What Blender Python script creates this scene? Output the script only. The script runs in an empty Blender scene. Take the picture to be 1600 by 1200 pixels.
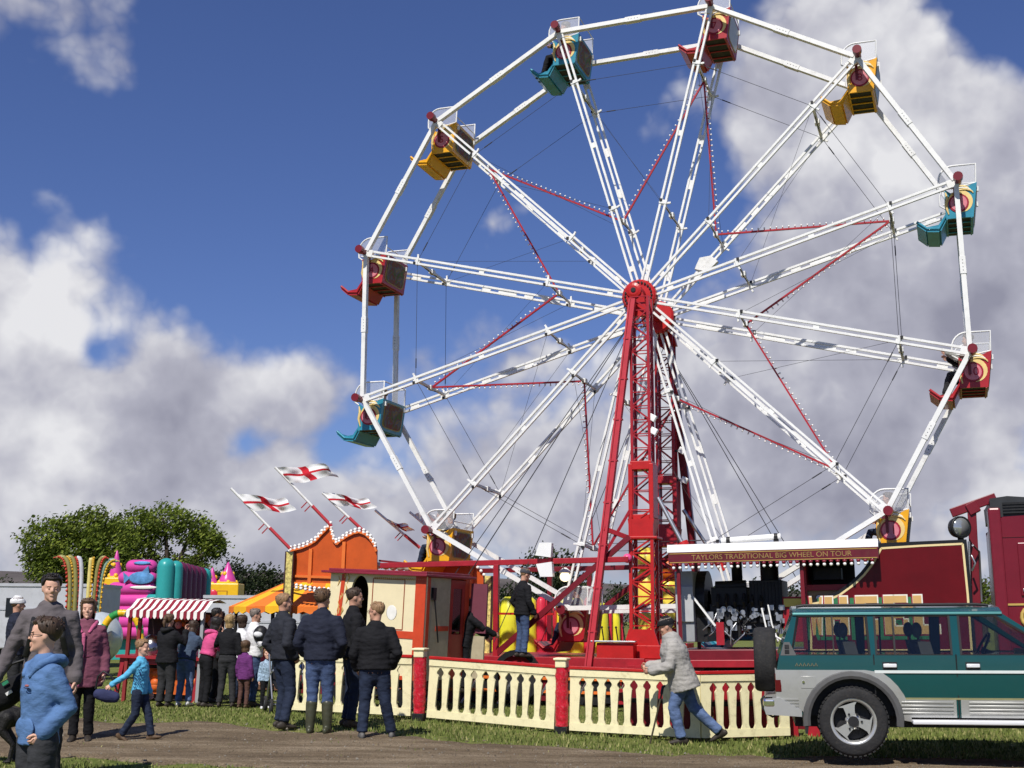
import bpy, bmesh, math, random
from math import sin, cos, pi, radians as RAD, sqrt, atan2
from mathutils import Vector as V, Matrix as M, noise as NZ
# ---------------------------------------------------------------- camera
FPX, PITCH, ROLL, CAMH = 1977.0, RAD(10.46), RAD(0.4), 1.55
scene = bpy.context.scene
cam_d = bpy.data.cameras.new('camera'); cam = bpy.data.objects.new('camera', cam_d)
scene.collection.objects.link(cam); scene.camera = cam
cam_d.sensor_width = 36; cam_d.lens = 36 * FPX / 1600; cam_d.clip_start = .1; cam_d.clip_end = 4000
cam.matrix_world = M.Translation((0, 0, CAMH)) @ M.Rotation(pi/2 + PITCH, 4, 'X') @ M.Rotation(ROLL, 4, 'Z')
# ---------------------------------------------------------------- world and sun
SUN_AZ_VEC = V((-.36, -.93)).normalized(); SUN_EL = RAD(50)
scene.view_settings.view_transform = 'Standard'; scene.view_settings.look = 'None'
scene.view_settings.exposure = 0.15; scene.view_settings.gamma = 1
world = bpy.data.worlds.new('World'); scene.world = world; world.use_nodes = True
def build_world():
    nt = world.node_tree; N = nt.nodes; L = nt.links
    bg = N['Background']; bg.inputs['Strength'].default_value = .064
    sky = N.new('ShaderNodeTexSky'); sky.sky_type = 'NISHITA'; sky.sun_disc = False
    sky.sun_elevation = SUN_EL
    sky.sun_rotation = atan2(SUN_AZ_VEC.x, SUN_AZ_VEC.y)
    sky.air_density = 1.0; sky.dust_density = .3; sky.ozone_density = 2.2
    tc = N.new('ShaderNodeTexCoord')
    def math_(op, a, b=None, clamp=False):
        n = N.new('ShaderNodeMath'); n.operation = op; n.use_clamp = clamp
        for i, v in enumerate((a, b)):
            if v is None: continue
            if isinstance(v, (int, float)): n.inputs[i].default_value = v
            else: L.new(v, n.inputs[i])
        return n.outputs[0]
    sep = N.new('ShaderNodeSeparateXYZ'); L.new(tc.outputs['Generated'], sep.inputs[0])
    # cloud sheet: directions are flattened so that the clouds stretch towards the horizon
    zc = math_('ADD', math_('MAXIMUM', sep.outputs[2], 0.0), .22)
    cx = math_('DIVIDE', sep.outputs[0], zc); cy = math_('DIVIDE', sep.outputs[1], zc)
    comb = N.new('ShaderNodeCombineXYZ'); L.new(cx, comb.inputs[0]); L.new(cy, comb.inputs[1])
    def noise(vec, scale, detail, rough, dist=0., off=(0, 0, 0)):
        mp = N.new('ShaderNodeMapping'); L.new(vec, mp.inputs[0]); mp.inputs['Location'].default_value = off
        n = N.new('ShaderNodeTexNoise'); L.new(mp.outputs[0], n.inputs['Vector'])
        n.inputs['Scale'].default_value = scale; n.inputs['Detail'].default_value = detail
        n.inputs['Roughness'].default_value = rough; n.inputs['Distortion'].default_value = dist
        return n.outputs['Fac']
    def dirv(px, py):
        p = at(px, py, 1.) - V((0, 0, CAMH)); return p.normalized()
    def blob(px, py, rad_px, w, sx=1., sy=1.):
        d = dirv(px, py)
        sub = N.new('ShaderNodeVectorMath'); sub.operation = 'SUBTRACT'
        L.new(tc.outputs['Generated'], sub.inputs[0]); sub.inputs[1].default_value = d
        sc = N.new('ShaderNodeVectorMath'); sc.operation = 'MULTIPLY'; L.new(sub.outputs[0], sc.inputs[0])
        sc.inputs[1].default_value = (1/sx, 1/sx, 1/sy)
        ln = N.new('ShaderNodeVectorMath'); ln.operation = 'LENGTH'; L.new(sc.outputs[0], ln.inputs[0])
        t = math_('DIVIDE', ln.outputs['Value'], rad_px / FPX)
        t = math_('SUBTRACT', 1., t, True)
        t = math_('MULTIPLY', math_('MULTIPLY', t, t), w)
        return t
    G = tc.outputs['Generated']
    lv = (V((-.45, -.35, .82))).normalized()
    def shifted(k):
        ad = N.new('ShaderNodeVectorMath'); ad.operation = 'ADD'; L.new(G, ad.inputs[0]); ad.inputs[1].default_value = lv*k; return ad.outputs[0]
    def billow(vec, scale, off):
        n = noise(vec, scale, 2, .45, 0, off); return math_('ABSOLUTE', math_('SUBTRACT', math_('MULTIPLY', n, 2.), 1.))
    def texture(vec):
        """large masses with rounded puffs of three sizes on them"""
        t = math_('MULTIPLY', math_('SUBTRACT', noise(vec, 3.6, 5, .55, 0, (3.1, .4, 1.7)), .5), 1.7)
        for sc, am, of in ((7.5, .75, (1., 2., .3)), (15., .46, (4., .2, 3.)), (31., .27, (.7, 5., 2.)), (64., .14, (2., 1., 6.))):
            t = math_('ADD', t, math_('MULTIPLY', math_('SUBTRACT', billow(vec, sc, of), .22), am))
        return t
    tex = texture(G); tex2 = texture(shifted(.022))
    total = tex
    for b in CLOUDS: total = math_('ADD', total, blob(*b))
    hz = math_('MULTIPLY', math_('SUBTRACT', .17, sep.outputs[2], True), 2.6)     # a bank of cloud low over the horizon everywhere
    total = math_('ADD', total, hz)
    mask = N.new('ShaderNodeMapRange'); mask.interpolation_type = 'SMOOTHSTEP'
    L.new(total, mask.inputs[0]); mask.inputs[1].default_value = .0; mask.inputs[2].default_value = .50
    lum = math_('MULTIPLY', math_('SUBTRACT', tex, tex2), .78)                   # sunward side of each puff is brighter
    thick = math_('SUBTRACT', total, .5, True)
    lum = math_('SUBTRACT', math_('ADD', lum, .56), math_('MULTIPLY', thick, .22))
    lum = math_('ADD', lum, math_('MULTIPLY', math_('SUBTRACT', noise(G, 5., 4, .5, 0, (9., 3., 1.)), .5), .55))
    for b in LIGHTS: lum = math_('ADD', lum, blob(*b))
    cr = N.new('ShaderNodeValToRGB'); L.new(lum, cr.inputs[0])
    e = cr.color_ramp.elements
    e[0].position = .12; e[0].color = (4.1, 4.15, 5.3, 1)
    e[1].position = .88; e[1].color = (11.2, 11.2, 11.6, 1)
    m = e.new(.48); m.color = (6.3, 6.35, 7.5, 1)
    tint = N.new('ShaderNodeMix'); tint.data_type = 'RGBA'; tint.blend_type = 'MULTIPLY'
    tint.inputs['Factor'].default_value = 1; L.new(sky.outputs[0], tint.inputs['A']); tint.inputs['B'].default_value = SKY_TINT
    mix = N.new('ShaderNodeMix'); mix.data_type = 'RGBA'
    L.new(mask.outputs[0], mix.inputs['Factor']); L.new(tint.outputs['Result'], mix.inputs['A']); L.new(cr.outputs[0], mix.inputs['B'])
    L.new(mix.outputs['Result'], bg.inputs['Color'])
SKY_TINT = (.74, .83, 1.28, 1)
#          px    py   radius weight  stretch
CLOUDS = [(110, 590, 420, .85, 1., .85), (20, 510, 220, .7), (330, 640, 330, .55, 1., .75), (480, 620, 190, .45), (60, 10, 300, .60, 1., .8), (200, 110, 170, .75),
          (1420, 190, 420, 1.1), (1290, 60, 280, .75, 1.2, .8), (1560, 330, 420, 1.0), (1480, 560, 440, 1.0, 1.1, .9), (1200, 640, 380, .85), (1180, 170, 200, .5), (1400, 700, 400, .8),
          (850, 560, 260, .5, 1.2, .8), (770, 350, 110, .75), (660, 560, 120, .45), (1250, 430, 220, .45), (900, 720, 460, .7, 1.6, .7), (300, 760, 400, .4, 1.6, .7), (1600, 30, 190, -.8), (1530, 10, 200, -.6),
          (430, 330, 420, -.85), (640, 120, 640, -.8), (1110, 370, 150, -.5), (330, 230, 320, -.4), (900, 60, 300, -.4), (150, 550, 110, -1.0), (380, 690, 120, -.9), (520, 690, 120, -.8), (620, 730, 110, -.5), (940, 480, 130, -.4)]
LIGHTS = [(70, 490, 240, .55), (1410, 250, 260, .55), (1310, 60, 170, .3), (100, 690, 120, .35), (1500, 500, 220, -.26), (1540, 380, 150, -.08), (420, 570, 150, .15), (250, 630, 240, -.22), (60, 780, 260, .12), (880, 590, 160, .2), (1250, 560, 150, .2), (1330, 780, 260, -.25), (900, 780, 300, -.15)]
def at(px, py, Y):
    """world point at depth Y (metres in front of the camera) seen at photograph pixel px, py"""
    a, b = px - 800, py - 600
    u = cos(ROLL)*a + sin(ROLL)*b; v = -sin(ROLL)*a + cos(ROLL)*b
    zc = -v/FPX; d = V((u/FPX, cos(PITCH) - sin(PITCH)*zc, sin(PITCH) + cos(PITCH)*zc))
    return V((0, 0, CAMH)) + d*(Y/d.y)
build_world()
sun_d = bpy.data.lights.new('sun', 'SUN'); sun = bpy.data.objects.new('sun', sun_d); scene.collection.objects.link(sun)
sun_d.energy = 4.7; sun_d.angle = RAD(.55); sun_d.color = (1, .955, .88)
sdir = V((SUN_AZ_VEC.x*cos(SUN_EL), SUN_AZ_VEC.y*cos(SUN_EL), sin(SUN_EL))).normalized()
sun.rotation_euler = sdir.to_track_quat('Z', 'Y').to_euler()
# ---------------------------------------------------------------- helpers
random.seed(7); rnd = random.uniform
COL = scene.collection
def terrain(x, y):
    wy = math.exp(-((y - 18)/3.2)**2)
    l = max(0., min(1., (2.3 - x)/5.2)); l = l*l*(3 - 2*l)
    r = max(0., min(1., (x - 2.3)/4.)); r = r*r*(3 - 2*r)
    return wy*(.17*l + .10*r) + .018*NZ.noise(V((x*.35, y*.35, 2.)))
def gnd(px, Y, dz=0.):
    x = at(px, 1120, Y).x
    return V((x, Y, terrain(x, Y) + dz))
class MB:
    """collects shapes for ONE mesh object"""
    def __init__(s): s.v = []; s.f = []; s.m = []; s.sm = []
    def add(s, vs, fs, mi=0, smooth=False):
        o = len(s.v); s.v += [V(p) for p in vs]
        for f in fs: s.f.append([i + o for i in f]); s.m.append(mi); s.sm.append(smooth)
        return s
    def box(s, c, size, mi=0, R=None):
        c = V(c); hx, hy, hz = [a/2 for a in size]
        vs = [V((sx*hx, sy*hy, sz*hz)) for sx in (-1, 1) for sy in (-1, 1) for sz in (-1, 1)]
        if R is not None: vs = [R @ p for p in vs]
        return s.add([p + c for p in vs], [(0,1,3,2),(4,6,7,5),(0,4,5,1),(2,3,7,6),(0,2,6,4),(1,5,7,3)], mi)
    def b2(s, x0, x1, y0, y1, z0, z1, mi=0):
        return s.box(((x0+x1)/2, (y0+y1)/2, (z0+z1)/2), (abs(x1-x0), abs(y1-y0), abs(z1-z0)), mi)
    def bar(s, a, b, w, h=None, mi=0, up=(0, 0, 1)):
        a, b = V(a), V(b); h = w if h is None else h; d = (b - a)
        if d.length < 1e-6: return s
        d.normalize(); u = V(up)
        if abs(d.dot(u)) > .99: u = V((0, 1, 0)) if abs(d.y) < .9 else V((1, 0, 0))
        x = d.cross(u).normalized(); z = x.cross(d)
        vs = [p + x*sx*w/2 + z*sz*h/2 for p in (a, b) for sx, sz in ((-1,-1),(1,-1),(1,1),(-1,1))]
        return s.add(vs, [(0,1,2,3),(7,6,5,4),(0,4,5,1),(1,5,6,2),(2,6,7,3),(3,7,4,0)], mi)
    def tube(s, pts, r, n=8, mi=0, caps=True, closed=False):
        pts = [V(p) for p in pts]; k = len(pts); rr = r if isinstance(r, (list, tuple)) else [r]*k
        rings = []; ref = None
        for i, p in enumerate(pts):
            if closed: d = pts[(i+1) % k] - pts[i-1]
            else: d = pts[min(i+1, k-1)] - pts[max(i-1, 0)]
            d = d.normalized() if d.length > 1e-9 else V((0, 0, 1))
            if ref is None:
                ref = V((0, 0, 1)) if abs(d.z) < .9 else V((1, 0, 0))
            x = d.cross(ref).normalized(); z = x.cross(d).normalized(); ref = z
            rings.append([p + (x*cos(2*pi*j/n) + z*sin(2*pi*j/n))*rr[i] for j in range(n)])
        vs = [q for g in rings for q in g]; fs = []
        for i in range(k if closed else k - 1):
            a = i*n; b = ((i+1) % k)*n
            for j in range(n): fs.append((a+j, a+(j+1) % n, b+(j+1) % n, b+j))
        s.add(vs, fs, mi, True)
        if caps and not closed:
            s.add(rings[0], [tuple(range(n))][::-1], mi); s.add(rings[-1], [tuple(range(n))], mi)
        return s
    def lathe(s, prof, o=(0, 0, 0), n=20, mi=0, axis='Z', smooth=True):
        o = V(o); vs = []
        for r, h in prof:
            for j in range(n):
                a = 2*pi*j/n
                p = {'Z': V((r*cos(a), r*sin(a), h)), 'Y': V((r*cos(a), h, r*sin(a))), 'X': V((h, r*cos(a), r*sin(a)))}[axis]
                vs.append(o + p)
        fs = []
        for i in range(len(prof)-1):
            for j in range(n): fs.append((i*n+j, i*n+(j+1) % n, (i+1)*n+(j+1) % n, (i+1)*n+j))
        s.add(vs, fs, mi, smooth)
        return s
    def sphere(s, c, r, mi=0, n=12, m=8, R=None):
        c = V(c); r = (r, r, r) if isinstance(r, (int, float)) else r; vs = []
        for i in range(m+1):
            t = pi*i/m
            for j in range(n):
                a = 2*pi*j/n; p = V((r[0]*sin(t)*cos(a), r[1]*sin(t)*sin(a), r[2]*cos(t)))
                if R is not None: p = R @ p
                vs.append(c + p)
        fs = [(i*n+j, (i+1)*n+j, (i+1)*n+(j+1) % n, i*n+(j+1) % n) for i in range(m) for j in range(n)]
        return s.add(vs, fs, mi, True)
    def prism(s, outline, d, mi=0, plane='XZ', o=(0, 0, 0)):
        """2D outline extruded from d[0] to d[1] on the third axis"""
        o = V(o); n = len(outline)
        def m3(p, t): return o + {'XZ': V((p[0], t, p[1])), 'XY': V((p[0], p[1], t)), 'YZ': V((t, p[0], p[1]))}[plane]
        vs = [m3(p, d[0]) for p in outline] + [m3(p, d[1]) for p in outline]
        fs = [(i, (i+1) % n, n+(i+1) % n, n+i) for i in range(n)]
        s.add(vs, fs, mi); s.add(vs[:n], [tuple(range(n))[::-1]], mi); s.add(vs[n:], [tuple(range(n))], mi)
        return s
    def mesh(s, name, mats):
        me = bpy.data.meshes.new(name); me.from_pydata([tuple(p) for p in s.v], [], s.f)
        for m in (mats if isinstance(mats, (list, tuple)) else [mats]): me.materials.append(m)
        me.polygons.foreach_set('material_index', s.m); me.polygons.foreach_set('use_smooth', s.sm); 
        bm = bmesh.new(); bm.from_mesh(me); bmesh.ops.recalc_face_normals(bm, faces=bm.faces); bm.to_mesh(me); bm.free()
        me.update(); return me
    def build(s, name, mats, parent=None, bevel=0., loc=None, keep=False):
        me = bpy.data.meshes.new(name) if False else s.mesh(name, mats)
        ob = bpy.data.objects.new(name, me); COL.objects.link(ob)
        if parent: ob.parent = parent
        if loc is not None: ob.location = loc
        if bevel:
            b = ob.modifiers.new('edge', 'BEVEL'); b.width = bevel; b.segments = 2; b.limit_method = 'ANGLE'; b.angle_limit = RAD(40)
        return ob
def tag(o, label=None, cat=None, group=None, kind=None):
    if label: o['label'] = label
    if cat: o['category'] = cat
    if group: o['group'] = group
    if kind: o['kind'] = kind
    return o
def thing(name, label, cat, loc=(0, 0, 0), rz=0., group=None, mat=None):
    o = bpy.data.objects.new(name, None); COL.objects.link(o); o.empty_display_size = .3
    if mat is not None: o.matrix_world = mat
    else: o.location = loc; o.rotation_euler = (0, 0, rz)
    return tag(o, label, cat, group)
def copy_tree(o, parent=None):
    c = o.copy(); COL.objects.link(c)
    if parent: c.parent = parent
    for ch in list(o.children): copy_tree(ch, c)
    return c
def text_obj(txt, size, mat, parent, M4, depth=.004, name='lettering', sx=1.):
    cu = bpy.data.curves.new(name, 'FONT'); cu.body = txt; cu.size = size; cu.extrude = depth; cu.align_x = 'CENTER'; cu.align_y = 'CENTER'
    tmp = bpy.data.objects.new('tmp', cu); COL.objects.link(tmp)
    o = bpy.data.objects.new(name, bpy.data.meshes.new(name)); COL.objects.link(o); o.parent = parent
    JOBS.append((dict(ob=tmp, wrinkle=0, seed=0, extra=None, M=M4 @ M.Diagonal((sx, 1, 1, 1))), o, [mat])); return o
JOBS = []
def flush():
    """one evaluation turns every voxel-joined body, garment and lettering into a plain mesh"""
    dg = bpy.context.evaluated_depsgraph_get()
    outs = [bpy.data.meshes.new_from_object(t['ob'].evaluated_get(dg)) for t, o, m in JOBS]
    for (t, o, m), me in zip(JOBS, outs):
        src = t['ob']; d = src.data; bpy.data.objects.remove(src)
        if 'M' in t: me.transform(t['M'])
        else: me.polygons.foreach_set('use_smooth', [True]*len(me.polygons))
        if t['wrinkle']:
            k, sd = t['wrinkle'], t['seed']
            for v in me.vertices:
                q = v.co; w = NZ.noise(V((q.x*9 + sd, q.y*9, q.z*24))) + .6*NZ.noise(V((q.x*16, q.y*16 + sd, q.z*30 + q.x*14))); v.co += v.normal*w*k
        if t['extra']:
            bm = bmesh.new(); bm.from_mesh(me)
            for f in bm.faces: f.material_index = 0
            bm.from_mesh(t['extra'].mesh('x', [])); 
            n = len(bm.faces); bm.to_mesh(me); bm.free(); mi = t['extra'].m; o0 = n - len(mi)
            for i, k in enumerate(mi): me.polygons[o0 + i].material_index = k; me.polygons[o0 + i].use_smooth = True
        me.materials.clear()
        for x in m: me.materials.append(x)
        me.name = o.name; old = o.data; o.data = me; bpy.data.meshes.remove(old)
    JOBS.clear()
# ---------------------------------------------------------------- materials
_mats = {}
def mat(name, col, rough=.55, metal=0., var=.12, scale=6., bump=0., bscale=40., spec=.32, dirt=0., coat=0., grime=(.12, .09, .06), stretch=None):
    if name in _mats: return _mats[name]
    m = bpy.data.materials.new(name); m.use_nodes = True; nt = m.node_tree; N = nt.nodes; L = nt.links
    p = N['Principled BSDF']; p.inputs['Roughness'].default_value = rough; p.inputs['Metallic'].default_value = metal
    p.inputs['Specular IOR Level'].default_value = spec; p.inputs['Coat Weight'].default_value = coat
    tc = N.new('ShaderNodeTexCoord'); vec = tc.outputs['Object']
    if stretch:
        mp = N.new('ShaderNodeMapping'); L.new(vec, mp.inputs[0]); mp.inputs['Scale'].default_value = stretch; vec = mp.outputs[0]
    n = N.new('ShaderNodeTexNoise'); L.new(vec, n.inputs['Vector']); n.inputs['Scale'].default_value = scale
    n.inputs['Detail'].default_value = 6; n.inputs['Roughness'].default_value = .65
    cr = N.new('ShaderNodeValToRGB'); L.new(n.outputs['Fac'], cr.inputs[0])
    c = V(col[:3]); lo = c*(1-var); hi = c*(1+var*.8)
    cr.color_ramp.elements[0].position = .3; cr.color_ramp.elements[0].color = (*lo, 1)
    cr.color_ramp.elements[1].position = .7; cr.color_ramp.elements[1].color = (*[min(1, x) for x in hi], 1)
    out = cr.outputs[0]
    if dirt:
        n2 = N.new('ShaderNodeTexNoise'); L.new(vec, n2.inputs['Vector']); n2.inputs['Scale'].default_value = scale*2.3
        n2.inputs['Detail'].default_value = 8; n2.inputs['Roughness'].default_value = .75
        mr = N.new('ShaderNodeMapRange'); L.new(n2.outputs['Fac'], mr.inputs[0]); mr.inputs[1].default_value = .52; mr.inputs[2].default_value = .75; mr.inputs[4].default_value = dirt
        mx = N.new('ShaderNodeMix'); mx.data_type = 'RGBA'; L.new(mr.outputs[0], mx.inputs['Factor']); L.new(out, mx.inputs['A']); mx.inputs['B'].default_value = (*grime, 1)
        out = mx.outputs['Result']
    L.new(out, p.inputs['Base Color'])
    if bump:
        n3 = N.new('ShaderNodeTexNoise'); L.new(vec, n3.inputs['Vector']); n3.inputs['Scale'].default_value = bscale; n3.inputs['Detail'].default_value = 4
        b = N.new('ShaderNodeBump'); b.inputs['Strength'].default_value = bump; b.inputs['Distance'].default_value = .02; L.new(n3.outputs['Fac'], b.inputs['Height']); L.new(b.outputs[0], p.inputs['Normal'])
    _mats[name] = m; return m
def glass_mat(name, tint, alpha, rough=.05, refl=.8):
    if name in _mats: return _mats[name]
    m = bpy.data.materials.new(name); m.use_nodes = True; nt = m.node_tree; N = nt.nodes; L = nt.links
    N.remove(N['Principled BSDF']); t = N.new('ShaderNodeBsdfTransparent'); t.inputs[0].default_value = (*tint, 1)
    g = N.new('ShaderNodeBsdfGlossy'); g.inputs['Roughness'].default_value = rough; g.inputs[0].default_value = (1, 1, 1, 1)
    fr = N.new('ShaderNodeFresnel'); fr.inputs[0].default_value = 1.5
    mr = N.new('ShaderNodeMath'); mr.operation = 'MULTIPLY_ADD'; L.new(fr.outputs[0], mr.inputs[0]); mr.inputs[1].default_value = refl; mr.inputs[2].default_value = alpha
    nz = N.new('ShaderNodeTexNoise'); nz.inputs['Scale'].default_value = 3.
    mx = N.new('ShaderNodeMixShader'); L.new(mr.outputs[0], mx.inputs[0]); L.new(t.outputs[0], mx.inputs[1]); L.new(g.outputs[0], mx.inputs[2])
    L.new(mx.outputs[0], N['Material Output'].inputs['Surface']); _mats[name] = m; return m
def emit_mat(name, col, s):
    m = bpy.data.materials.new(name); m.use_nodes = True; p = m.node_tree.nodes['Principled BSDF']
    p.inputs['Base Color'].default_value = (*col, 1); p.inputs['Emission Color'].default_value = (*col, 1); p.inputs['Emission Strength'].default_value = s; return m
WHITE = mat('white_paint', (.72, .72, .70), .42, var=.06, scale=3, dirt=.35, grime=(.30, .27, .22))
WHITE_OLD = mat('weathered_white_paint', (.70, .70, .68), .5, var=.1, scale=4, dirt=.6, grime=(.25, .22, .18))
RED = mat('red_paint', (.34, .016, .026), .38, var=.18, scale=5, dirt=.35, grime=(.12, .02, .02))
BRIGHT_RED = mat('bright_red_paint', (.44, .016, .016), .35, var=.15, scale=5, dirt=.3, grime=(.15, .02, .02))
DARK_RED = mat('dark_red_paint', (.16, .012, .02), .32, var=.18, scale=3, dirt=.25, grime=(.05, .01, .01))
MAROON = mat('maroon_paint', (.22, .018, .035), .3, var=.15, scale=3, dirt=.2, grime=(.06, .01, .01), coat=.3)
CREAM = mat('cream_paint', (.80, .73, .45), .5, var=.07, scale=5, dirt=.65, grime=(.40, .33, .18))
CREAM2 = mat('pale_cream_paint', (.76, .66, .42), .45, var=.05, scale=4, dirt=.2, grime=(.5, .42, .26))
YELLOW = mat('yellow_paint', (.72, .36, .02), .38, var=.12, scale=5, dirt=.3, grime=(.3, .14, .01))
BLACK = mat('black_metal', (.012, .012, .013), .5, var=.4, scale=9, dirt=.4, grime=(.05, .045, .04))
RUBBER = mat('tyre_rubber', (.02, .02, .021), .85, var=.3, scale=12, dirt=.5, grime=(.08, .065, .05), bump=.3)
STEEL = mat('bare_steel', (.45, .46, .47), .35, .8, var=.12, scale=9, dirt=.3)
GREY = mat('grey_paint', (.30, .31, .32), .5, var=.1, scale=4, dirt=.3)
CABLE = mat('steel_cable', (.05, .05, .055), .6, .3, var=.1)
def leaf_mat(name, col):
    m = mat(name, col, .7, var=.35, scale=.9, spec=.25); nt = m.node_tree; N = nt.nodes; L = nt.links; p = N['Principled BSDF']
    src = p.inputs['Base Color'].links[0].from_socket; t = N.new('ShaderNodeBsdfTranslucent'); L.new(src, t.inputs[0])
    mx = N.new('ShaderNodeMixShader'); mx.inputs[0].default_value = .32; L.new(p.outputs[0], mx.inputs[1]); L.new(t.outputs[0], mx.inputs[2]); L.new(mx.outputs[0], N['Material Output'].inputs['Surface']); return m
BULB = mat('white_bulb', (.85, .84, .80), .25, var=.03)
# ================================================================ THE SETTING
def ground_material():
    m = bpy.data.materials.new('grass_ground'); m.use_nodes = True; nt = m.node_tree; N = nt.nodes; L = nt.links
    p = N['Principled BSDF']; p.inputs['Roughness'].default_value = .95; p.inputs['Specular IOR Level'].default_value = .15
    tc = N.new('ShaderNodeTexCoord')
    def nz(scale, det, rough):
        n = N.new('ShaderNodeTexNoise'); L.new(tc.outputs['Object'], n.inputs['Vector']); n.inputs['Scale'].default_value = scale
        n.inputs['Detail'].default_value = det; n.inputs['Roughness'].default_value = rough; return n.outputs['Fac']
    def ramp(f, st):
        c = N.new('ShaderNodeValToRGB'); L.new(f, c.inputs[0]); e = c.color_ramp.elements
        e[0].position, e[0].color = st[0][0], (*st[0][1], 1); e[1].position, e[1].color = st[-1][0], (*st[-1][1], 1)
        for q, col in st[1:-1]: x = e.new(q); x.color = (*col, 1)
        return c.outputs[0]
    a = ramp(nz(9, 8, .75), [(.3, (.07, .085, .022)), (.5, (.14, .16, .045)), (.68, (.24, .23, .085))])
    b = ramp(nz(.6, 5, .6), [(.35, (.75, .85, .6)), (.65, (1.15, 1.1, 1.1))])
    mx = N.new('ShaderNodeMix'); mx.data_type = 'RGBA'; mx.blend_type = 'MULTIPLY'; mx.inputs['Factor'].default_value = 1
    L.new(a, mx.inputs['A']); L.new(b, mx.inputs['B'])
    # bare earth patches
    e = nz(1.7, 7, .7); mr = N.new('ShaderNodeMapRange'); L.new(e, mr.inputs[0]); mr.inputs[1].default_value = .60; mr.inputs[2].default_value = .72; mr.inputs[4].default_value = .6
    m2 = N.new('ShaderNodeMix'); m2.data_type = 'RGBA'; L.new(mr.outputs[0], m2.inputs['Factor']); L.new(mx.outputs['Result'], m2.inputs['A']); m2.inputs['B'].default_value = (.16, .12, .08, 1)
    L.new(m2.outputs['Result'], p.inputs['Base Color'])
    bp = N.new('ShaderNodeBump'); bp.inputs['Strength'].default_value = .6; bp.inputs['Distance'].default_value = .05; L.new(nz(22, 6, .7), bp.inputs['Height']); L.new(bp.outputs[0], p.inputs['Normal'])
    return m
def dirt_material():
    m = bpy.data.materials.new('dry_dirt'); m.use_nodes = True; nt = m.node_tree; N = nt.nodes; L = nt.links
    p = N['Principled BSDF']; p.inputs['Roughness'].default_value = .95; p.inputs['Specular IOR Level'].default_value = .1
    tc = N.new('ShaderNodeTexCoord'); mp = N.new('ShaderNodeMapping'); L.new(tc.outputs['Object'], mp.inputs[0]); mp.inputs['Scale'].default_value = (.28, 1.3, 1); mp.inputs['Rotation'].default_value = (0, 0, .17)
    def nz(vec, scale, det, rough):
        n = N.new('ShaderNodeTexNoise'); L.new(vec, n.inputs['Vector']); n.inputs['Scale'].default_value = scale
        n.inputs['Detail'].default_value = det; n.inputs['Roughness'].default_value = rough; return n.outputs['Fac']
    c = N.new('ShaderNodeValToRGB'); L.new(nz(mp.outputs[0], 2.2, 9, .72), c.inputs[0]); e = c.color_ramp.elements
    e[0].position = .32; e[0].color = (.10, .075, .05, 1); e[1].position = .68; e[1].color = (.29, .235, .165, 1); x = e.new(.48); x.color = (.175, .135, .09, 1)
    c2 = N.new('ShaderNodeValToRGB'); L.new(nz(tc.outputs['Object'], 40, 6, .8), c2.inputs[0]); e = c2.color_ramp.elements
    e[0].position = .35; e[0].color = (.45, .45, .45, 1); e[1].position = .72; e[1].color = (1.6, 1.55, 1.5, 1)
    mx = N.new('ShaderNodeMix'); mx.data_type = 'RGBA'; mx.blend_type = 'MULTIPLY'; mx.inputs['Factor'].default_value = 1; L.new(c.outputs[0], mx.inputs['A']); L.new(c2.outputs[0], mx.inputs['B'])
    L.new(mx.outputs['Result'], p.inputs['Base Color'])
    bp = N.new('ShaderNodeBump'); bp.inputs['Strength'].default_value = .8; bp.inputs['Distance'].default_value = .04; L.new(nz(tc.outputs['Object'], 14, 8, .75), bp.inputs['Height']); L.new(bp.outputs[0], p.inputs['Normal'])
    return m
def make_ground():
    mb = MB()
    xs = [-900, -300, -120, -60, -35, -22] + [-16 + .8*i for i in range(41)] + [22, 35, 60, 120, 300, 900]
    ys = [-60, -20, 0, 5, 8] + [10 + .6*i for i in range(34)] + [32, 36, 42, 50, 60, 80, 110, 150, 220, 350, 600, 1200, 2500]
    vs = [V((x, y, terrain(x, y))) for y in ys for x in xs]; n = len(xs)
    fs = [(j*n+i, j*n+i+1, (j+1)*n+i+1, (j+1)*n+i) for j in range(len(ys)-1) for i in range(n-1)]
    mb.add(vs, fs, 0, True); o = mb.build('ground', ground_material()); tag(o, kind='structure')
    tag(o, 'grass field with bare earth patches under the whole fair')
make_ground()
# the worn vehicle track: far and near edge of the strip as (px, depth) taken off the photograph's ground
def track_edge(x):
    far = 17.6 - .30*(x + 6.5) if x < 2 else 15.05 - .22*(x - 2)
    near = 14.35 - .32*(x + 6.) if x < -1 else 12.75 - .12*(x + 1)
    return far, near
def make_track():
    mb = MB(); nx, ny = 150, 22; vs = []
    for i in range(nx+1):
        x = -17 + 34*i/nx; f, n_ = track_edge(max(-8.5, min(9, x)))
        f += .55*NZ.noise(V((x*.9, 3, 0))) + .25*NZ.noise(V((x*3.1, 7, 0))); n_ += .5*NZ.noise(V((x*.8, 13, 0))) + .28*NZ.noise(V((x*2.9, 5, 0)))
        for j in range(ny+1):
            y = n_ + (f - n_)*j/ny
            rut = -.022*math.exp(-((j/ny - .30)/.09)**2) - .022*math.exp(-((j/ny - .68)/.09)**2)
            vs.append(V((x, y, terrain(x, y) + (-.03 if j in (0, ny) else .034 + .5*rut + .010*NZ.noise(V((x*4, y*4, 1)))))))
    fs = [(i*(ny+1)+j, (i+1)*(ny+1)+j, (i+1)*(ny+1)+j+1, i*(ny+1)+j+1) for i in range(nx) for j in range(ny)]
    mb.add(vs, fs, 0, True)
    # clods and stones
    # skirt down into the turf so that the track has an edge
    o = mb.build('dirt_track', dirt_material()); tag(o, 'worn brown dirt track rutted across the foreground grass', kind='structure')
make_track()
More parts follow.
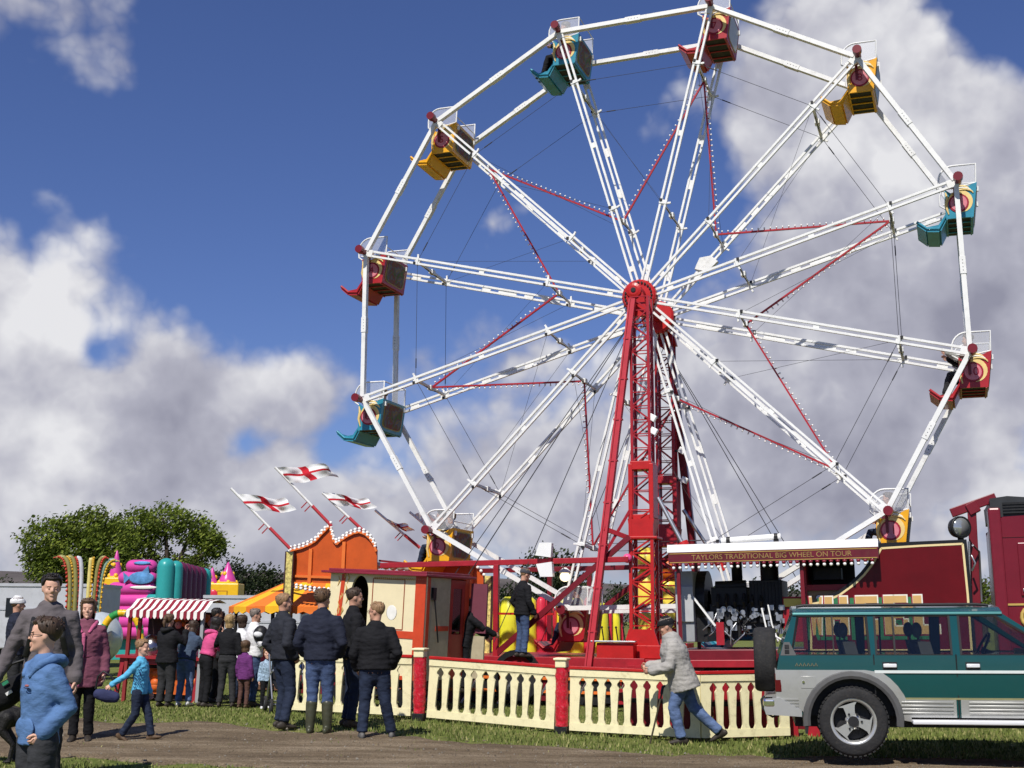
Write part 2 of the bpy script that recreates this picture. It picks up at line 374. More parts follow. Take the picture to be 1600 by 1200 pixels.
G_MATS = [mat('grass_blade_dark', (.09, .115, .028), .8, var=.3, scale=2, spec=.2), mat('grass_blade', (.145, .18, .042), .8, var=.3, scale=2, spec=.2), mat('grass_blade_pale', (.30, .285, .115), .8, var=.25, scale=2, spec=.2)]
def make_grass():
    mb = MB(); R = random.Random(3); cnt = 0
    while cnt < 62000:
        Y = 1/R.uniform(1/34, 1/11.8); x = R.uniform(-.46, .46)*Y
        f, n_ = track_edge(max(-8.5, min(9, x)))
        if n_ - .15 < Y < f + .1:
            d = min(Y - n_, f - Y)
            if R.random() > (.07 if NZ.noise(V((x*1.3, Y*2.2, 5))) > .1 else .015) + 1.6*max(0, .34 - d)*(1 if NZ.noise(V((x*1.6, Y*1.6, 9))) > 0 else .2): continue
        cnt += 1
        tall = 1.0 + .9*max(0, NZ.noise(V((x*1.1, Y*1.1, 4)))) + (.5 if 14.5 < Y < 18.5 and x > -3 else 0)
        h = R.uniform(.016, .040)*tall; w = R.uniform(.006, .012)*(1 + Y/30); a = R.uniform(0, pi*2); z = terrain(x, Y)
        dx, dy = cos(a)*w, sin(a)*w; lx, ly = R.uniform(-.5, .5)*h, R.uniform(-.5, .5)*h
        k = 1 if R.random() < .5 else (0 if R.random() < .6 else 2)
        mb.add([(x-dx, Y-dy, z-.01), (x+dx, Y+dy, z-.01), (x+lx, Y+ly, z+h)], [(0, 1, 2)], k)
    me = bpy.data.meshes.new('grass'); me.from_pydata([tuple(p) for p in mb.v], [], mb.f)
    for m in G_MATS: me.materials.append(m)
    me.polygons.foreach_set('material_index', mb.m)
    o = bpy.data.objects.new('grass', me); COL.objects.link(o); tag(o, 'short green grass blades and tufts across the field', 'grass', kind='stuff')
make_grass()
def make_stones():
    mb = MB(); R = random.Random(17)
    for i in range(3200):
        x = R.uniform(-7, 7); f, n_ = track_edge(x); Y = R.uniform(n_ - .1, f + .2); r = .006 + .016*R.random()**3
        c = V((x, Y, terrain(x, Y) + .034)); q = [c + V((R.uniform(.6, 1)*r*cos(a), R.uniform(.6, 1)*r*sin(a), -.004)) for a in (0, 1.6, 3.1, 4.7)]; mb.add(q + [c + V((0, 0, r*R.uniform(.5, 1)))], [(0, 1, 4), (1, 2, 4), (2, 3, 4), (3, 0, 4)], R.choice((0, 0, 1)))
    o = mb.build('track_stones', [mat('clod', (.13, .10, .07), .95, var=.4), mat('stone', (.20, .18, .145), .9, var=.3)]); tag(o, 'loose stones and clods scattered over the dirt track', 'stones', kind='stuff')
make_stones()
def make_hill():
    mb = MB(); nx, ny = 60, 8; vs = []
    for i in range(nx+1):
        x = -900 + 1500*i/nx
        for j in range(ny+1):
            y = 560 + 500*j/ny; t = j/ny
            ridge = 31 + 9*NZ.noise(V((x*.004, 2, 0))) - 13*max(0, (x + 60)/400)
            vs.append(V((x, y, -2 + max(0, ridge)*sin(min(1, t*1.6)*pi/2))))
    fs = [(i*(ny+1)+j, (i+1)*(ny+1)+j, (i+1)*(ny+1)+j+1, i*(ny+1)+j+1) for i in range(nx) for j in range(ny)]
    mb.add(vs, fs, 0, True)
    o = mb.build('hill', mat('moorland', (.115, .10, .095), .95, var=.45, scale=.02, spec=.05, dirt=.7, grime=(.055, .065, .045))); tag(o, 'brown moorland hill on the far skyline', kind='structure')
make_hill()
# ---------------------------------------------------------------- trees
BARK = mat('bark', (.055, .042, .03), .9, var=.35, scale=4, bump=.6)
def leaf_mats(tagname, a, b, c):
    def lm(n, col):
        return leaf_mat(n, col)
    return [lm(tagname+'_leaf_deep', a), lm(tagname+'_leaf', b), lm(tagname+'_leaf_light', c)]
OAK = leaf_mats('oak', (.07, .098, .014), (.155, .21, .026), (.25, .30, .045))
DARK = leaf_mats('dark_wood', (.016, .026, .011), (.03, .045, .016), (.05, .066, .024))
def crown(mb, blobs, leaf, per, R, seed):
    """leaves in small twig clumps over and through each limb's cloud of foliage"""
    for (c, r) in blobs:
        c = V(c); k = int(per*r[0]*r[2]); nclump = max(8, k//16)
        for q in range(nclump):
            d = V((R.gauss(0, 1), R.gauss(0, 1), R.gauss(0, 1))).normalized()
            rr = R.uniform(.45, 1.04)**.6
            if NZ.noise(d*2.3 + c*.4 + V((seed, 0, 0))) < -.22: continue
            cc = c + V((d.x*r[0], d.y*r[1], d.z*r[2]))*rr*(1 + .28*NZ.noise(d*3.1 + c))
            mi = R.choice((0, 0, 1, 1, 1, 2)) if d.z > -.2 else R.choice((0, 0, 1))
            for _ in range(15):
                p = cc + V((R.gauss(0, 1), R.gauss(0, 1), R.gauss(0, .8)))*leaf*1.5
                n = V((R.gauss(0, 1), R.gauss(0, 1), R.gauss(0, 1) + .6)).normalized(); u = n.orthogonal().normalized()*leaf*R.uniform(.5, 1.0); w = n.cross(u)*R.uniform(.5, .8)
                mb.add([p-u*.9, p-w*.7+u*.1, p+u, p+w*.7+u*.1], [(0, 1, 2, 3)], mi if R.random() < .8 else R.choice((0, 1, 2)))
def fast_leaves(mb, name, mats, parent):
    me = bpy.data.meshes.new(name); me.from_pydata([tuple(p) for p in mb.v], [], mb.f)
    for m in mats: me.materials.append(m)
    me.polygons.foreach_set('material_index', mb.m); me.update()
    o = bpy.data.objects.new(name, me); COL.objects.link(o); o.parent = parent; return o
def tree(name, label, cat, px, Y, blobs_px, mats, leaf, per, trunk_r, group=None, seed=1, depth=.8, base_z=0):
    """crown given as (px, py, half width px, half height px) blobs at depth Y; each gets real depth"""
    R = random.Random(seed); base = at(px, 960, Y); base.z = base_z
    root = thing(name, label, cat, base, 0, group); s = Y/FPX; blobs = []
    for (bx, by, rx, rz) in blobs_px:
        c = at(bx, by, Y) - base; c.y += R.uniform(-.5, .5)*rx*s*depth; blobs.append((c, (rx*s, rx*s*depth, rz*s)))
    lv = MB(); crown(lv, blobs, leaf, per, R, seed); fast_leaves(lv, 'crown', mats, root)
    tb = MB(); top = sum((b[0].z for b in blobs))/len(blobs)
    fork = V((0, 0, top*.45)); tb.tube([(0, 0, -.3), (0, 0, .25*fork.z), fork*.7, fork], [trunk_r*1.5, trunk_r*1.1, trunk_r, trunk_r*.9], 9)
    for c, r in blobs:
        mid = fork.lerp(c, .55) + V((0, 0, .06*top)); tb.tube([fork*.9, mid, c, c + V((R.uniform(-.5, .5)*r[0], 0, r[2]*.7))], [trunk_r*.55, trunk_r*.34, trunk_r*.18, trunk_r*.06], 6)
        for q in range(4):
            e = c + V((R.uniform(-.9, .9)*r[0], R.uniform(-.9, .9)*r[1], R.uniform(-.4, .9)*r[2])); tb.tube([mid.lerp(c, .6), c.lerp(e, .5) + V((0, 0, .1)), e], [trunk_r*.17, trunk_r*.1, trunk_r*.03], 5)
    tb.build('trunk', BARK, root)
    return root
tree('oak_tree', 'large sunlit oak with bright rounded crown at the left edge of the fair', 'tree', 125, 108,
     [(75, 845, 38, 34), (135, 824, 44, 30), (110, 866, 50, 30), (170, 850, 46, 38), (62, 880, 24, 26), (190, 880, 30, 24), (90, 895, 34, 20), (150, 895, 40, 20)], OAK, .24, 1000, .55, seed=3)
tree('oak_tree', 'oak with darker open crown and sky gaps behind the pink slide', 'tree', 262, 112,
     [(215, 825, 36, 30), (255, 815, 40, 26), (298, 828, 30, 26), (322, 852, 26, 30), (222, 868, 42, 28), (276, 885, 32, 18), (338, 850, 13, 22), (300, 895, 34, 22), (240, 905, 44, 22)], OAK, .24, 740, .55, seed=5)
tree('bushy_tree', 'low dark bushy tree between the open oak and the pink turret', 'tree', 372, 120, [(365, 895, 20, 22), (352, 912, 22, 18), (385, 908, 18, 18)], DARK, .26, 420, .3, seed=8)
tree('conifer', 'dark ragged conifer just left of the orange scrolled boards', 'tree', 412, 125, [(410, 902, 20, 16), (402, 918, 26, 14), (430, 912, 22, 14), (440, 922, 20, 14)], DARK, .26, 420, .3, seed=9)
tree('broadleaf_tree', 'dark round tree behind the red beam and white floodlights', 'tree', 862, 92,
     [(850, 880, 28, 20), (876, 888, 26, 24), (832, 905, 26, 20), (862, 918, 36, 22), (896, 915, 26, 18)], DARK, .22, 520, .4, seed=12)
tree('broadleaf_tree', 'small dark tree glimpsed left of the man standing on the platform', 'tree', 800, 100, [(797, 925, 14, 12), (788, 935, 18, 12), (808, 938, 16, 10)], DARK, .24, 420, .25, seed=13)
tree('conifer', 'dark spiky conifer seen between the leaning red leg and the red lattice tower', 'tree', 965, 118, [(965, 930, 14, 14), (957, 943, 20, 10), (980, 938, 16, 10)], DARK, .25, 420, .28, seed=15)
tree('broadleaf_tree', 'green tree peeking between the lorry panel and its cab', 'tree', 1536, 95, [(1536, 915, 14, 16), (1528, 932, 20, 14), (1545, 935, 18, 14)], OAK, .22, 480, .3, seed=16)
def far_wood():
    mb = MB(); R = random.Random(21)
    blobs = []
    x = -110
    while x < 140:
        Y = R.uniform(185, 230); h = R.uniform(4.5, 8.5)*(1.0 if x < 60 else .8)
        blobs.append(((x, Y, h*.5), (R.uniform(3.5, 6), 3, h*.55))); x += R.uniform(3, 6)
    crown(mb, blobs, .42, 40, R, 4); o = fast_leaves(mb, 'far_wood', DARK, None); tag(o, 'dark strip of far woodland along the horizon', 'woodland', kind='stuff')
far_wood()
# ================================================================ THE BIG WHEEL
PSI, AXT, WR, WW, PH = RAD(19.55), RAD(-1.86), 6.1, 1.566, RAD(13.77)
W_RT = V((cos(PSI), -sin(PSI), 0)); W_A0 = V((sin(PSI), cos(PSI), 0)); W_AX = W_A0*cos(AXT) + V((0, 0, sin(AXT))); W_UP = W_RT.cross(W_AX)
W_C = V((2.472, 23.76, 7.65))
W_M = M(((W_RT.x, W_AX.x, W_UP.x, W_C.x), (W_RT.y, W_AX.y, W_UP.y, W_C.y), (W_RT.z, W_AX.z, W_UP.z, W_C.z), (0, 0, 0, 1)))   # wheel frame: x along the rim plane, y along the axle away from the viewer, z up
# upright copy of that frame for everything standing on the ground
B_M = M(((W_RT.x, W_A0.x, 0, W_C.x), (W_RT.y, W_A0.y, 0, W_C.y), (0, 0, 1, 0), (0, 0, 0, 1)))
def wl(x, y, z): return W_M @ V((x, y, z))
def nodeang(k): return PH + RAD(30)*(k - 7)
def rim(k, r, y=0.): a = nodeang(k); return V((sin(a)*r, y, cos(a)*r))
NAMES = {1: 'red', 2: 'yellow', 3: 'teal', 4: 'red', 5: 'yellow', 6: 'teal', 7: 'red', 8: 'yellow', 9: 'teal', 10: 'red', 11: 'yellow', 12: 'teal'}
def make_wheel():
    root = thing('big_wheel', 'giant white big wheel with double spokes, red hub and twelve gondolas', 'big wheel', mat=W_M)
    hm = [BRIGHT_RED, RED, BLACK]
    for y0, s in ((0, -1), (WW, 1)):                                   # two hubs
        h = MB(); h.lathe([(.0, -.16), (.30, -.16), (.335, -.12), (.335, .12), (.30, .16), (0, .16)], (0, y0, 0), 24, 0, 'Y', False)
        h.lathe([(.0, -.14), (.13, -.14), (.15, -.10), (.15, .14), (.17, .16), (0, .16)], (0, y0 + s*.28, 0), 16, 1, 'Y', False)
        h.lathe([(.0, -.01), (.075, -.01), (.075, .04), (0, .04)], (0, y0 + s*.45, 0), 12, 2, 'Y', False)
        for k in range(24):
            a = 2*pi*k/24; h.lathe([(0, -.02), (.022, -.02), (.022, .02), (0, .02)], (.26*cos(a), y0 + s*.165, .26*sin(a)), 6, 2, 'Y', False)
            h.sphere((.34*cos(a), y0 + (.06 if k % 2 else -.06), .34*sin(a)), .02, 2, 6, 4)
        h.build('hub', hm, root)
    ax = MB(); ax.tube([(0, .12, 0), (0, WW - .12, 0)], .11, 14, 0); ax.build('axle', RED, root)
    for y0 in (0, WW):
        for k in range(1, 13):
            sp = MB(); d = rim(k, 1); t = V((d.z, 0, -d.x)); n = V((0, 1, 0))
            for s in (-1, 1):
                sp.bar(d*.27 + t*s*.05 + n*y0, d*(WR - .10) + t*s*.05 + n*y0, .042, .055, 0, n)
            for rr in ((.62, 1.95, 3.4, 4.88) if not y0 else (.9, 1.95, 2.9, 3.9, 4.88, 5.6)):
                sp.box(d*rr + n*y0, (.11 if not y0 else .2, .03, .10), 0, M(((d.x, 0, t.x), (d.y, 1, t.y), (d.z, 0, t.z))))
            for rr in (1.95, 4.88):
                sp.box(d*rr + n*y0, (.055, .075, .155), 0, M(((d.x, 0, t.x), (d.y, 1, t.y), (d.z, 0, t.z)))); sp.bar(d*rr + t*.08 + n*y0, d*(rr+.02) + t*.15 + n*y0, .035, .035, 0); sp.box(d*(rr+.04) + n*(y0-.03) - t*.05, (.05, .05, .05), 1)
            if y0 and k in (8, 9, 10, 4, 3):                           # riveted filler plates on the rear spokes
                for rr in (1.2, 2.4, 3.4): sp.box(d*rr + n*y0, (.42, .02, .10), 0, M(((d.x, 0, t.x), (d.y, 1, t.y), (d.z, 0, t.z))))
            sp.box(d*(WR-.06) + n*y0, (.2, .075, .15), 0, M(((d.x, 0, t.x), (d.y, 1, t.y), (d.z, 0, t.z))))
            sp.build('spoke', [WHITE, BLACK], root)
            a, b = rim(k, WR, y0), rim(k + 1, WR, y0); e = (b - a).normalized()
            rb = MB(); rb.bar(a + e*.05, b - e*.05, .085, .105, 0, (0, 1, 0))
            mid = (a + b)/2; rb.bar(mid - e*.16, mid + e*.16, .105, .125, 0, (0, 1, 0))
            for q in (-.09, -.03, .04, .1): rb.sphere(mid + e*q + V((0, -.056 if not y0 else -.056, .0)), .012, 1, 6, 4)
            rb.build('rim_beam', [WHITE if not y0 else WHITE_OLD, BLACK], root)
    for k in range(1, 13):                                            # struts between the two sides, axle ends that carry the gondolas
        for rr, w in ((4.88, .05), (1.95, .035)):
            s_ = MB(); a, b = rim(k, rr, 0), rim(k, rr, WW); s_.bar(a, b, w, w, 0); m_ = (a + b)/2
            s_.box(m_, (.09, .16, .09), 0); s_.tube([a + V((0, .1, 0)), m_ + V((0, 0, -.05)), b - V((0, .1, 0))], .008, 5, 1)
            s_.build('cross_strut', [WHITE_OLD, BLACK], root)
        p = MB(); c0 = rim(k, WR); u = c0.normalized()*.04
        p.lathe([(0, -.30), (.085, -.30), (.085, -.17), (.06, -.15), (.06, .06), (0, .06)], c0 + u, 12, 0, 'Y', False)
        p.build('spindle', DARK_RED, root); p = MB(); c1 = rim(k, WR, WW); p.lathe([(0, -.06), (.06, -.06), (.06, .15), (.085, .17), (.085, .28), (0, .28)], c1 + u, 12, 0, 'Y', False)
        p.build('spindle', DARK_RED, root)
    # six pointed star of red light bars in the middle plane
    for k in (1, 3, 5, 7, 9, 11):
        for q in (-1, 1):
            a, b = rim(k, 4.85, WW*.5), rim(k + q, 1.95, WW*.5); e = (b - a).normalized(); side = e.cross(V((0, 1, 0)))
            if side.dot((a + b)/2) < 0 and False: side = -side
            lb = MB(); lb.bar(a, b, .032, .038, 0, (0, 1, 0)); L_ = (b - a).length; n = int(L_/.115)
            sg = 1 if q > 0 else -1
            for i in range(1, n):
                c = a + e*(L_*i/n); lb.tube([c + side*.02*sg, c + side*.045*sg], .010, 5, 0); lb.sphere(c + side*.058*sg, .019, 1, 6, 5)
            lb.build('light_bar', [RED, BULB], root)
    for y0 in (0, WW):                                                # tension cables round the wheel
        for k in range(1, 13):
            c = MB(); a, b = rim(k, 4.88, y0), rim(k + 1, 4.88, y0); c.tube([a, b], .005, 4, 0); e = (b - a).normalized(); c.tube([a + e*.25, a + e*.45], .012, 5, 0); c.build('tension_cable', CABLE, root)
    for k in range(1, 13):
        c = MB(); c.tube([rim(k, 4.88, 0), rim(k + 1, 1.95, WW)], .0035, 4, 0); c.tube([rim(k, 4.88, WW), rim(k + 1, 1.95, 0)], .0035, 4, 0); c.build('brace_wire', CABLE, root)
    # white cowl over the control box on spoke 8
    p = MB(); d = rim(8, 1); t = V((d.z, 0, -d.x)); c = d*1.45 + V((0, WW, 0)); p.prism([(-.22, -.12), (.02, -.2), (.2, -.05), (.2, .14), (-.1, .12)], (-.06, .06)); 
    for i in range(len(p.v)): p.v[i] = c + d*p.v[i].x + t*p.v[i].z + V((0, p.v[i].y, 0))
    p.build('control_cowl', WHITE_OLD, root)
    return root
big_wheel = make_wheel()
# ---------------------------------------------------------------- gondolas
PINK = mat('roundel_pink', (.62, .20, .24), .4, var=.12, scale=14)
ROUND_RED = mat('roundel_red', (.30, .01, .03), .4, var=.1)
GCOL = {'red': mat('gondola_red', (.36, .014, .02), .4, var=.15, scale=6, dirt=.25, grime=(.1, .01, .01), coat=.2), 'yellow': mat('gondola_yellow', (.75, .36, .008), .36, var=.1, scale=6, dirt=.2, grime=(.35, .15, .01), coat=.2),
        'teal': mat('gondola_teal', (.03, .23, .33), .36, var=.14, scale=6, dirt=.25, grime=(.02, .08, .1), coat=.2)}
SCROLL = mat('scroll_cream', (.74, .55, .22), .45, var=.1, scale=9)
SCROLL_W = mat('scroll_pale', (.75, .74, .66), .45, var=.08, scale=9)
UNDER = mat('gondola_underside_shade', (.03, .028, .02), .7, var=.35, scale=5, dirt=.6, grime=(.07, .05, .03))  # near-black colour carries the shade under the seat box
MESHM = None
def screen_mat():
    m = bpy.data.materials.new('wire_mesh_screen'); m.use_nodes = True; nt = m.node_tree; N = nt.nodes; L = nt.links
    p = N['Principled BSDF']; p.inputs['Base Color'].default_value = (.55, .56, .58, 1); p.inputs['Roughness'].default_value = .5; p.inputs['Metallic'].default_value = .3
    t = N.new('ShaderNodeBsdfTransparent'); mx = N.new('ShaderNodeMixShader'); tc = N.new('ShaderNodeTexCoord')
    mp = N.new('ShaderNodeMapping'); mp.inputs['Rotation'].default_value = (0, RAD(45), 0); L.new(tc.outputs['Object'], mp.inputs[0])
    ck = N.new('ShaderNodeTexBrick'); ck.inputs['Scale'].default_value = 30; ck.inputs['Mortar Size'].default_value = .012; ck.offset = 0
    nz = N.new('ShaderNodeTexNoise'); nz.inputs['Scale'].default_value = 60; L.new(mp.outputs[0], nz.inputs['Vector'])
    mr = N.new('ShaderNodeMapRange'); L.new(nz.outputs['Fac'], mr.inputs[0]); mr.inputs[3].default_value = .12; mr.inputs[4].default_value = .42
    L.new(mr.outputs[0], mx.inputs[0]); L.new(t.outputs[0], mx.inputs[1]); L.new(p.outputs[0], mx.inputs[2]); L.new(mx.outputs[0], N['Material Output'].inputs['Surface']); return m
MESHM = screen_mat()
def folk_paint(colname):
    """painted scenery panel on the gondola's back: patches of colour of its own"""
    m = bpy.data.materials.new('painted_panel'); m.use_nodes = True; nt = m.node_tree; N = nt.nodes; L = nt.links; p = N['Principled BSDF']; p.inputs['Roughness'].default_value = .65; p.inputs['Specular IOR Level'].default_value = .2
    tc = N.new('ShaderNodeTexCoord'); n = N.new('ShaderNodeTexNoise'); n.inputs['Scale'].default_value = 5.5; n.inputs['Detail'].default_value = 5; n.inputs['Distortion'].default_value = .8; L.new(tc.outputs['Object'], n.inputs['Vector'])
    c = N.new('ShaderNodeValToRGB'); L.new(n.outputs['Fac'], c.inputs[0]); e = c.color_ramp.elements
    e[0].position = .25; e[0].color = (.03, .07, .04, 1); e[1].position = .78; e[1].color = (.5, .32, .08, 1)
    for q, col in ((.40, (.10, .16, .05)), (.48, (.22, .05, .03)), (.56, (.10, .14, .17)), (.66, (.28, .18, .05))): x = e.new(q); x.color = (*col, 1)
    L.new(c.outputs[0], p.inputs['Base Color']); return m
FOLK = folk_paint('x')
GW = 1.12                                                              # gondola width along the axle
def rounded_quad(pts, cut=.18):
    out = []; n = len(pts)
    for i in range(n):
        a, b, c = V((*pts[i-1], 0)), V((*pts[i], 0)), V((*pts[(i+1) % n], 0))
        p, q = b.lerp(a, cut), b.lerp(c, cut)
        for t in (0, .33, .67, 1): r = p.lerp(b, t).lerp(b.lerp(q, t), t); out.append((r.x, r.y))
    return out
def make_gondola(k):
    cn = NAMES[k]; body_m = GCOL[cn]
    adj = {'red': 'red', 'yellow': 'yellow', 'teal': 'teal blue'}[cn]
    where = {1: 'hanging lowest, by the leaning red leg', 2: 'carrying two riders beside the red and white flags', 3: 'at the lower left of the wheel', 4: 'at the left extreme of the wheel above the lower teal one', 5: 'high on the left of the wheel',
             6: 'near the top, left of the topmost gondola', 7: 'at the very top of the wheel', 8: 'upper right, just right of the top', 9: 'at the right against white cloud', 10: 'with two riders waving their arms at the right extreme',
             11: 'low on the right, above the dark red lorry panel', 12: 'at the bottom right, hidden behind the engine'}[k]
    pos = rim(k, WR, WW*.5); root = thing('gondola', f'{adj} gondola numbered {k} {where}', 'gondola', W_M @ pos, -PSI, 'gondolas hanging from the big wheel')
    y0, y1 = -GW/2, GW/2
    side = [(-.20, -.02), (-.10, -.10), (.08, -.04), (.36, .07), (.31, -.30), (.27, -.58), (-.20, -.58), (-.215, -.30)]
    tub = MB()
    tub.prism(side, (y0, y0 + .04)); tub.prism(side, (y1 - .04, y1))
    tub.prism([(.36, .07), (.33, .07), (.235, -.58), (.27, -.58)], (y0 + .04, y1 - .04))          # back
    tub.prism([(-.20, -.58), (-.20, -.54), (.24, -.54), (.24, -.58)], (y0 + .04, y1 - .04), 1)    # floor of the seat box, shade below painted in as near-black
    tub.prism([(-.20, -.54), (-.16, -.54), (-.16, -.28), (-.20, -.28)], (y0 + .04, y1 - .04))     # seat front
    for yy in (y0+.25, 0, y1-.25): tub.b2(-.18, .25, yy-.015, yy+.015, -.605, -.582, 2)
    tub.b2(-.2, -.17, y0, y1, -.60, -.583, 2); tub.b2(.22, .25, y0, y1, -.60, -.583, 2)
    tub.build('tub', [body_m, UNDER, body_m], root, .008)
    st = MB(); st.b2(-.17, .24, y0 + .05, y1 - .05, -.33, -.26); st.prism([(.20, -.26), (.26, -.26), (.325, .02), (.28, .02)], (y0 + .05, y1 - .05)); st.build('seat', mat('seat_vinyl', (.10, .015, .02), .45), root, .02)
    fr = MB(); T = .035                                                       # bent footboard hung in front
    prof = [(-.20, -.52), (-.33, -.76), (-.54, -.74), (-.70, -.60)]
    for (a, b) in zip(prof[:-1], prof[1:]):
        d = V((b[0]-a[0], 0, b[1]-a[1])).normalized(); n = V((-d.z, 0, d.x))*T
        fr.prism([a, b, (b[0]+n.x, b[1]+n.z), (a[0]+n.x, a[1]+n.z)], (y0 + .06, y1 - .06))
    for yy in (y0 + .06, y1 - .06):                                            # side cheeks
        fr.tube([(-.20, yy, -.50), (-.33, yy, -.735), (-.54, yy, -.715), (-.715, yy, -.57)], .028, 6)
        fr.prism([(-.20, -.52), (-.33, -.76), (-.54, -.74), (-.58, -.69), (-.34, -.66), (-.20, -.46)], (yy - .012, yy + .012))
    fb = fr.build('footboard', body_m, root)
    up = MB(); up.prism([(-.215, -.56), (-.325, -.755), (-.332, -.751), (-.222, -.556)], (y0 + .16, y1 - .16)); up.build('lettered_strip', mat('strip_orange', (.35, .09, .02), .5, var=.5, scale=14), root)
    for yy in (y0 - .02, y1 + .02): hg = MB(); hg.bar((-.03, yy, .0), (-.02, yy, -.34), .05, .03); hg.bar((-.02, yy, 0), (-.02, (y0 if yy < 0 else y1)*1.36, 0), .06, .06); hg.build('hanger', DARK_RED, root)
    for yy in (y0 + .03, y1 - .03):                                            # white guard frames with mesh either side
        g = MB(); pts = [(.34, yy, .06), (.355, yy, .43), (-.04, yy, .43)] + [(-.04 - .26*sin(t), yy, .16 + .27*cos(t)) for t in [pi*.5*i/6 for i in range(1, 7)]] + [(-.30, yy, .02), (-.2, yy, -.05)]
        g.tube(pts, .017, 7, 0); g.tube([(.34, yy, .07), (-.05, yy, .0), (-.24, yy, .04)], .014, 6, 0); gf = g.build('guard_frame', WHITE, root)
        s_ = MB(); s_.prism([(p[0], p[2]) for p in pts[:-1]], (yy - .003, yy + .003)); s_.build('mesh_screen', MESHM, gf)
    bb = MB(); bb.tube([(.355, y0 + .05, .43), (.355, y1 - .05, .43)], .012, 6) if k in (1, 3, 6) else bb.tube([(.345, y0 + .05, .2), (.345, y1 - .05, .2)], .010, 6); bb.build('back_rail', WHITE, root)
    for yy in (y0 + .1, y1 - .1): lt = MB(); lt.box((.36, yy, -.03), (.05, .05, .09)); lt.build('bracket', WHITE, root)
    # painted roundel with the number, and scrolls
    cx, cz = .03, -.30
    for sgn, yy in ((-1, y0), (1, y1)):
        f = MB(); r_o = .235
        f.lathe([(0, -.004), (.175, -.004), (.175, .004), (0, .004)], (cx, yy + sgn*.009, cz), 28, 0, 'Y', False); f.build('roundel_rim', ROUND_RED, root)
        f = MB(); f.lathe([(0, -.004), (.145, -.004), (.145, .004), (0, .004)], (cx, yy + sgn*.016, cz), 28, 0, 'Y', False); f.build('roundel', PINK, root)
        sc = MB()                                                             # crescent flourish hugging the roundel
        pts = []
        for i in range(17):
            t = RAD(100 + 250*i/16); pts.append((cx + .178*cos(t - pi), cz + .178*sin(t - pi)))
        outer = [(cx + (.18 + .075*sin(pi*i/16))*cos(RAD(100 + 250*i/16) - pi), cz + (.18 + .075*sin(pi*i/16))*sin(RAD(100 + 250*i/16) - pi)) for i in range(17)]
        vs = [V((p[0], yy + sgn*.006, p[1])) for p in pts] + [V((p[0], yy + sgn*.006, p[1])) for p in outer]
        vs = [V((max(-.21, p.x), p.y, max(-.57, p.z))) for p in vs]
        sc.add(vs, [(i, i+1, 18+i, 17+i) for i in range(16)], 0)
        vs2 = [p + V((0, -sgn*.004, 0)) for p in vs]; sc.add(vs2, [(i, 17+i, 18+i, i+1) for i in range(16)], 0)
        for j in range(3):
            c = V((.06 + .03*j, 0, -.02 - .035*j)); a = [c + V((.17*cos(t), yy + sgn*.007, .10*sin(t) - .06)) for t in [pi*(.06 + .11*i) for i in range(8)]]
            sc.tube(a, [.010, .016, .02, .02, .018, .015, .012, .006], 6, 1 if j % 2 else 0)
        sc.tube([(-.19, yy + sgn*.006, -.08), (-.165, yy + sgn*.006, -.2), (-.19, yy + sgn*.006, -.34), (-.15, yy + sgn*.006, -.5)], [.012, .03, .03, .012], 6, 0)
        sc.build('scroll_painting', [SCROLL, SCROLL_W], root)
        R4 = M.Translation((cx, yy + sgn*.0225, cz)) @ (M.Rotation(pi/2, 4, 'X') if sgn < 0 else M.Rotation(pi, 4, 'Z') @ M.Rotation(pi/2, 4, 'X'))
        text_obj(str(k), .21, ROUND_RED, root, R4, .003, 'number')
    # back panel: cream bordered painting
    d = V((.27-.36, 0, -.58-.07)).normalized(); n = V((.65, 0, -.09)).normalized(); o = V((.36, 0, .07)); L_ = .65
    def bp(u, y, e): p = o + d*(L_*u) + n*e; return V((p.x, y, p.z))
    q = rounded_quad([(y0 + .10, .09), (y1 - .10, .09), (y1 - .10, .91), (y0 + .10, .91)], .2)
    def panel(name, q, e0, e1, m):
        p = MB(); vs = [bp(b, a, e0) for a, b in q] + [bp(b, a, e1) for a, b in q]; N_ = len(q)
        p.add(vs, [tuple(range(N_, 2*N_))] + [(i, (i+1) % N_, N_+(i+1) % N_, N_+i) for i in range(N_)], 0); return p.build(name, m, root)
    panel('panel_border', q, -.002, .008, mat('dull_gold', (.36, .27, .06), .45, var=.25, scale=12))
    panel('panel_painting', [((a)*.92, .5 + (b-.5)*.92) for a, b in q], 0, .013, FOLK if k not in (7, 8, 9) else mat('plain_back_paint', (.52, .53, .52), .4, var=.1))
    return root
GOND = {k: make_gondola(k) for k in range(1, 13)}
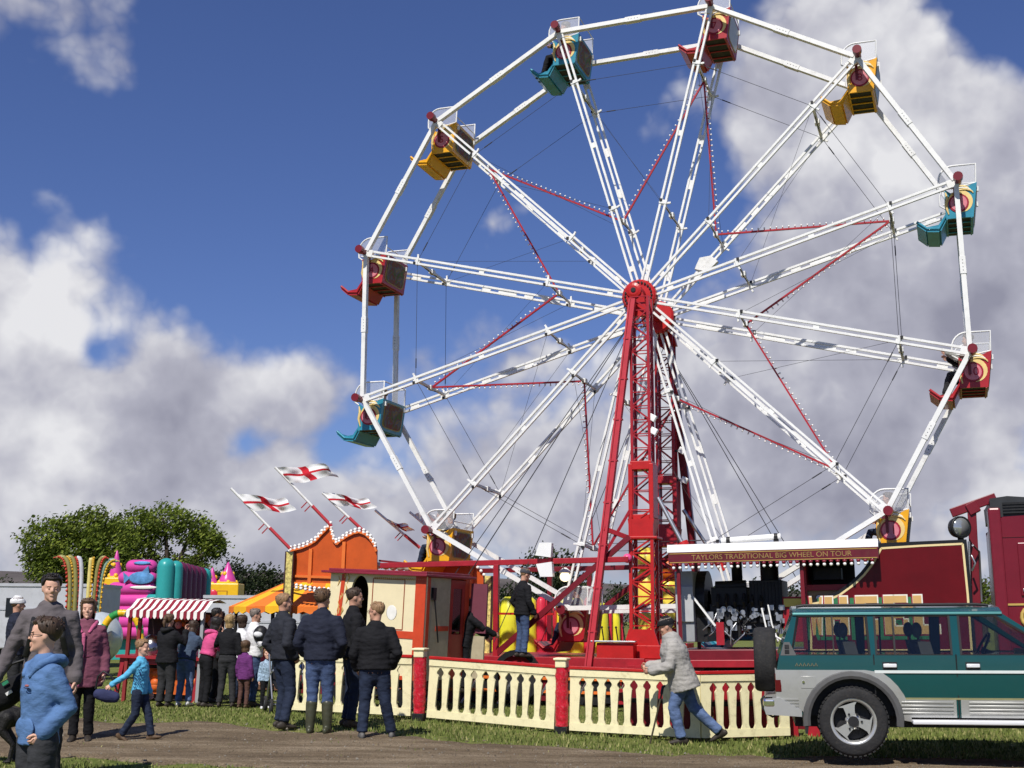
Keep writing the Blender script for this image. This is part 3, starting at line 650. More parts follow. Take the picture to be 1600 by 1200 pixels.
# ---------------------------------------------------------------- towers
def lattice(mb, x0, x1, y0, y1, z0, z1, w=.05, step=.26, mi=0):
    for x in (x0, x1):
        for y in (y0, y1): mb.bar((x, y, z0), (x, y, z1), w, w, mi)
    n = max(1, int((z1 - z0)/step)); h = (z1 - z0)/n
    for i in range(n):
        a, b = z0 + i*h, z0 + (i+1)*h; f = i % 2
        for y in (y0, y1):
            mb.bar((x0 if f else x1, y, a), (x1 if f else x0, y, b), w*.5, w*.5, mi, (0, 1, 0))
            mb.bar((x0, y, b), (x1, y, b), w*.35, w*.35, mi, (0, 1, 0))
        for x in (x0, x1): mb.bar((x, y0 if f else y1, a), (x, y1 if f else y0, b), w*.5, w*.5, mi, (1, 0, 0))
FLOODW = mat('floodlight_white', (.8, .8, .78), .35, var=.05)
def make_tower(front):
    y = -.46 if front else WW + .46; s = -1 if front else 1
    root = thing('wheel_tower', 'red lattice tower with leaning tubular leg holding the near side of the wheel' if front else 'dark red lattice tower holding the far side of the wheel', 'tower', mat=B_M)
    HZ = 7.65; ax_off = V((0, 0, 0)); zt = HZ + (0.02 if front else -.05)
    TX = .12 if front else .02
    m = MB(); lattice(m, TX - .165, TX + .165, y - .14, y + .14, 3.6, zt - .15, .05); m.build('upper_mast', RED, root)
    hd = MB(); hd.prism([(-.06, zt - .5), (.27, zt - .5), (.17, zt - .08), (.10, zt + .10), (-.10, zt + .10), (-.15, zt - .1)], (y - .05, y + .09)); hd.lathe([(0, -.03), (.09, -.03), (.15, -.01), (.15, .06), (0, .06)], (0, y - .07, zt), 18, 0, 'Y', False); hd.lathe([(0, -.012), (.05, -.012), (.05, .0), (0, 0)], (0, y - .102, zt), 12, 1, 'Y', False); hd.build('bearing_head', [BRIGHT_RED, BLACK], root, .01)
    lo = MB(); lattice(lo, TX - .20, TX + .20, y - .19, y + .19, .9, 3.5, .06, .26); lo.build('lower_mast', BRIGHT_RED if front else RED, root)
    bx = MB()                                                              # open collar the mast slides in
    for x in (TX - .235, TX + .155): bx.b2(x, x + .08, y - .2, y + .2, 3.35, 4.35)
    bx.b2(TX - .20, TX + .20, y - .19, y + .19, 4.24, 4.40); bx.b2(TX - .155, TX + .155, y - .19, y + .19, 3.3, 3.42)
    bx.prism([(TX - .245, 3.34), (TX + .245, 3.34), (TX + .205, 3.02), (TX - .205, 3.02)], (y - .215, y + .215))
    bx.b2(TX - .30, TX + .30, y - .24, y + .24, 2.97, 3.02); bx.build('mast_collar', BRIGHT_RED if front else RED, root, .012)
    if front:
        # the leaning leg and its brace
        lg = MB(); top = V((.0, y - .16, zt - .2)); bot = V((-.78, y - .62, .55)); d = bot - top
        lg.bar(top, bot, .13, .10, 0); lg.bar(top + V((-.045, -.06, 0)), bot + V((-.045, -.06, 0)), .03, .03, 0); lg.bar(top + V((.05, -.06, 0)), bot + V((.05, -.06, 0)), .03, .03, 0)
        for i in range(1, 9): c = top + d*(i/9); lg.box(c, (.16, .13, .03))
        lg.build('leaning_leg', mat('leg_red', (.46, .035, .05), .4, var=.15, scale=5, dirt=.3, grime=(.16, .03, .03)), root)
        br = MB(); br.bar((-.50, y - .48, 3.15), (TX - .2, y - .2, 2.98), .06, .08, 0); br.bar((-.60, y - .5, 2.5), (TX - .2, y - .2, 3.5), .045, .05, 0); br.build('leg_brace', RED, root)
    else:
        lg = MB(); lg.bar((.08, y + .1, zt - .3), (.62, y + .55, .9), .15, .12, 0); lg.build('leaning_leg', DARK_RED, root)
    for x in (.30,):
        rm = MB(); a = V((x + TX, y + .1*s, 3.72)); b = V((1.08 if front else 1.1, y + .2*s, 2.5)); m_ = a.lerp(b, .72)
        rm.tube([a, m_], .038, 10, 0); rm.tube([m_, b], .085, 12, 1); rm.tube([m_ - (b-a).normalized()*.06, m_ + (b-a).normalized()*.02], .11, 12, 1); rm.build('hydraulic_ram', [STEEL, BRIGHT_RED], root)
    for (fx, fz) in ((.34, 5.2), (.36, 4.95)) if front else ((.36, 4.9), (.40, 4.3)):
        fl = MB(); fl.box((fx, y - .1, fz), (.13, .10, .12), 0, M.Rotation(.5, 3, 'Y')); fl.b2(fx - .16, fx, y - .12, y - .08, fz - .02, fz + .02, 1); fl.build('floodlight', [FLOODW, BLACK], root, .01)
    bs = MB(); bs.b2(TX - .36, TX + .42, y - .34, y + .34, .85, 1.08); bs.prism([(TX - .32, 1.08), (TX + .32, 1.08), (TX + .23, 1.36), (TX - .23, 1.36)], (y - .27, y - .24)); bs.build('base_box', BRIGHT_RED, root, .01)
    for (ex, ez) in (((-3.9, 1.2), (-2.6, 1.1), (-4.6, .2), (-5.0, .2)) if front else ((3.45, 1.0), (3.2, 1.0), (-2.9, .9))):
        g = MB(); g.tube([(0, y, zt - .5), (ex, y + .5*s, ez)], .008, 5, 0); g.build('guy_cable', CABLE, root)
    return root
make_tower(True); make_tower(False)
# ================================================================ THE FAIR'S STRUCTURES
def onp(px, py, Mx, y=0.):
    """(x, z) on the upright plane y of a thing's own frame that the photograph shows at px, py"""
    inv = Mx.inverted(); o = inv @ V((0, 0, CAMH)); d = inv.to_3x3() @ (at(px, py, 10.) - V((0, 0, CAMH)))
    p = o + d*((y - o.y)/d.y); return (p.x, p.z)
def frame(px, Y, yaw, roll=0., z=None):
    p = gnd(px, Y)
    if z is not None: p.z = z
    return M.Translation(p) @ M.Rotation(-yaw, 4, 'Z') @ M.Rotation(roll, 4, 'Y')
ORANGE = mat('orange_board', (.52, .085, .012), .4, var=.14, scale=3, dirt=.25, grime=(.22, .03, .01))
ORANGE_L = mat('orange_rib', (.70, .16, .03), .4, var=.1)
# ---------------------------------------------------------------- platform of the wheel with its red frame
def make_platform():
    root = thing('wheel_platform', 'red steel loading platform and frame at the foot of the big wheel', 'platform', mat=B_M)
    x0, x1 = -5.6, .25
    d = MB(); d.b2(x0, 4.2, -1.0, WW + 1.0, .74, .84, 0); d.b2(x0, x1, -1.06, -1.0, .60, .86, 0); d.build('deck', RED, root, .01)
    c = MB(); c.lathe([(.36, -.05), (.46, -.05), (.46, .05), (.36, .05)], (-2.1, -1.09, .52), 24, 1, 'Y', False); c.lathe([(0, -.1), (.34, -.1), (.34, .1), (0, .1)], (-2.1, -.95, .36), 24, 2, 'Y', False); c.build('wheel_arch', [RED, BLACK, RUBBER], root)
    for y, mt in ((-.8, RED), (WW + .9, DARK_RED)):
        xr = -.08
        b = MB(); b.bar((-5.0, y, 2.52), (xr, y, 2.60), .09, .10, 0); b.build('top_beam', mt, root, .008)
        for x in (-2.62,) + ((-1.75,) if y > 0 else ()): p = MB(); p.bar((x, y, .84), (x, y, 2.52), .10, .10, 0, (0, 1, 0)); p.build('post', mt, root, .008)
        g = MB(); g.bar((-2.6, y, .90), (-.06, y, 3.0 if y < 0 else 2.8), .07, .10, 0); g.build('diagonal_brace', DARK_RED, root)
    sk = MB(); R_ = random.Random(12)  # boards added to stand for the dark, shaded space under the deck
    for i in range(15):
        xa = -5.5 + .38*i; sk.b2(xa, xa + .34, -.99, -.96, .02 + R_.uniform(0, .12), .74, 0 if i % 5 else 1)
    sk.build('added_shade_board', [BLACK, DARK_RED], root)
    ur = MB()
    for z in (.25, .48): ur.bar((-5.4, -1.02, z), (.2, -1.02, z), .03, .05, 0)
    for i in range(8): ur.bar((-5.2 + .7*i, -1.3, .03), (-4.9 + .7*i, -1.02, .6), .03, .03, 1)
    ur.build('under_rail', [ORANGE_L, STEEL], root)
    r = MB(); r.bar((-2.6, -.8, 1.62), (-1.5, -.8, 1.62), .03, .04, 0); r.build('hand_rail', BRIGHT_RED, root)
    for x in (-4.4, -3.4, -1.2, 1.2, 3.4): q = MB(); q.b2(x-.08, x+.08, -.9, -.74, -.1, .74, 0); q.b2(x-.2, x+.2, -1.0, -.64, -.06, -.0, 0); q.build('support_leg', DARK_RED, root)
    for x, z, s in ((-1.66, 2.78, 1), (-1.64, 2.42, -1)):
        f = MB(); f.prism([(-.15, -.10*s), (.15, -.14*s), (.17, .13*s), (-.07, .13*s)], (-.06, .06), 0, o=(x, -.9, z)); f.build('floodlight', FLOODW, root, .01)
    f = MB(); f.bar((-1.55, -.86, 2.3), (-1.55, -.86, 2.9), .06, .06, 0); f.build('floodlight_bracket', RED, root)
    l = MB(); l.sphere((-1.36, -.55, 2.30), (.10, .09, .09), 0, 14, 9); l.build('globe_lamp', emit_mat('warm_lamp', (1, .86, .55), 1.6), root)
    l = MB(); l.lathe([(.11, .0), (.11, .03), (.03, .10), (0, .10)], (-1.36, -.55, 2.37), 14, 0); l.tube([(-1.36, -.55, 2.4), (-1.36, -.8, 2.55)], .012, 6); l.build('lamp_holder', FLOODW, root)
    l = MB(); l.sphere((-.12, -.74, 2.62), .085, 0, 12, 8); l.build('pink_lamp', mat('pink_plastic', (.75, .09, .25), .3, var=.05), root)
    st = MB()
    for i in range(4): st.b2(-.05, 1.1, -1.25 - .25*i, -1.0 - .25*i, .70 - .19*i, .74 - .19*i, 0)
    st.b2(-.08, -.04, -2.0, -1.0, .1, .3, 0); st.build('entrance_steps', RED, root)
    bx = MB(); bx.b2(-.62, .05, -1.05, -.7, .84, 1.12, 0); bx.b2(-.72, .1, -1.1, -.95, 1.13, 1.16, 1); bx.build('control_desk', [BRIGHT_RED, STEEL], root, .008)
    lv = MB()
    for i in range(4): lv.tube([(-.5 + .13*i, -1.0, 1.16), (-.52 + .13*i, -1.05, 1.38)], .012, 6, 0); lv.sphere((-.52 + .13*i, -1.05, 1.39), .022, 0, 6, 5)
    lv.build('control_levers', BLACK, root)
    return root
make_platform()
# ---------------------------------------------------------------- fence
GREENISH = None
def fence_panel(a, b, label, n=None):
    a, b = V(a), V(b); d = b - a; L_ = d.length; yaw = atan2(d.y, d.x); H = .90
    pitch = -math.asin(d.z/L_)
    Mx = M.Translation(a) @ M.Rotation(yaw, 4, 'Z') @ M.Rotation(pitch, 4, 'Y')
    root = thing('picket_fence', label, 'fence', mat=Mx, group='cream picket fence panels round the wheel')
    n = n or max(2, round(L_/.172)); p = L_/n
    m = MB(); m.b2(0, L_, -.022, .022, .05, .15); m.b2(0, L_, -.022, .022, .735, .845); m.b2(0, L_, -.034, .034, .755, .835)
    slot = [(.15, .028), (.155, .030), (.20, .048), (.23, .050), (.40, .043), (.55, .034), (.615, .027), (.63, .036), (.645, .048), (.665, .053), (.685, .048), (.70, .034), (.712, .026), (.735, .010)]
    for i in range(n):
        c = p*(i + .5); h = p/2
        L1 = [(c - h + w, z) for z, w in slot]; R1 = [(c + h - w, z) for z, w in slot]
        if i == 0: L1 = [(c - h + .002, z) for z, w in slot]
        if i == n-1: R1 = [(c + h - .002, z) for z, w in slot]
        m.prism(L1[::-1] + R1, (-.018, .018))
    m.build('picket_board', CREAM, root)
    t = MB(); t.b2(-.005, L_ + .005, -.045, .045, .846, .885); t.build('capping_rail', BRIGHT_RED, root, .006)
    return root
def fence_post(p, label):
    root = thing('fence_post', label, 'fence post', p, -.35, 'padded red fence posts')
    c = MB(); c.b2(-.075, .075, -.075, .075, .86, .99); c.b2(-.095, .095, -.095, .095, .955, .985); c.build('cap', CREAM, root, .01)
    R_ = random.Random(p[0]); b = MB(); prof = []
    for i in range(15): prof.append((.088 + R_.uniform(-.007, .007), .10 + .76*i/14))
    b.lathe(prof, (0, 0, 0), 14, 0); b.build('padding', mat('red_plastic_wrap', (.50, .015, .03), .18, var=.3, scale=14, dirt=.25, grime=(.75, .55, .55), bump=.8, bscale=16), root)
    f = MB(); f.b2(-.08, .08, -.08, .08, -.04, .10); f.build('foot', BLACK, root, .01)
FP = [gnd(452, 18.95), gnd(642, 18.25), gnd(667, 18.15), gnd(866, 17.45), gnd(890, 17.36), gnd(1094, 16.72), gnd(1233, 17.05)]
fence_panel(FP[0], FP[1], 'cream picket fence panel behind the four standing men')
fence_panel(FP[2], FP[3], 'cream picket fence panel between the two red posts')
fence_panel(FP[4], FP[5], 'cream picket fence panel right of the second red post, behind the man in grey')
fence_panel(FP[5] + V((.01, .0, 0)), FP[6], 'sunlit cream picket fence panel angled towards the green car')
fence_post(gnd(655, 18.16), 'red padded fence post with cream cap beside the pay booth')
fence_post(gnd(878, 17.36), 'red padded fence post with cream cap nearest the leaning red leg')
def backing(a, b, off, label):
    d = (b - a); L_ = d.length; n = V((-d.y, d.x, 0)).normalized(); Mx = M.Translation(a + n*off) @ M.Rotation(atan2(d.y, d.x), 4, 'Z'); root = thing('board_screen', label, 'screen', mat=Mx, group='dark red boards standing behind the fence')
    k = max(3, int(L_/.3))
    for i in range(k): m = MB(); m.b2(L_*i/k + .008, L_*(i+1)/k - .008, 0, .02, .02, .80 - .03*(i % 3)); m.build('board', RED if i % 2 else DARK_RED, root)
    r = MB(); r.b2(0, L_, -.03, -.002, .42, .48); r.build('cross_rail', BLACK, root)
backing(FP[4].lerp(FP[5], .35), FP[5], .42, 'dark red boards behind the fence panel where the man in grey walks')
backing(FP[5], FP[6], .30, 'dark red boards behind the angled sunlit fence panel')
def red_barrier():
    p = gnd(1228, 17.35); root = thing('barrier_steps', 'dark red slatted steps behind the end of the cream fence by the car', 'steps', p, -.1)
    for i in range(3): m = MB(); m.b2(i*.28, i*.28 + .16, 0, .05, .0, .62 - .1*i); m.build('slat', RED, root, .006)
    m = MB(); m.b2(-.05, .8, .06, .12, .1, .18); m.build('rail', DARK_RED, root)
red_barrier()
# ---------------------------------------------------------------- the generator lorry
LM = frame(1300, 20.2, RAD(18), -RAD(1.1))
GOLD = mat('gold_leaf', (.55, .38, .10), .4, .2, var=.15, scale=10)
GOLD_D = mat('faded_fascia_gold', (.33, .21, .07), .5, .1, var=.3, scale=8)
TAN = mat('letter_tan', (.58, .36, .13), .5, var=.08, scale=6)
GREEN_SH = mat('letter_green', (.03, .17, .07), .5, var=.15, scale=6)
LINE = mat('coach_line_cream', (.72, .58, .30), .45, var=.06)
GLASS = glass_mat('dark_glass', (.30, .33, .33), .10)
def lp(px, py, y=0.): x, z = onp(px, py, LM, y); return V((x, y, z))
def make_lorry():
    root = thing('generator_lorry', 'dark red fairground lorry with lettered canopy, open engine bay and red cab', 'lorry', mat=LM)
    x0 = lp(1050, 1000).x; x1 = lp(1525, 1000).x; dz = .95
    # chassis and deck
    c = MB(); c.b2(x0, x1 + 3.4, .15, .27, .62, .86, 0); c.b2(x0, x1 + 3.4, 1.7, 1.82, .62, .86, 0); c.b2(x0, x1, .0, 2.2, .88, 1.06, 0)
    for i in range(9): c.b2(x0 + i*.6, x0 + i*.6 + .08, .27, 1.7, .66, .80, 0)
    c.b2(x0 + .02, lp(1225, 1000).x, -.03, -.004, .55, .68, 1); c.b2(x0, lp(1240, 1000).x, -.05, .0, .78, .90, 1); c.build('chassis', [DARK_RED, RED], root, .01)
    for x in (x0 + .9, x0 + 2.0, x1 + 1.5):
        w = MB(); w.lathe([(.25, -.14), (.46, -.14), (.5, -.10), (.5, .10), (.46, .14), (.25, .14)], (x, .25, .48), 28, 0, 'Y'); w.lathe([(0, -.06), (.26, -.10), (.27, .1), (0, .1)], (x, .25, .48), 20, 1, 'Y'); w.build('wheel', [RUBBER, DARK_RED], root)
    # curved side panel
    out = [(1370, 849), (1364, 864), (1356, 880), (1345, 894), (1330, 909), (1309, 924), (1285, 934), (1262, 938), (1262, 1022), (1526, 1022), (1519, 930), (1510, 843), (1440, 846)]
    pts = [lp(*q) for q in out]; o2 = [(p.x, p.z) for p in pts]
    p = MB(); p.prism(o2, (-.05, 0)); sp = p.build('side_panel', mat('panel_border_black', (.010, .010, .012), .4, var=.2), root)
    inn = [(1377, 857), (1371, 869), (1362, 884), (1350, 899), (1334, 914), (1312, 930), (1288, 940), (1268, 944), (1268, 1016), (1518, 1016), (1512, 930), (1504, 850), (1440, 853)]
    pi_ = [lp(*q) for q in inn]; p = MB(); p.prism([(q.x, q.z) for q in pi_], (-.055, -.049)); p.build('panel_face', mat('panel_red', (.11, .004, .007), .34, var=.16, scale=2.2, dirt=.2, grime=(.05, .008, .008), coat=.05, spec=.2), sp)
    l = MB()
    for i in range(len(pi_)):
        a, b = pi_[i], pi_[(i+1) % len(pi_)]; l.bar(V((a.x, -.058, a.z)), V((b.x, -.058, b.z)), .006, .032, 0, (0, 0, 1) if abs(b.x-a.x) > abs(b.z-a.z) else (1, 0, 0))
    l.build('coach_line', LINE, sp)
    # big block lettering WHEEL with pale edge and green drop shadow
    LET = {'W': [[(0, 1), (.22, 1), (.30, .3), (.42, .75), (.58, .75), (.70, .3), (.78, 1), (1, 1), (.82, 0), (.62, 0), (.5, .5), (.38, 0), (.18, 0)]],
           'H': [[(0, 0), (.34, 0), (.34, 1), (0, 1)], [(.66, 0), (1, 0), (1, 1), (.66, 1)], [(.34, .40), (.66, .40), (.66, .62), (.34, .62)]],
           'E': [[(0, 0), (.42, 0), (.42, 1), (0, 1)], [(.42, .82), (1, .82), (1, 1), (.42, 1)], [(.42, .42), (.80, .42), (.80, .60), (.42, .60)], [(.42, 0), (1, 0), (1, .20), (.42, .20)], [(.82, .20), (1, .20), (1, .38), (.82, .38)]],
           'L': [[(0, 0), (.36, 0), (.36, 1), (0, 1)], [(.36, 0), (1.05, 0), (1.05, .22), (.36, .22)]]}
    H0 = lp(1400, 991).z; H1 = lp(1400, 931).z; hh = H1 - H0
    for ch, a, b in (('W', 1266, 1286), ('H', 1290, 1325), ('E', 1338, 1372), ('E', 1382, 1418), ('L', 1428, 1465)):
        xa, xb = lp(a, 960).x, lp(b, 960).x; w = xb - xa; t_ = M.Identity(4)
        slope = (lp(1500, 960).z - lp(1300, 960).z)
        def rects(mb, ox, oz, y0, y1, grow):
            for poly in LET[ch]:
                q = [(xa + u*w + ox, H0 + v*hh + oz) for u, v in poly]; cx_ = sum(u for u, v in q)/len(q); cz_ = sum(v for u, v in q)/len(q)
                q = [(u + (grow if u > cx_ else -grow), v + (grow if v > cz_ else -grow)) for u, v in q]; mb.prism(q, (y1, y0))
        g = MB(); rects(g, -.055, -.05, -.0565, -.060, .03); lt = g.build('letter_shadow', GREEN_SH, sp)
        g = MB(); rects(g, 0, 0, -.060, -.0635, .022); g.build('letter_outline', ROUND_RED, sp)
        g = MB(); rects(g, .008, .008, -.0635, -.067, .012); g.build('letter_edge', SCROLL_W, sp)
        g = MB(); rects(g, 0, 0, -.067, -.0705, .0); g.build('letter', TAN, sp)
    # canopy with fascia, lettering and bulbs
    a0, a1 = lp(1043, 868, -.3), lp(1372, 853, -.3); zt = a0.z + .04
    cn = MB(); cn.prism([(-.34, zt), (-.30, zt + .13), (1.9, zt + .16), (1.9, zt + .02)], (a0.x, a1.x), 0, 'YZ'); cn.build('canopy_roof', WHITE, root, .01)
    fa = MB(); fa.b2(a0.x + .02, a1.x, -.345, -.315, zt - .175, zt - .002); fa.build('canopy_fascia', mat('fascia_maroon', (.12, .012, .022), .4, var=.25, scale=4, dirt=.4, grime=(.10, .06, .03)), root)
    gl = MB(); gl.b2(a0.x + .04, a1.x - .02, -.350, -.344, zt - .025, zt - .015); gl.b2(a0.x + .04, a1.x - .02, -.350, -.344, zt - .165, zt - .155); gl.build('fascia_line', GOLD, root)
    text_obj('TAYLORS TRADITIONAL BIG WHEEL ON TOUR', .115, GOLD_D, root, M.Translation(((a0.x + a1.x)/2 + .0, -.349, zt - .09)) @ M.Rotation(pi/2, 4, 'X'), .003, 'canopy_lettering', sx=1.02)
    n = 31
    for i in range(n):
        x = a0.x + .1 + (a1.x - a0.x - .2)*i/(n-1); b = MB(); b.lathe([(.0, .0), (.035, -.005), (.028, -.035), (.012, -.05)], (x, -.33, zt - .175), 8, 0); b.sphere((x, -.33, zt - .245), .027, 1, 8, 6); b.build('canopy_bulb', [MAROON, BULB], root)
    for x in (a0.x + .15, lp(1255, 900).x):
        q = MB(); q.b2(x - .03, x + .03, 1.5, 1.56, 1.06, zt, 0); q.build('canopy_post', DARK_RED, root); q = MB(); q.b2(x - .03, x + .03, -.22, -.16, 1.06, zt - .0, 0); q.build('canopy_post', DARK_RED, root)
    ft = MB(); A, B = lp(1127, 845, .2), lp(1220, 838, .2); ft.tube([A, B], .05, 10, 0)
    for t in (.12, .92): c_ = A.lerp(B, t); ft.b2(c_.x-.04, c_.x+.04, .17, .23, zt + .1, c_.z, 1); ft.tube([c_ - V((.03, 0, 0)), c_ + V((.03, 0, 0))], .058, 10, 1)
    ft.build('tube_light', [WHITE, BLACK], root)
    # the big diesel engine in the open bay
    def P(px, py, y=.35): return lp(px, py, y)
    r = MB(); a, b = P(1062, 1003), P(1086, 893); r.b2(a.x, b.x, .1, 1.5, a.z, b.z, 0); r.b2(a.x + .01, b.x, .06, .1, a.z + .32, b.z - .25, 1); r.build('radiator', [GREY, mat('pale_grey_panel', (.42, .43, .44), .5, var=.08)], root, .012)
    s_ = MB(); a, b = P(1086, 1003), P(1108, 888); s_.lathe([(.2, 0), (.52, 0), (.52, .2), (.2, .2)], (a.x, .75, (a.z + b.z)/2 + .05), 28, 0, 'X', False); s_.b2(a.x, a.x + .22, .3, 1.3, a.z, a.z + .5, 0)
    for k in range(6): t = pi*2*k/6; s_.bar((a.x + .1, .75, (a.z+b.z)/2), (a.x + .1, .75 + .45*cos(t), (a.z+b.z)/2 + .45*sin(t)), .12, .02, 0)
    s_.build('fan_shroud', BLACK, root)
    e = MB(); a, b = P(1110, 1000), P(1222, 912); W_ = b.x - a.x; H_ = b.z - a.z
    e.b2(a.x, b.x, .40, 1.2, a.z + .18, b.z - .30, 0); e.b2(a.x + .04, a.x + W_*.52, .36, 1.1, b.z - .34, b.z - .04, 0); e.b2(a.x + W_*.56, b.x, .30, 1.2, b.z - .52, b.z + .06, 0)
    e.tube([(a.x + .1, .5, b.z - .02), (a.x + W_*.5, .5, b.z - .01)], .09, 10, 0); e.b2(a.x + .1, a.x + .5, .34, .42, a.z + .02, a.z + .3, 0)
    for i in range(6): e.b2(a.x + .12 + .14*i, a.x + .21 + .14*i, .30, .40, b.z - .62, b.z - .36, 0); e.tube([(a.x + .16 + .14*i, .34, b.z - .4), (a.x + .16 + .14*i, .22, b.z - .28), (a.x + .16 + .14*i, .34, b.z - .16)], .03, 7, 0)
    for i in range(10): e.b2(a.x + W_*.57 + .055*i, a.x + W_*.57 + .055*i + .02, .28, .32, b.z - .50, b.z + .03, 0)
    e.lathe([(0, 0), (.15, .0), (.15, .45), (.1, .5), (0, .5)], (a.x + W_*.8, .75, b.z), 16, 0); e.build('engine', [BLACK], root, .012)
    R_ = random.Random(5); k = MB()
    for i in range(46):
        x = a.x + R_.uniform(.0, W_); z = a.z + R_.uniform(.04, .52); s = R_.uniform(.02, .06)
        if R_.random() < .5: k.b2(x - s, x + s, .24, .40, z - s*R_.uniform(.5, 1.4), z + s, 0)
        else: k.lathe([(0, 0), (s, 0), (s, .1), (0, .1)], (x, .26, z), 10, 0, 'Y', False)
    for i in range(14):
        x = a.x + R_.uniform(0, W_); z = a.z + R_.uniform(.1, .5); k.tube([(x, .24, z), (x + R_.uniform(-.15, .15), .16, z - .12), (x + R_.uniform(-.25, .25), .22, z - R_.uniform(.15, .35))], .012, 6, 1 if i % 3 else 0)
    k.build('engine_fittings', [STEEL, BLACK], root)
    h = MB(); A, B = P(1190, 950, .2), P(1222, 1000, .2); h.tube([A, A.lerp(B, .5) + V((-.08, -.03, -.12)), B], .016, 7); h.tube([P(1200, 945, .2), P(1206, 975, .18), P(1216, 1002, .2)], .014, 7); h.build('hose', FLOODW, root)
    q = MB(); q.bar(P(1081, 930, .12), P(1118, 978, .12), .06, .03, 0); q.build('strut', FLOODW, root)
    q = MB(); A, B = P(1120, 998, .15), P(1131, 972, .15); q.b2(A.x, B.x, .12, .2, A.z - .1, B.z, 0); q.build('red_bracket', RED, root)
    x_ = MB(); A, B = P(1143, 912, .7), P(1160, 880, .7); x_.lathe([(0, 0), (.09, 0), (.09, .62), (0, .62)], ((A.x+B.x)/2, .7, A.z), 14, 0); x_.build('exhaust_stack', BLACK, root)
    # cabinet with gauges and the red box between engine and panel
    A, B = P(1226, 1003, .3), P(1256, 932, .3); q = MB(); q.b2(A.x, B.x, .28, 1.2, A.z, B.z, 0); q.b2(A.x + .02, B.x - .02, .262, .28, B.z - .16, B.z - .03, 1); q.build('switch_box', [RED, mat('yellow_plate', (.75, .6, .12), .5)], root, .01)
    A, B = P(1256, 945, .3), P(1330, 872, .3); q = MB()
    q.b2(A.x, A.x + .07, .2, 1.2, A.z, B.z, 0); q.b2(A.x + .07, B.x, 1.15, 1.2, A.z, B.z, 1); q.b2(A.x + .07, B.x, .2, 1.15, A.z + .22, A.z + .31, 0); q.b2(A.x + .07, B.x, .24, 1.15, A.z - .06, A.z + .22, 2); q.b2(A.x + .07, B.x, .2, 1.15, B.z - .03, B.z + .0, 1)
    q.b2(A.x + .16, A.x + .6, .5, .9, A.z + .40, A.z + .58, 1); cab = q.build('gauge_cabinet', [RED, BLACK, mat('gauge_board', (.33, .20, .09), .5)], root)
    for i in range(3): g = MB(); g.lathe([(0, 0), (.055, 0), (.055, .04), (0, .04)], (A.x + .25 + .18*i, .19, A.z + .10), 16, 0, 'Y', False); g.lathe([(0, -.004), (.045, -.004), (.045, 0), (0, 0)], (A.x + .25 + .18*i, .19, A.z + .10), 16, 1, 'Y', False); g.build('gauge', [BLACK, FLOODW], cab)
    # crane post and work lamp behind the panel
    q = MB(); A = P(1524, 950, .5); B = P(1518, 792, .5); q.bar(A - V((0, 0, .8)), B, .13, .13, 0, (0, 1, 0)); q.bar(P(1486, 802, .5), P(1556, 777, .5), .12, .14, 0); q.bar(P(1512, 798, .5), P(1528, 790, .5), .2, .18, 0); q.build('crane_post', DARK_RED, root, .01)
    q = MB(); A, B = P(1514, 846, .2), P(1517, 1000, .2); q.tube([A, B], .02, 8); q.tube([P(1520, 852, .2), P(1530, 862, .4), P(1534, 940, .4)], .018, 7); q.tube([P(1518, 868, .15), P(1524, 880, .1), P(1519, 892, .15)], .016, 7); q.build('pipework', STEEL, root)
    c_ = P(1500, 824, .15); q = MB(); rot = M.Rotation(RAD(35), 3, 'Z')
    o = MB(); o.lathe([(0, -.02), (.15, -.03), (.17, -.05), (.175, .0), (.15, .10), (.09, .16), (0, .18)], (0, 0, 0), 22, 0, 'Y'); o.lathe([(0, -.032), (.145, -.036), (.145, -.03), (0, -.03)], (0, 0, 0), 22, 1, 'Y')
    o.v = [c_ + rot @ v for v in o.v]; o.bar(c_ + V((0, .08, -.1)), c_ + V((0, .1, -.33)), .09, .09, 0); o.build('work_lamp', [BLACK, mat('lamp_glass', (.4, .42, .42), .08, .6, var=.1)], root)
    # cab
    X0 = P(1557, 900, .05).x; ZB = .75; ZT = P(1549, 806, .05).z
    cb = MB(); cb.prism([(X0, ZB), (X0 - .0, ZT - .12), (X0 + .16, ZT - .02), (X0 + 1.9, ZT + .05), (X0 + 2.3, ZT - .75), (X0 + 2.45, ZB)], (.06, 2.35)); cabo = cb.build('cab', mat('cab_red', (.15, .007, .017), .25, var=.1, scale=2, dirt=.12, grime=(.08, .01, .015), coat=.15), root, .06)
    q = MB(); q.b2(X0 - .05, X0 + .13, .0, .5, ZB, ZT + .12, 0); q.build('cab_rear_fairing', mat('fairing_red', (.17, .012, .024), .3, var=.12), cabo, .03)
    q = MB(); q.prism([(X0 + .0, ZT - .02), (X0 - .01, ZT + .27), (X0 + .25, ZT + .30), (X0 + 1.2, ZT + .20), (X0 + 1.25, ZT - .01)], (.1, 2.2)); q.build('roof_spoiler', mat('grey_plastic', (.03, .032, .035), .45, var=.2), cabo, .03)
    q = MB(); q.b2(X0 + .17, X0 + .95, .075, .11, ZT + .02, ZT + .20, 0)
    for i in range(4): q.b2(X0 + .17, X0 + .95, .06, .085, ZT + .03 + .045*i, ZT + .04 + .045*i, 0)
    q.build('air_intake', BLACK, cabo)
    zd = P(1549, 932, .05).z; dr = MB(); dr.b2(X0 + .33, X0 + 1.6, .03, .059, zd - .0, ZT - .42, 0); d_ = dr.build('door', _mats['cab_red'], cabo, .03)
    q = MB(); q.b2(X0 + .36, X0 + .58, .0, .03, zd + .06, zd + .11, 0); q.build('handle', STEEL, d_, .01)
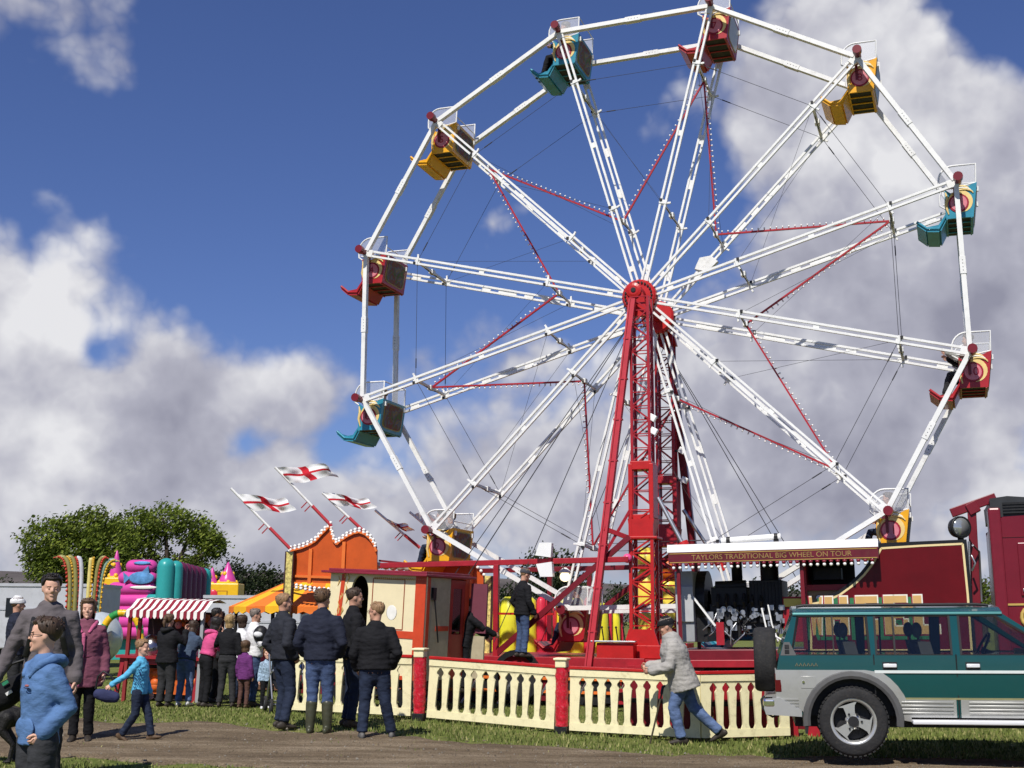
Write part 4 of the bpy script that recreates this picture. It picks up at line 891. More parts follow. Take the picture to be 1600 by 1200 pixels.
    q = MB(); q.b2(X0 + .62, X0 + 1.52, .02, .029, zd + .35, ZT - .5, 0); q.build('window', GLASS, d_)
    q = MB(); q.b2(X0 - .0, X0 + 2.3, .05, .059, ZT - .335, ZT - .315, 0); q.b2(X0 + .12, X0 + 2.4, .045, .059, zd - .14, zd - .11, 1); q.build('cab_stripe', [DARK_RED, GOLD], cabo)
    q = MB(); q.tube([(X0 + .42 + .11*cos(t), .05, zd - .32 + .13*sin(t)) for t in [RAD(40 + 28*i) for i in range(10)]], [.02, .035, .04, .035, .03, .03, .035, .04, .035, .02], 7); q.build('gold_scroll', GOLD, cabo)
    return root
make_lorry()
# ---------------------------------------------------------------- pay booth
def make_booth():
    BMx = frame(655, 20.6, RAD(27), RAD(2.4)); root = thing('pay_booth', 'cream and red pay booth with arched opening beside the wheel fence', 'booth', mat=BMx)
    WL, D = 1.86, 1.45; zr = onp(640, 897, BMx)[1]; zl = onp(640, 1028, BMx)[1] - .35
    body = MB(); body.b2(-WL, 0, .03, .06, zl, zl + .02, 0)
    pnl = MB()                                                             # front wall round the arch
    ax0, ax1 = onp(549, 920, BMx)[0], onp(576, 920, BMx)[0]; azt = onp(560, 899, BMx)[1]
    pnl.b2(ax1, 0, 0, .05, zl, zr - .03); pnl.b2(-WL, ax0, 0, .05, zl, zr - .03)
    am = (ax0 + ax1)/2; ar = (ax1 - ax0)/2; arch = [(am + ar*cos(t), azt - ar*1.6 + ar*1.6*sin(t)) for t in [pi*i/12 for i in range(13)]]
    pnl.prism([(ax1, zr - .03)] + [(x, z) for x, z in arch] + [(ax0, zr - .03)], (0, .05)); pnl.b2(ax0, ax1, 0, .05, zl, zl + .75)
    fw = pnl.build('front_wall', CREAM2, root)
    m = MB()
    for (a, b, c, d) in ((577, 644, 987, 994),): x0, z0 = onp(a, d, BMx); x1, z1 = onp(b, c, BMx); m.b2(-WL, .0, -.012, -.001, z0, z1 + .0)
    x0 = onp(648, 950, BMx)[0]; m.b2(x0, .005, -.014, -.001, zl, zr - .03); m.b2(-WL, .0, -.012, -.001, zl, zl + .06)
    xa = onp(532, 950, BMx)[0]; xb = onp(526, 1000, BMx)[0]; m.prism([(xa, zr - .04), (xa + .07, zr - .04), (xb + .02, zl + .5), (xb - .06, zl + .5)], (-.014, -.001)); m.build('red_trim', mat('booth_red', (.55, .06, .02), .4, var=.12, dirt=.2, grime=(.2, .02, .01)), fw)
    ln = MB(); x0, z0 = onp(579, 981, BMx); x1, z1 = onp(633, 906, BMx)
    for a, b in (((x0, z0), (x1, z0)), ((x1, z0), (x1, z1)), ((x1, z1), (x0, z1)), ((x0, z1), (x0, z0))): ln.bar((a[0], -.004, a[1]), (b[0], -.004, b[1]), .006, .016, 0, (0, 0, 1) if a[1] == b[1] else (1, 0, 0))
    ln.build('panel_lining', mat('lining_brown', (.28, .07, .03), .5), fw)
    ln = MB(); R_ = random.Random(2)
    for i in range(16):
        x = -WL + .03 + R_.random()*.32; z = zl + .7 + R_.random()*(zr - zl - .85); ln.tube([(x, -.004, z), (x + .04, -.006, z + .09), (x + .01, -.004, z + .17)], [.004, .016, .004], 5)
    for i in range(24): x = -1.0 + i*.04; ln.tube([(x, -.004, zr - .10), (x + .02, -.006, zr - .075), (x + .045, -.004, zr - .09)], [.004, .012, .004], 5)
    ln.build('scroll_work', mat('faded_gold', (.62, .42, .14), .5, var=.2), fw)
    gl = MB(); gl.sphere((onp(612, 957, BMx)[0], -.003, onp(612, 957, BMx)[1]), (.10, .002, .12), 0, 12, 8); gl.build('worn_patch', mat('scuffed_white', (.78, .76, .70), .5, var=.1), fw)
    sw = MB(); sw.b2(-.04, 0, .05, .10, zl, zr - .04, 0); sw.b2(-.04, 0, .10, .80, zl, zr - .04, 1); sw.b2(-.04, 0, 1.30, D, zl, zr - .04, 0); sw.b2(-.04, .004, .05, .14, zl, zr - .04, 0); sw.b2(-.04, .006, .36, .78, zl + .78, zl + .86, 0)
    sw.build('side_wall', [_mats['booth_red'], mat('booth_beige', (.42, .36, .24), .55, var=.12, dirt=.3)], root)
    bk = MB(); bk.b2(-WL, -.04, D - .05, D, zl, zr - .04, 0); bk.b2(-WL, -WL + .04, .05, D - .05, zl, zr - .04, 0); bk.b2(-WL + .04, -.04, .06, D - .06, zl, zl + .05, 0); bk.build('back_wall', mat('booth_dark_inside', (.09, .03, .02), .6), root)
    dr = MB(); dr.b2(-.035, .0, 0.81, .90, zl, zr - .06); dr.b2(-.035, .0, 1.20, 1.29, zl, zr - .06); dr.b2(-.035, 0, 0.90, 1.20, zl, zl + .72); dr.b2(-.035, 0, 0.90, 1.20, zr - .2, zr - .06); d_ = dr.build('door', mat('door_red', (.36, .03, .02), .4, var=.1), root)
    w = MB(); w.b2(-.02, -.012, .90, 1.20, zl + .72, zr - .2); w.build('door_window', GLASS, d_)
    od = MB(); od.b2(.02, .33, D + .02, D + .06, zl + .75, zr - .1, 0); od.b2(.02, .31, D + .02, D + .06, zl, zl + .70, 1); od.build('open_shutter', [mat('shutter_plum', (.16, .045, .065), .45, var=.1), _mats['booth_beige']], root)
    rf = MB(); rf.b2(-WL - .12, .07, -.12, D + .1, zr - .03, zr + .01); rf.b2(-WL - .05, .0, 0, D, zr + .01, zr + .05); rf.build('roof', MAROON, root, .008)
    cs = MB(); cs.b2(-WL, 0, .1, D - .1, zl - .14, zl - .01, 0); 
    for x in (-.3, -WL + .3): cs.lathe([(0, -.07), (.2, -.07), (.2, .07), (0, .07)], (x, .2, .2), 16, 0, 'Y', False)
    cs.build('trailer_chassis', BLACK, root)
    hk = MB(); hk.box((.02, .22, zr - .3), (.05, .1, .2), 0); hk.tube([(.03, .22, zr - .3), (.06, .3, zr - .8), (.03, .42, zl + .6)], .012, 6); hk.build('cable', BLACK, root)
make_booth()
# ---------------------------------------------------------------- orange scrolled ride behind
def bulbs_along(name, pts, step, mats, parent, r=.036, y=-.03):
    """a run of bulbs is one string: it is wired together"""
    m = MB(); acc = 0
    for a, b in zip(pts[:-1], pts[1:]):
        a, b = V(a), V(b); L_ = (b - a).length
        while acc < L_: c = a.lerp(b, acc/L_); m.sphere(c + V((0, y, 0)), r, 0, 7, 5); acc += step
        acc -= L_
    for a, b in zip(pts[:-1], pts[1:]): m.tube([V(a) + V((0, y*.3, 0)), V(b) + V((0, y*.3, 0))], .012, 5, 1)
    return m.build(name, mats, parent)
PATT = mat('patterned_pillar', (.60, .50, .16), .5, var=.75, scale=16)
def make_ride():
    RM = frame(520, 26.0, RAD(12), RAD(1.0)); root = thing('scrolled_ride', 'fairground ride fronted by orange scrolled boards edged with white bulbs', 'ride', mat=RM)
    def q(px, py, y=0.): x, z = onp(px, py, RM, y); return V((x, y, z))
    top = [(455, 859), (472, 855), (484, 850), (494, 844), (503, 834), (511, 826), (517, 819), (519, 832), (522, 843), (527, 849), (534, 843), (543, 837), (553, 832), (562, 830), (571, 833), (579, 840), (585, 849), (589, 860)]
    bot = [(589, 915), (457, 909)]
    p = MB(); o = [q(*t) for t in top + bot]; p.prism([(v.x, v.z) for v in o], (0, .05)); fb = p.build('scrolled_board', ORANGE, root)
    rb = MB()
    for x in (487, 539): a, b = q(x, 853 if x < 500 else 842), q(x, 912); rb.b2(a.x - .035, a.x + .035, -.05, -.001, b.z, a.z - .06)
    e = [q(*t) for t in top]
    for a, b in zip(e[:-1], e[1:]): rb.bar(a + V((0, -.02, -.02)), b + V((0, -.02, -.02)), .07, .04, 0)
    a, b = q(457, 900), q(588, 905); rb.bar(a + V((0, -.02, 0)), b + V((0, -.02, 0)), .05, .05, 0); rb.build('board_ribs', ORANGE_L, fb)
    bulbs_along('bulb_string', e, .095, [BULB, RED], fb); bulbs_along('bulb_string', [v + V((.0, 0, .05)) for v in e], .095, [BULB, DARK_RED], fb)
    bulbs_along('bulb_string', [q(451, 862), q(451, 912)], .085, [BULB, RED], fb); bulbs_along('bulb_string', [q(457, 913), q(492, 919), q(540, 922)], .1, [BULB, DARK_RED], fb); bulbs_along('bulb_string', [q(457, 917), q(492, 923), q(540, 926)], .1, [BULB, DARK_RED], fb)
    # second board, further right behind the booth
    y2 = .9; t2 = [(662, 894), (672, 880), (688, 870), (707, 866), (721, 866), (732, 870), (742, 881), (752, 892), (762, 905)]; b2 = [(762, 935), (662, 935)]
    p = MB(); o = [q(a, b, y2) for a, b in t2 + b2]; p.prism([(v.x, v.z) for v in o], (y2, y2 + .05)); sb = p.build('scrolled_board', ORANGE, root)
    e2 = [q(a, b, y2) for a, b in t2]; bulbs_along('bulb_string', e2, .1, [BULB, RED], sb, y=-.03); bulbs_along('bulb_string', [q(722, 938, y2), q(764, 941, y2)], .1, [BULB, RED], sb)
    rb = MB(); a = q(738, 880, y2); rb.b2(a.x - .03, a.x + .03, y2 - .05, y2 - .001, q(738, 933, y2).z, a.z); rb.build('board_ribs', ORANGE_L, sb)
    for px, yy, z0 in ((455, -.05, 862), (764, y2, 900)):
        a = q(px, z0, yy); pl = MB(); pl.b2(a.x - .075, a.x + .075, yy - .08, yy + .06, -.1, a.z); po = pl.build('pillar', PATT, root, .01)
        s_ = MB(); 
        for dx in (-.082, .082): s_.b2(a.x + dx - .012, a.x + dx + .012, yy - .09, yy + .03, -.1, a.z)
        s_.build('pillar_edging', mat('edging_dark', (.05, .02, .02), .5), po)
    fl = MB(); a, b = q(470, 1010, .5), q(750, 1010, .5); fl.b2(a.x, b.x, .3, 3.2, 0, .35); fl.build('ride_floor', DARK_RED, root)
    R_ = random.Random(9)
    for i in range(7):                                                        # machinery and painted cars glimpsed at the right
        c = q(680 + 13*i, 985 - R_.uniform(0, 30), 1.4 + .2*(i % 3)); mm = MB(); mm.sphere((c.x, c.y, c.z), (.16, .25, .2), 0, 12, 8); mm.tube([(c.x - .15, c.y, c.z - .2), (c.x, c.y - .1, c.z + .32), (c.x + .12, c.y, c.z + .1)], .035, 7, 1)
        mm.build('ride_car', [mat('car_paint_%s' % ('pink', 'silver', 'amber')[i % 3], ((.6, .2, .35), (.6, .6, .62), (.6, .3, .06))[i % 3], .3, var=.3, scale=8), STEEL], root)
    mc = MB(); a, b = q(592, 876, .4), q(650, 882, .4); mc.bar(a, b, .04, .04, 0); mc.bar(a - V((0, 0, .12)), b - V((0, 0, .12)), .03, .03, 0)
    for i in range(6): c = a.lerp(b, i/5) - V((0, 0, .1)); mc.sphere(c, (.09, .09, .07), 1, 8, 6)
    mc.build('lamp_rack', [DARK_RED, mat('reflector', (.55, .5, .4), .2, .5)], root)
make_ride()
def make_roundabout():
    R0 = M.Translation(V((at(520, 950, 28.5).x, 28.5, 0))); root = thing('small_roundabout', 'small roundabout under a pointed orange and yellow striped canopy', 'roundabout', mat=R0)
    z0, z1, r = 1.74, 2.85, 2.25; n = 48
    def stripe(name, mi_, m, off):
        mb = MB()
        for i in range(n):
            if (i//2) % 2 != off: continue
            a, b = 2*pi*i/n, 2*pi*(i+1)/n
            for k in range(6):
                t0, t1 = k/6, (k+1)/6
                def pt(a, t): rr = .06 + (r - .06)*t; return V((rr*cos(a), rr*sin(a), z1 + (z0 - z1)*(t**.85) ))
                mb.add([pt(a, t0), pt(b, t0), pt(b, t1), pt(a, t1)], [(0, 1, 2, 3)], 0)
            mb.add([V((r*cos(a), r*sin(a), z0)), V((r*cos(b), r*sin(b), z0)), V((r*cos(b), r*sin(b), z0 - .10)), V(((r)*cos((a+b)/2), r*sin((a+b)/2), z0 - .15)), V((r*cos(a), r*sin(a), z0 - .10))], [(0, 1, 2, 3, 4)], 0)
        return mb
    c = stripe('', 0, 0, 0); d = stripe('', 0, 0, 1); o = len(c.v); c.v += d.v; c.f += [[i + o for i in f] for f in d.f]; c.m += [1]*len(d.f); c.sm += d.sm
    co = c.build('striped_canopy', [mat('canvas_yellow', (.80, .42, .015), .7, var=.06), mat('canvas_orange', (.72, .17, .02), .7, var=.06)], root); so = co.modifiers.new('t', 'SOLIDIFY'); so.thickness = .006
    for k in range(8):
        a = 2*pi*k/8 + .3; p = MB(); p.tube([(2.1*cos(a), 2.1*sin(a), 0), (2.1*cos(a), 2.1*sin(a), z0)], .04, 8); p.build('pole', BLACK, root)
    dm = MB(); dm.lathe([(0, .3), (.55, .3), (.5, 1.5), (.3, 1.7), (0, 1.7)], (0, 0, 0), 16); dm.build('centre_drum', mat('drum_green', (.03, .12, .10), .5, var=.4, scale=6), root)
    f = MB(); f.lathe([(0, .22), (2.0, .22), (2.0, .05), (0, .05)], (0, 0, 0), 28, 0, 'Z', False); f.build('turning_floor', mat('floor_brown', (.14, .07, .04), .6), root)
    for k in range(6):
        a = 2*pi*k/6; s = MB(); s.sphere((1.4*cos(a), 1.4*sin(a), .55), (.38, .25, .3), 0, 12, 8, M.Rotation(a + pi/2, 3, 'Z')); s.b2(1.4*cos(a) - .12, 1.4*cos(a) + .12, 1.4*sin(a) - .1, 1.4*sin(a) + .1, .6, .95); s.build('ride_seat', mat('seat_%s' % ('blue', 'red')[k % 2], ((.03, .10, .35), (.45, .03, .03))[k % 2], .35), root)
make_roundabout()
# ---------------------------------------------------------------- flags
FLAG_W = mat('flag_white', (.80, .80, .80), .8, var=.04); FLAG_R = mat('flag_red', (.55, .015, .03), .8, var=.08)
def flag(p_base, p_top, Y, label, fly, hoist, rise, seed, cut=1., start=.0):
    a, b = at(*p_base, Y), at(*p_top, Y); root = thing('flag', label, 'flag', a, 0, 'white flags with red crosses on slanting poles')
    d = (b - a); p = MB(); p.tube([(0, 0, 0), d*.34], .034, 8, 1); p.tube([d*.34, d], .027, 8, 0); po = p.build('pole', [WHITE, mat('pole_red', (.45, .04, .05), .4)], root)
    br = MB(); e = d.normalized()
    for t in (.36, .42): br.bar(d*t, d*t + V((-.13, 0, -.14)), .025, .02)
    br.build('pole_bracket', RED, po)
    c = MB(); nu, nv = 26, 14; R_ = random.Random(seed); ph = R_.uniform(0, 6); f = V((cos(RAD(rise)), -.25, sin(RAD(rise)))).normalized()
    vs = []
    for i in range(nu+1):
        for j in range(nv+1):
            u, v = i/nu, j/nv; w = .16*u**.7*sin(7.5*u + 2.2*v + ph) + .05*sin(15*u + ph*2 + 3*v)
            pt = d*(1 - start) - e*(hoist*v*(1 - .25*u*cut)) + f*(fly*u) + V((.02*sin(9*v), w, -.05*u*u + .06*u*sin(5*u + ph)))
            vs.append(pt)
    c.add(vs, [], 0)
    for i in range(nu):
        for j in range(nv):
            u, v = (i+.5)/nu, (j+.5)/nv; red = abs(u - .5) < .06 or abs(v - .5) < .09
            c.f.append([i*(nv+1)+j, (i+1)*(nv+1)+j, (i+1)*(nv+1)+j+1, i*(nv+1)+j+1]); c.m.append(1 if red else 0); c.sm.append(True)
    c.build('cloth', [FLAG_W, FLAG_R], root)
    return root
flag((453, 857), (361, 763), 26, 'leftmost flag with red cross, at the left end of the orange boards', 1.05, .50, -2, 3, start=.10)
flag((518, 822), (430, 730), 26, 'tallest flag with red cross, on the pole at the orange peak', 1.12, .46, 2, 5)
flag((567, 829), (504, 770), 26, 'flag with red cross above the rounded orange hump', .95, .42, -4, 8)
flag((656, 856), (586, 797), 27.5, 'small crumpled flag with red cross left of the yellow gondola', .52, .34, -16, 11, start=.2)
flag((700, 850), (640, 800), 27.5, 'red and white flag partly hidden behind the lower left rim beam', .55, .55, 12, 14, start=.08)
# ---------------------------------------------------------------- trailers
TRW = mat('trailer_white', (.46, .47, .50), .45, var=.08, scale=2, dirt=.3)
def trailer(px0, px1, Y, ztop, label, yaw=0., win=()):
    a, b = at(px0, 960, Y), at(px1, 960, Y); L_ = b.x - a.x; root = thing('box_trailer', label, 'trailer', V((a.x, Y, 0)), yaw, 'grey white box trailers at the back of the field')
    m = MB(); m.b2(0, L_, 0, 2.3, .55, ztop); m.build('body', TRW, root, .04)
    t = MB(); t.b2(-.03, L_ + .03, -.03, 2.33, ztop - .06, ztop + .03); t.b2(-.01, L_ + .01, -.02, -.003, ztop - .75, ztop - .68); t.build('trim', mat('trailer_trim', (.42, .43, .46), .4, var=.1), root)
    for x, z, w, h in win: q = MB(); q.b2(x - w/2, x + w/2, -.03, -.004, z - h/2, z + h/2); q.build('window', mat('dark_pane', (.012, .014, .018), .25), root, .01)
    for x in (L_*.3, L_*.7): q = MB(); q.lathe([(0, -.1), (.36, -.1), (.36, .1), (0, .1)], (x, .25, .36), 20, 0, 'Y'); q.build('wheel', RUBBER, root)
    q = MB(); q.b2(L_*.1, L_*.9, .2, 2.1, .42, .55); q.build('chassis', BLACK, root)
trailer(-60, 150, 38, 2.42, 'long grey white box trailer with dark window at the far left', 0.0, ((1.5, 1.75, .42, .55),))
trailer(318, 470, 37, 2.1, 'grey white box trailer behind the queue, below the yellow and pink turret')
# ---------------------------------------------------------------- inflatables
def vinyl(name, col): return mat(name, col, .32, var=.08, scale=3, bump=.25, bscale=3)
V_PINK, V_TEAL, V_PURP, V_YEL = vinyl('vinyl_pink', (.58, .06, .30)), vinyl('vinyl_teal', (.03, .30, .29)), vinyl('vinyl_plum', (.13, .02, .06)), vinyl('vinyl_yellow', (.78, .46, .02))
V_LIME, V_RED = vinyl('vinyl_lime', (.70, .66, .04)), vinyl('vinyl_red', (.58, .03, .06))
def capsule(mb, a, b, r, mi=0, n=12, sy=1.):
    a, b = V(a), V(b); d = (b - a).normalized(); pts = []; rr = []
    for i in range(6): t = pi/2*i/5; pts.append(a + d*(r - r*cos(t))); rr.append(max(.01, r*sin(t)))
    for i in range(6): t = pi/2*(5-i)/5; pts.append(b - d*(r - r*cos(t))); rr.append(max(.01, r*sin(t)))
    mb.tube(pts, rr, n, mi, False)
def make_slide():
    Y = 45.; S = M.Translation(at(240, 960, Y).xy.to_3d()) @ M.Rotation(RAD(-14), 4, 'Z'); root = thing('inflatable_slide', 'pink and teal inflatable slide with stepped side and a painted fish', 'inflatable slide', mat=S)
    def q(px, py, y=0.): x, z = onp(px, py, S, y); return V((x, y, z))
    rows = [(198, 245, 885), (186, 245, 903), (170, 245, 920), (155, 245, 938), (146, 250, 956), (138, 250, 972), (138, 250, 988)]
    for yy, nm in ((.0, 'side_wall'), (2.2, 'side_wall')):
        w = MB()
        for a, b, c in rows: A, B = q(a, c), q(b, c); capsule(w, (A.x, yy, A.z), (B.x, yy, B.z), .235, 0)
        w.build(nm, V_PINK, root)
    c = MB(); A, B = q(255, 990), q(255, 872); capsule(c, (A.x, -.05, 0), (A.x, -.05, B.z), .31, 0); capsule(c, (q(232, 930).x, -.12, q(232, 934).z), (A.x, -.12, q(232, 934).z), .12, 0); c.build('corner_column', V_TEAL, root)
    bk = MB(); X = q(268, 900).x
    for i in range(7): capsule(bk, (X + .02, .25 + .36*i, 0), (X + .02, .25 + .36*i, B.z - .08 - .03*i), .25, 1 if i in (0, 6) else 0)
    bk.build('back_wall', [V_PURP, V_TEAL], root)
    sl = MB(); sl.prism([(q(140, 990).x, 0), (q(246, 990).x, 0), (q(246, 900).x, q(246, 900).z), (q(200, 905).x, q(200, 905).z - .1), (q(140, 985).x, .25)], (.2, 2.0)); sl.build('sliding_bed', V_TEAL, root)
    f = MB(); c_ = q(222, 903, -.2); f.sphere((c_.x, -.245, c_.z), (.50, .03, .22), 0, 16, 8); f.prism([(c_.x - .45, c_.z), (c_.x - .72, c_.z + .2), (c_.x - .66, c_.z - .2)], (-.26, -.235)); f.prism([(c_.x - .05, c_.z + .15), (c_.x + .25, c_.z + .42), (c_.x + .3, c_.z + .1)], (-.26, -.235))
    f.sphere((c_.x + .1, -.25, c_.z - .33), (.55, .02, .06), 1, 12, 6); f.sphere((c_.x, -.25, c_.z + .52), (.35, .02, .06), 0, 12, 6); f.build('fish_painting', [mat('fish_blue', (.10, .26, .50), .4, var=.5, scale=4), SCROLL_W], root)
make_slide()
def turret(px, py_top, py_base, py_foot, hw, label, Y, group, small=None):
    S = M.Translation(at(px, 960, Y).xy.to_3d()); root = thing('bouncy_castle', label, 'bouncy castle', mat=S, group=group)
    s = Y/FPX; zt, zb = at(px, py_top, Y).z, at(px, py_base, Y).z; zf = at(px, py_foot, Y).z; r = hw*s*.72
    def cone(cx, r_, z0, z1, yy):
        c = MB(); c.lathe([(r_*1.0, z0), (r_*1.06, z0 + .06), (r_*.7, z0 + (z1-z0)*.38), (r_*.36, z0 + (z1-z0)*.72), (.03, z1), (0, z1 + .03)], (cx, yy, 0), 16); t = c.build('turret_roof', V_PINK, root)
        for k in range(9):
            a = 2*pi*k/5 + (k//5)*.6; zz = z0 + (z1 - z0)*(.16 if k < 5 else .52); rr = r_*(.86 if k < 5 else .52)
            d = MB(); d.sphere((cx + rr*.97*cos(a), yy + rr*.97*sin(a), zz), (.085, .085, .095), 0, 10, 7); d.build('spot', V_YEL, t)
    cone(0, r, zb, zt, 0)
    if small: cone(small[0]*s, r*.62, at(px, small[1], Y).z, at(px, small[2], Y).z, -.2)
    b = MB(); w = hw*s
    b.b2(-w, w, -w, w, zf, zb + .1, 0); b.lathe([(r*1.0, zb + .05), (r*1.1, zb + .11), (r*1.0, zb + .17), (0, zb + .17)], (0, 0, 0), 16, 0); b.build('tower_block', V_YEL, root, .12)
    o = MB(); o.b2(-w*.45, w*.25, -w - .02, -w + .02, zf + (zb - zf)*.25, zf + (zb - zf)*.75); o.build('painted_window', mat('line_brown', (.35, .15, .02), .5), root); o = MB(); o.b2(-w*.41, w*.21, -w - .03, -w + .02, zf + (zb - zf)*.3, zf + (zb - zf)*.7); o.build('window_infill', V_YEL, root)
    o = MB(); o.sphere((-w*.75, -w, zf + .3), (.22, .06, .28), 0, 12, 8); o.build('red_spot', V_RED, root)
    l = MB(); l.b2(-w*1.3, w*1.3, -w*.9, w*1.5, 0, zf + .02); l.build('castle_base', V_PINK, root, .15)
turret(177, 861, 907, 936, 16, 'pink pointed turret on a yellow block left of the pink slide', 49, 'inflatable castles with pink pointed roofs')
turret(353, 879, 916, 945, 22, 'pink pointed turret on a yellow block right of the dark bushy tree', 50, 'inflatable castles with pink pointed roofs', (-22, 918, 888))
def make_arch():
    Y = 31; S = M.Translation(at(195, 960, Y).xy.to_3d()); root = thing('inflatable_arch', 'yellow and green striped inflatable arch behind the red and white stall', 'arch', mat=S)
    m = MB(); n = 28; cx, r = .0, .42; z0 = 1.1
    pts = [V((-.62, 0, .0)), V((-.60, 0, .5))] + [V((-.05 - .45*cos(pi*i/14), 0, z0 + .5*sin(pi*i/14))) for i in range(15)] + [V((.52, 0, .5)), V((.55, 0, 0))]
    for i, (a, b) in enumerate(zip(pts[:-1], pts[1:])): m.tube([a, b], .085, 10, (i//2) % 2)
    m.build('arch_tube', [V_YEL, vinyl('vinyl_green', (.03, .26, .06))], root)
    b = MB(); b.sphere((-.75, .6, 1.0), (.55, .5, .62), 0, 16, 10); b.build('silver_ball', mat('silver_vinyl', (.55, .60, .62), .22, .3, var=.1), root)
make_arch()
def make_yellow_wall():
    Y = 31; S = M.Translation(at(870, 960, Y).xy.to_3d()); root = thing('bouncy_castle', 'yellow and red striped inflatable wall behind the wheel platform', 'bouncy castle', mat=S)
    k = 0
    for a, b, m in ((757, 782, V_LIME), (782, 810, V_LIME), (810, 838, V_LIME), (838, 853, V_RED), (853, 870, V_RED), (870, 890, V_LIME), (890, 912, V_LIME), (912, 926, V_RED), (926, 950, V_LIME), (949, 957, V_RED), (957, 970, V_LIME), (970, 976, V_RED)):
        xa, xb = at(a, 960, Y).x - S[0][3], at(b, 960, Y).x - S[0][3]; zt = at(870, 933 if b < 940 else 938 + (b - 940)*.35, Y).z; w = MB(); r = (xb - xa)/2; dy = .0 if b < 940 else .12*(k - 8)
        w.lathe([(0, 0), (r*1.02, 0), (r*1.1, .5), (r*1.08, zt*.7), (r*.95, zt - .08), (r*.5, zt), (0, zt)], ((xa + xb)/2, dy, 0), 14); w.build('vertical_tube', m, root); k += 1
    bs = MB(); bs.b2(at(770, 960, Y).x - S[0][3], at(980, 960, Y).x - S[0][3], -1.2, .5, 0, .38); bs.build('inflated_floor', V_RED, root, .12)
make_yellow_wall()
def make_yellow_pillar(px, Y, zt_px, r, label, top):
    S = M.Translation(at(px, 960, Y).xy.to_3d()); root = thing('inflatable_pillar', label, 'inflatable pillar', mat=S, group='yellow inflatable pillars behind the red lattice tower'); zt = at(px, zt_px, Y).z
    m = MB(); m.lathe([(0, 0), (r, 0), (r*1.05, zt*.3), (r*.97, zt*.33), (r*1.05, zt*.36), (r*1.05, zt*.62), (r*.97, zt*.65), (r*1.05, zt*.68), (r, zt - .1), (r*.6, zt), (0, zt)], (0, 0, 0), 18); m.build('column', V_YELP, root)
    t = MB(); t.lathe([(0, zt - .0), (r*1.0, zt), (r*1.05, zt + .25), (r*.6, zt + .5), (0, zt + .52)], (0, 0, 0), 18); t.build('column_top', top, root)
V_YELP = vinyl('vinyl_bright_yellow', (.80, .62, .08))
make_yellow_pillar(1012, 29.5, 890, .26, 'yellow inflatable pillar seen through the left of the red lattice', V_YELP)
make_yellow_pillar(1046, 29.8, 905, .24, 'yellow inflatable pillar with orange top seen through the right of the red lattice', mat('vinyl_orange', (.75, .15, .02), .32))
# ---------------------------------------------------------------- plume lights
def make_plumes():
    Y = 33; S = M.Translation(at(128, 960, Y).xy.to_3d()); root = thing('plume_light', 'fan of curving plume lights edged with coloured bulbs in front of the oaks', 'light display', mat=S); s = Y/FPX
    for i, (tx, tz, bx, c) in enumerate(((-46, 872, -20, 0), (-32, 872, -13, 0), (-17, 873, -6, 1), (6, 873, 4, 2), (28, 872, 12, 0), (44, 876, 18, 3), (-40, 884, -16, 2), (36, 886, 15, 1))):
        zt = at(128, tz, Y).z; zb = at(128, 990, Y).z; pts = []; n = 12
        for k in range(n+1):
            t = k/n; x = (bx + (tx - bx)*t**3.2)*s; z = zb + (zt - zb)*sin(t*pi/2*1.12)/sin(pi/2*1.12) ; pts.append(V((x, .06*i, z)))
        p = MB(); p.tube(pts, [.055]*n + [.03], 8); po = p.build('plume', mat('plume_%s' % ('olive', 'white', 'gold', 'green')[c], ((.26, .24, .08), (.55, .56, .60), (.62, .52, .18), (.22, .34, .26))[c], .4, var=.2), root)
        bl = MB(); sg = -1 if tx < 0 else 1; bl.tube([q_ + V((sg*.06, -.02, 0)) for q_ in pts], .014, 5, 0)
        for k in range(20):
            t = .02 + .9*k/20; f = t*n; j = min(n-1, int(f)); c_ = pts[j].lerp(pts[j+1], f - j); bl.sphere(c_ + V((sg*.075, -.03, 0)), .035, 0, 6, 5)
        bl.build('bulb_string', mat('bulb_%s' % ('red', 'amber')[i % 2], ((.45, .04, .02), (.6, .35, .03))[i % 2], .3), po)
    b = MB(); b.b2(-.55, .55, -.3, .5, 0, 1.0); b.build('stand', BLACK, root, .02)
make_plumes()
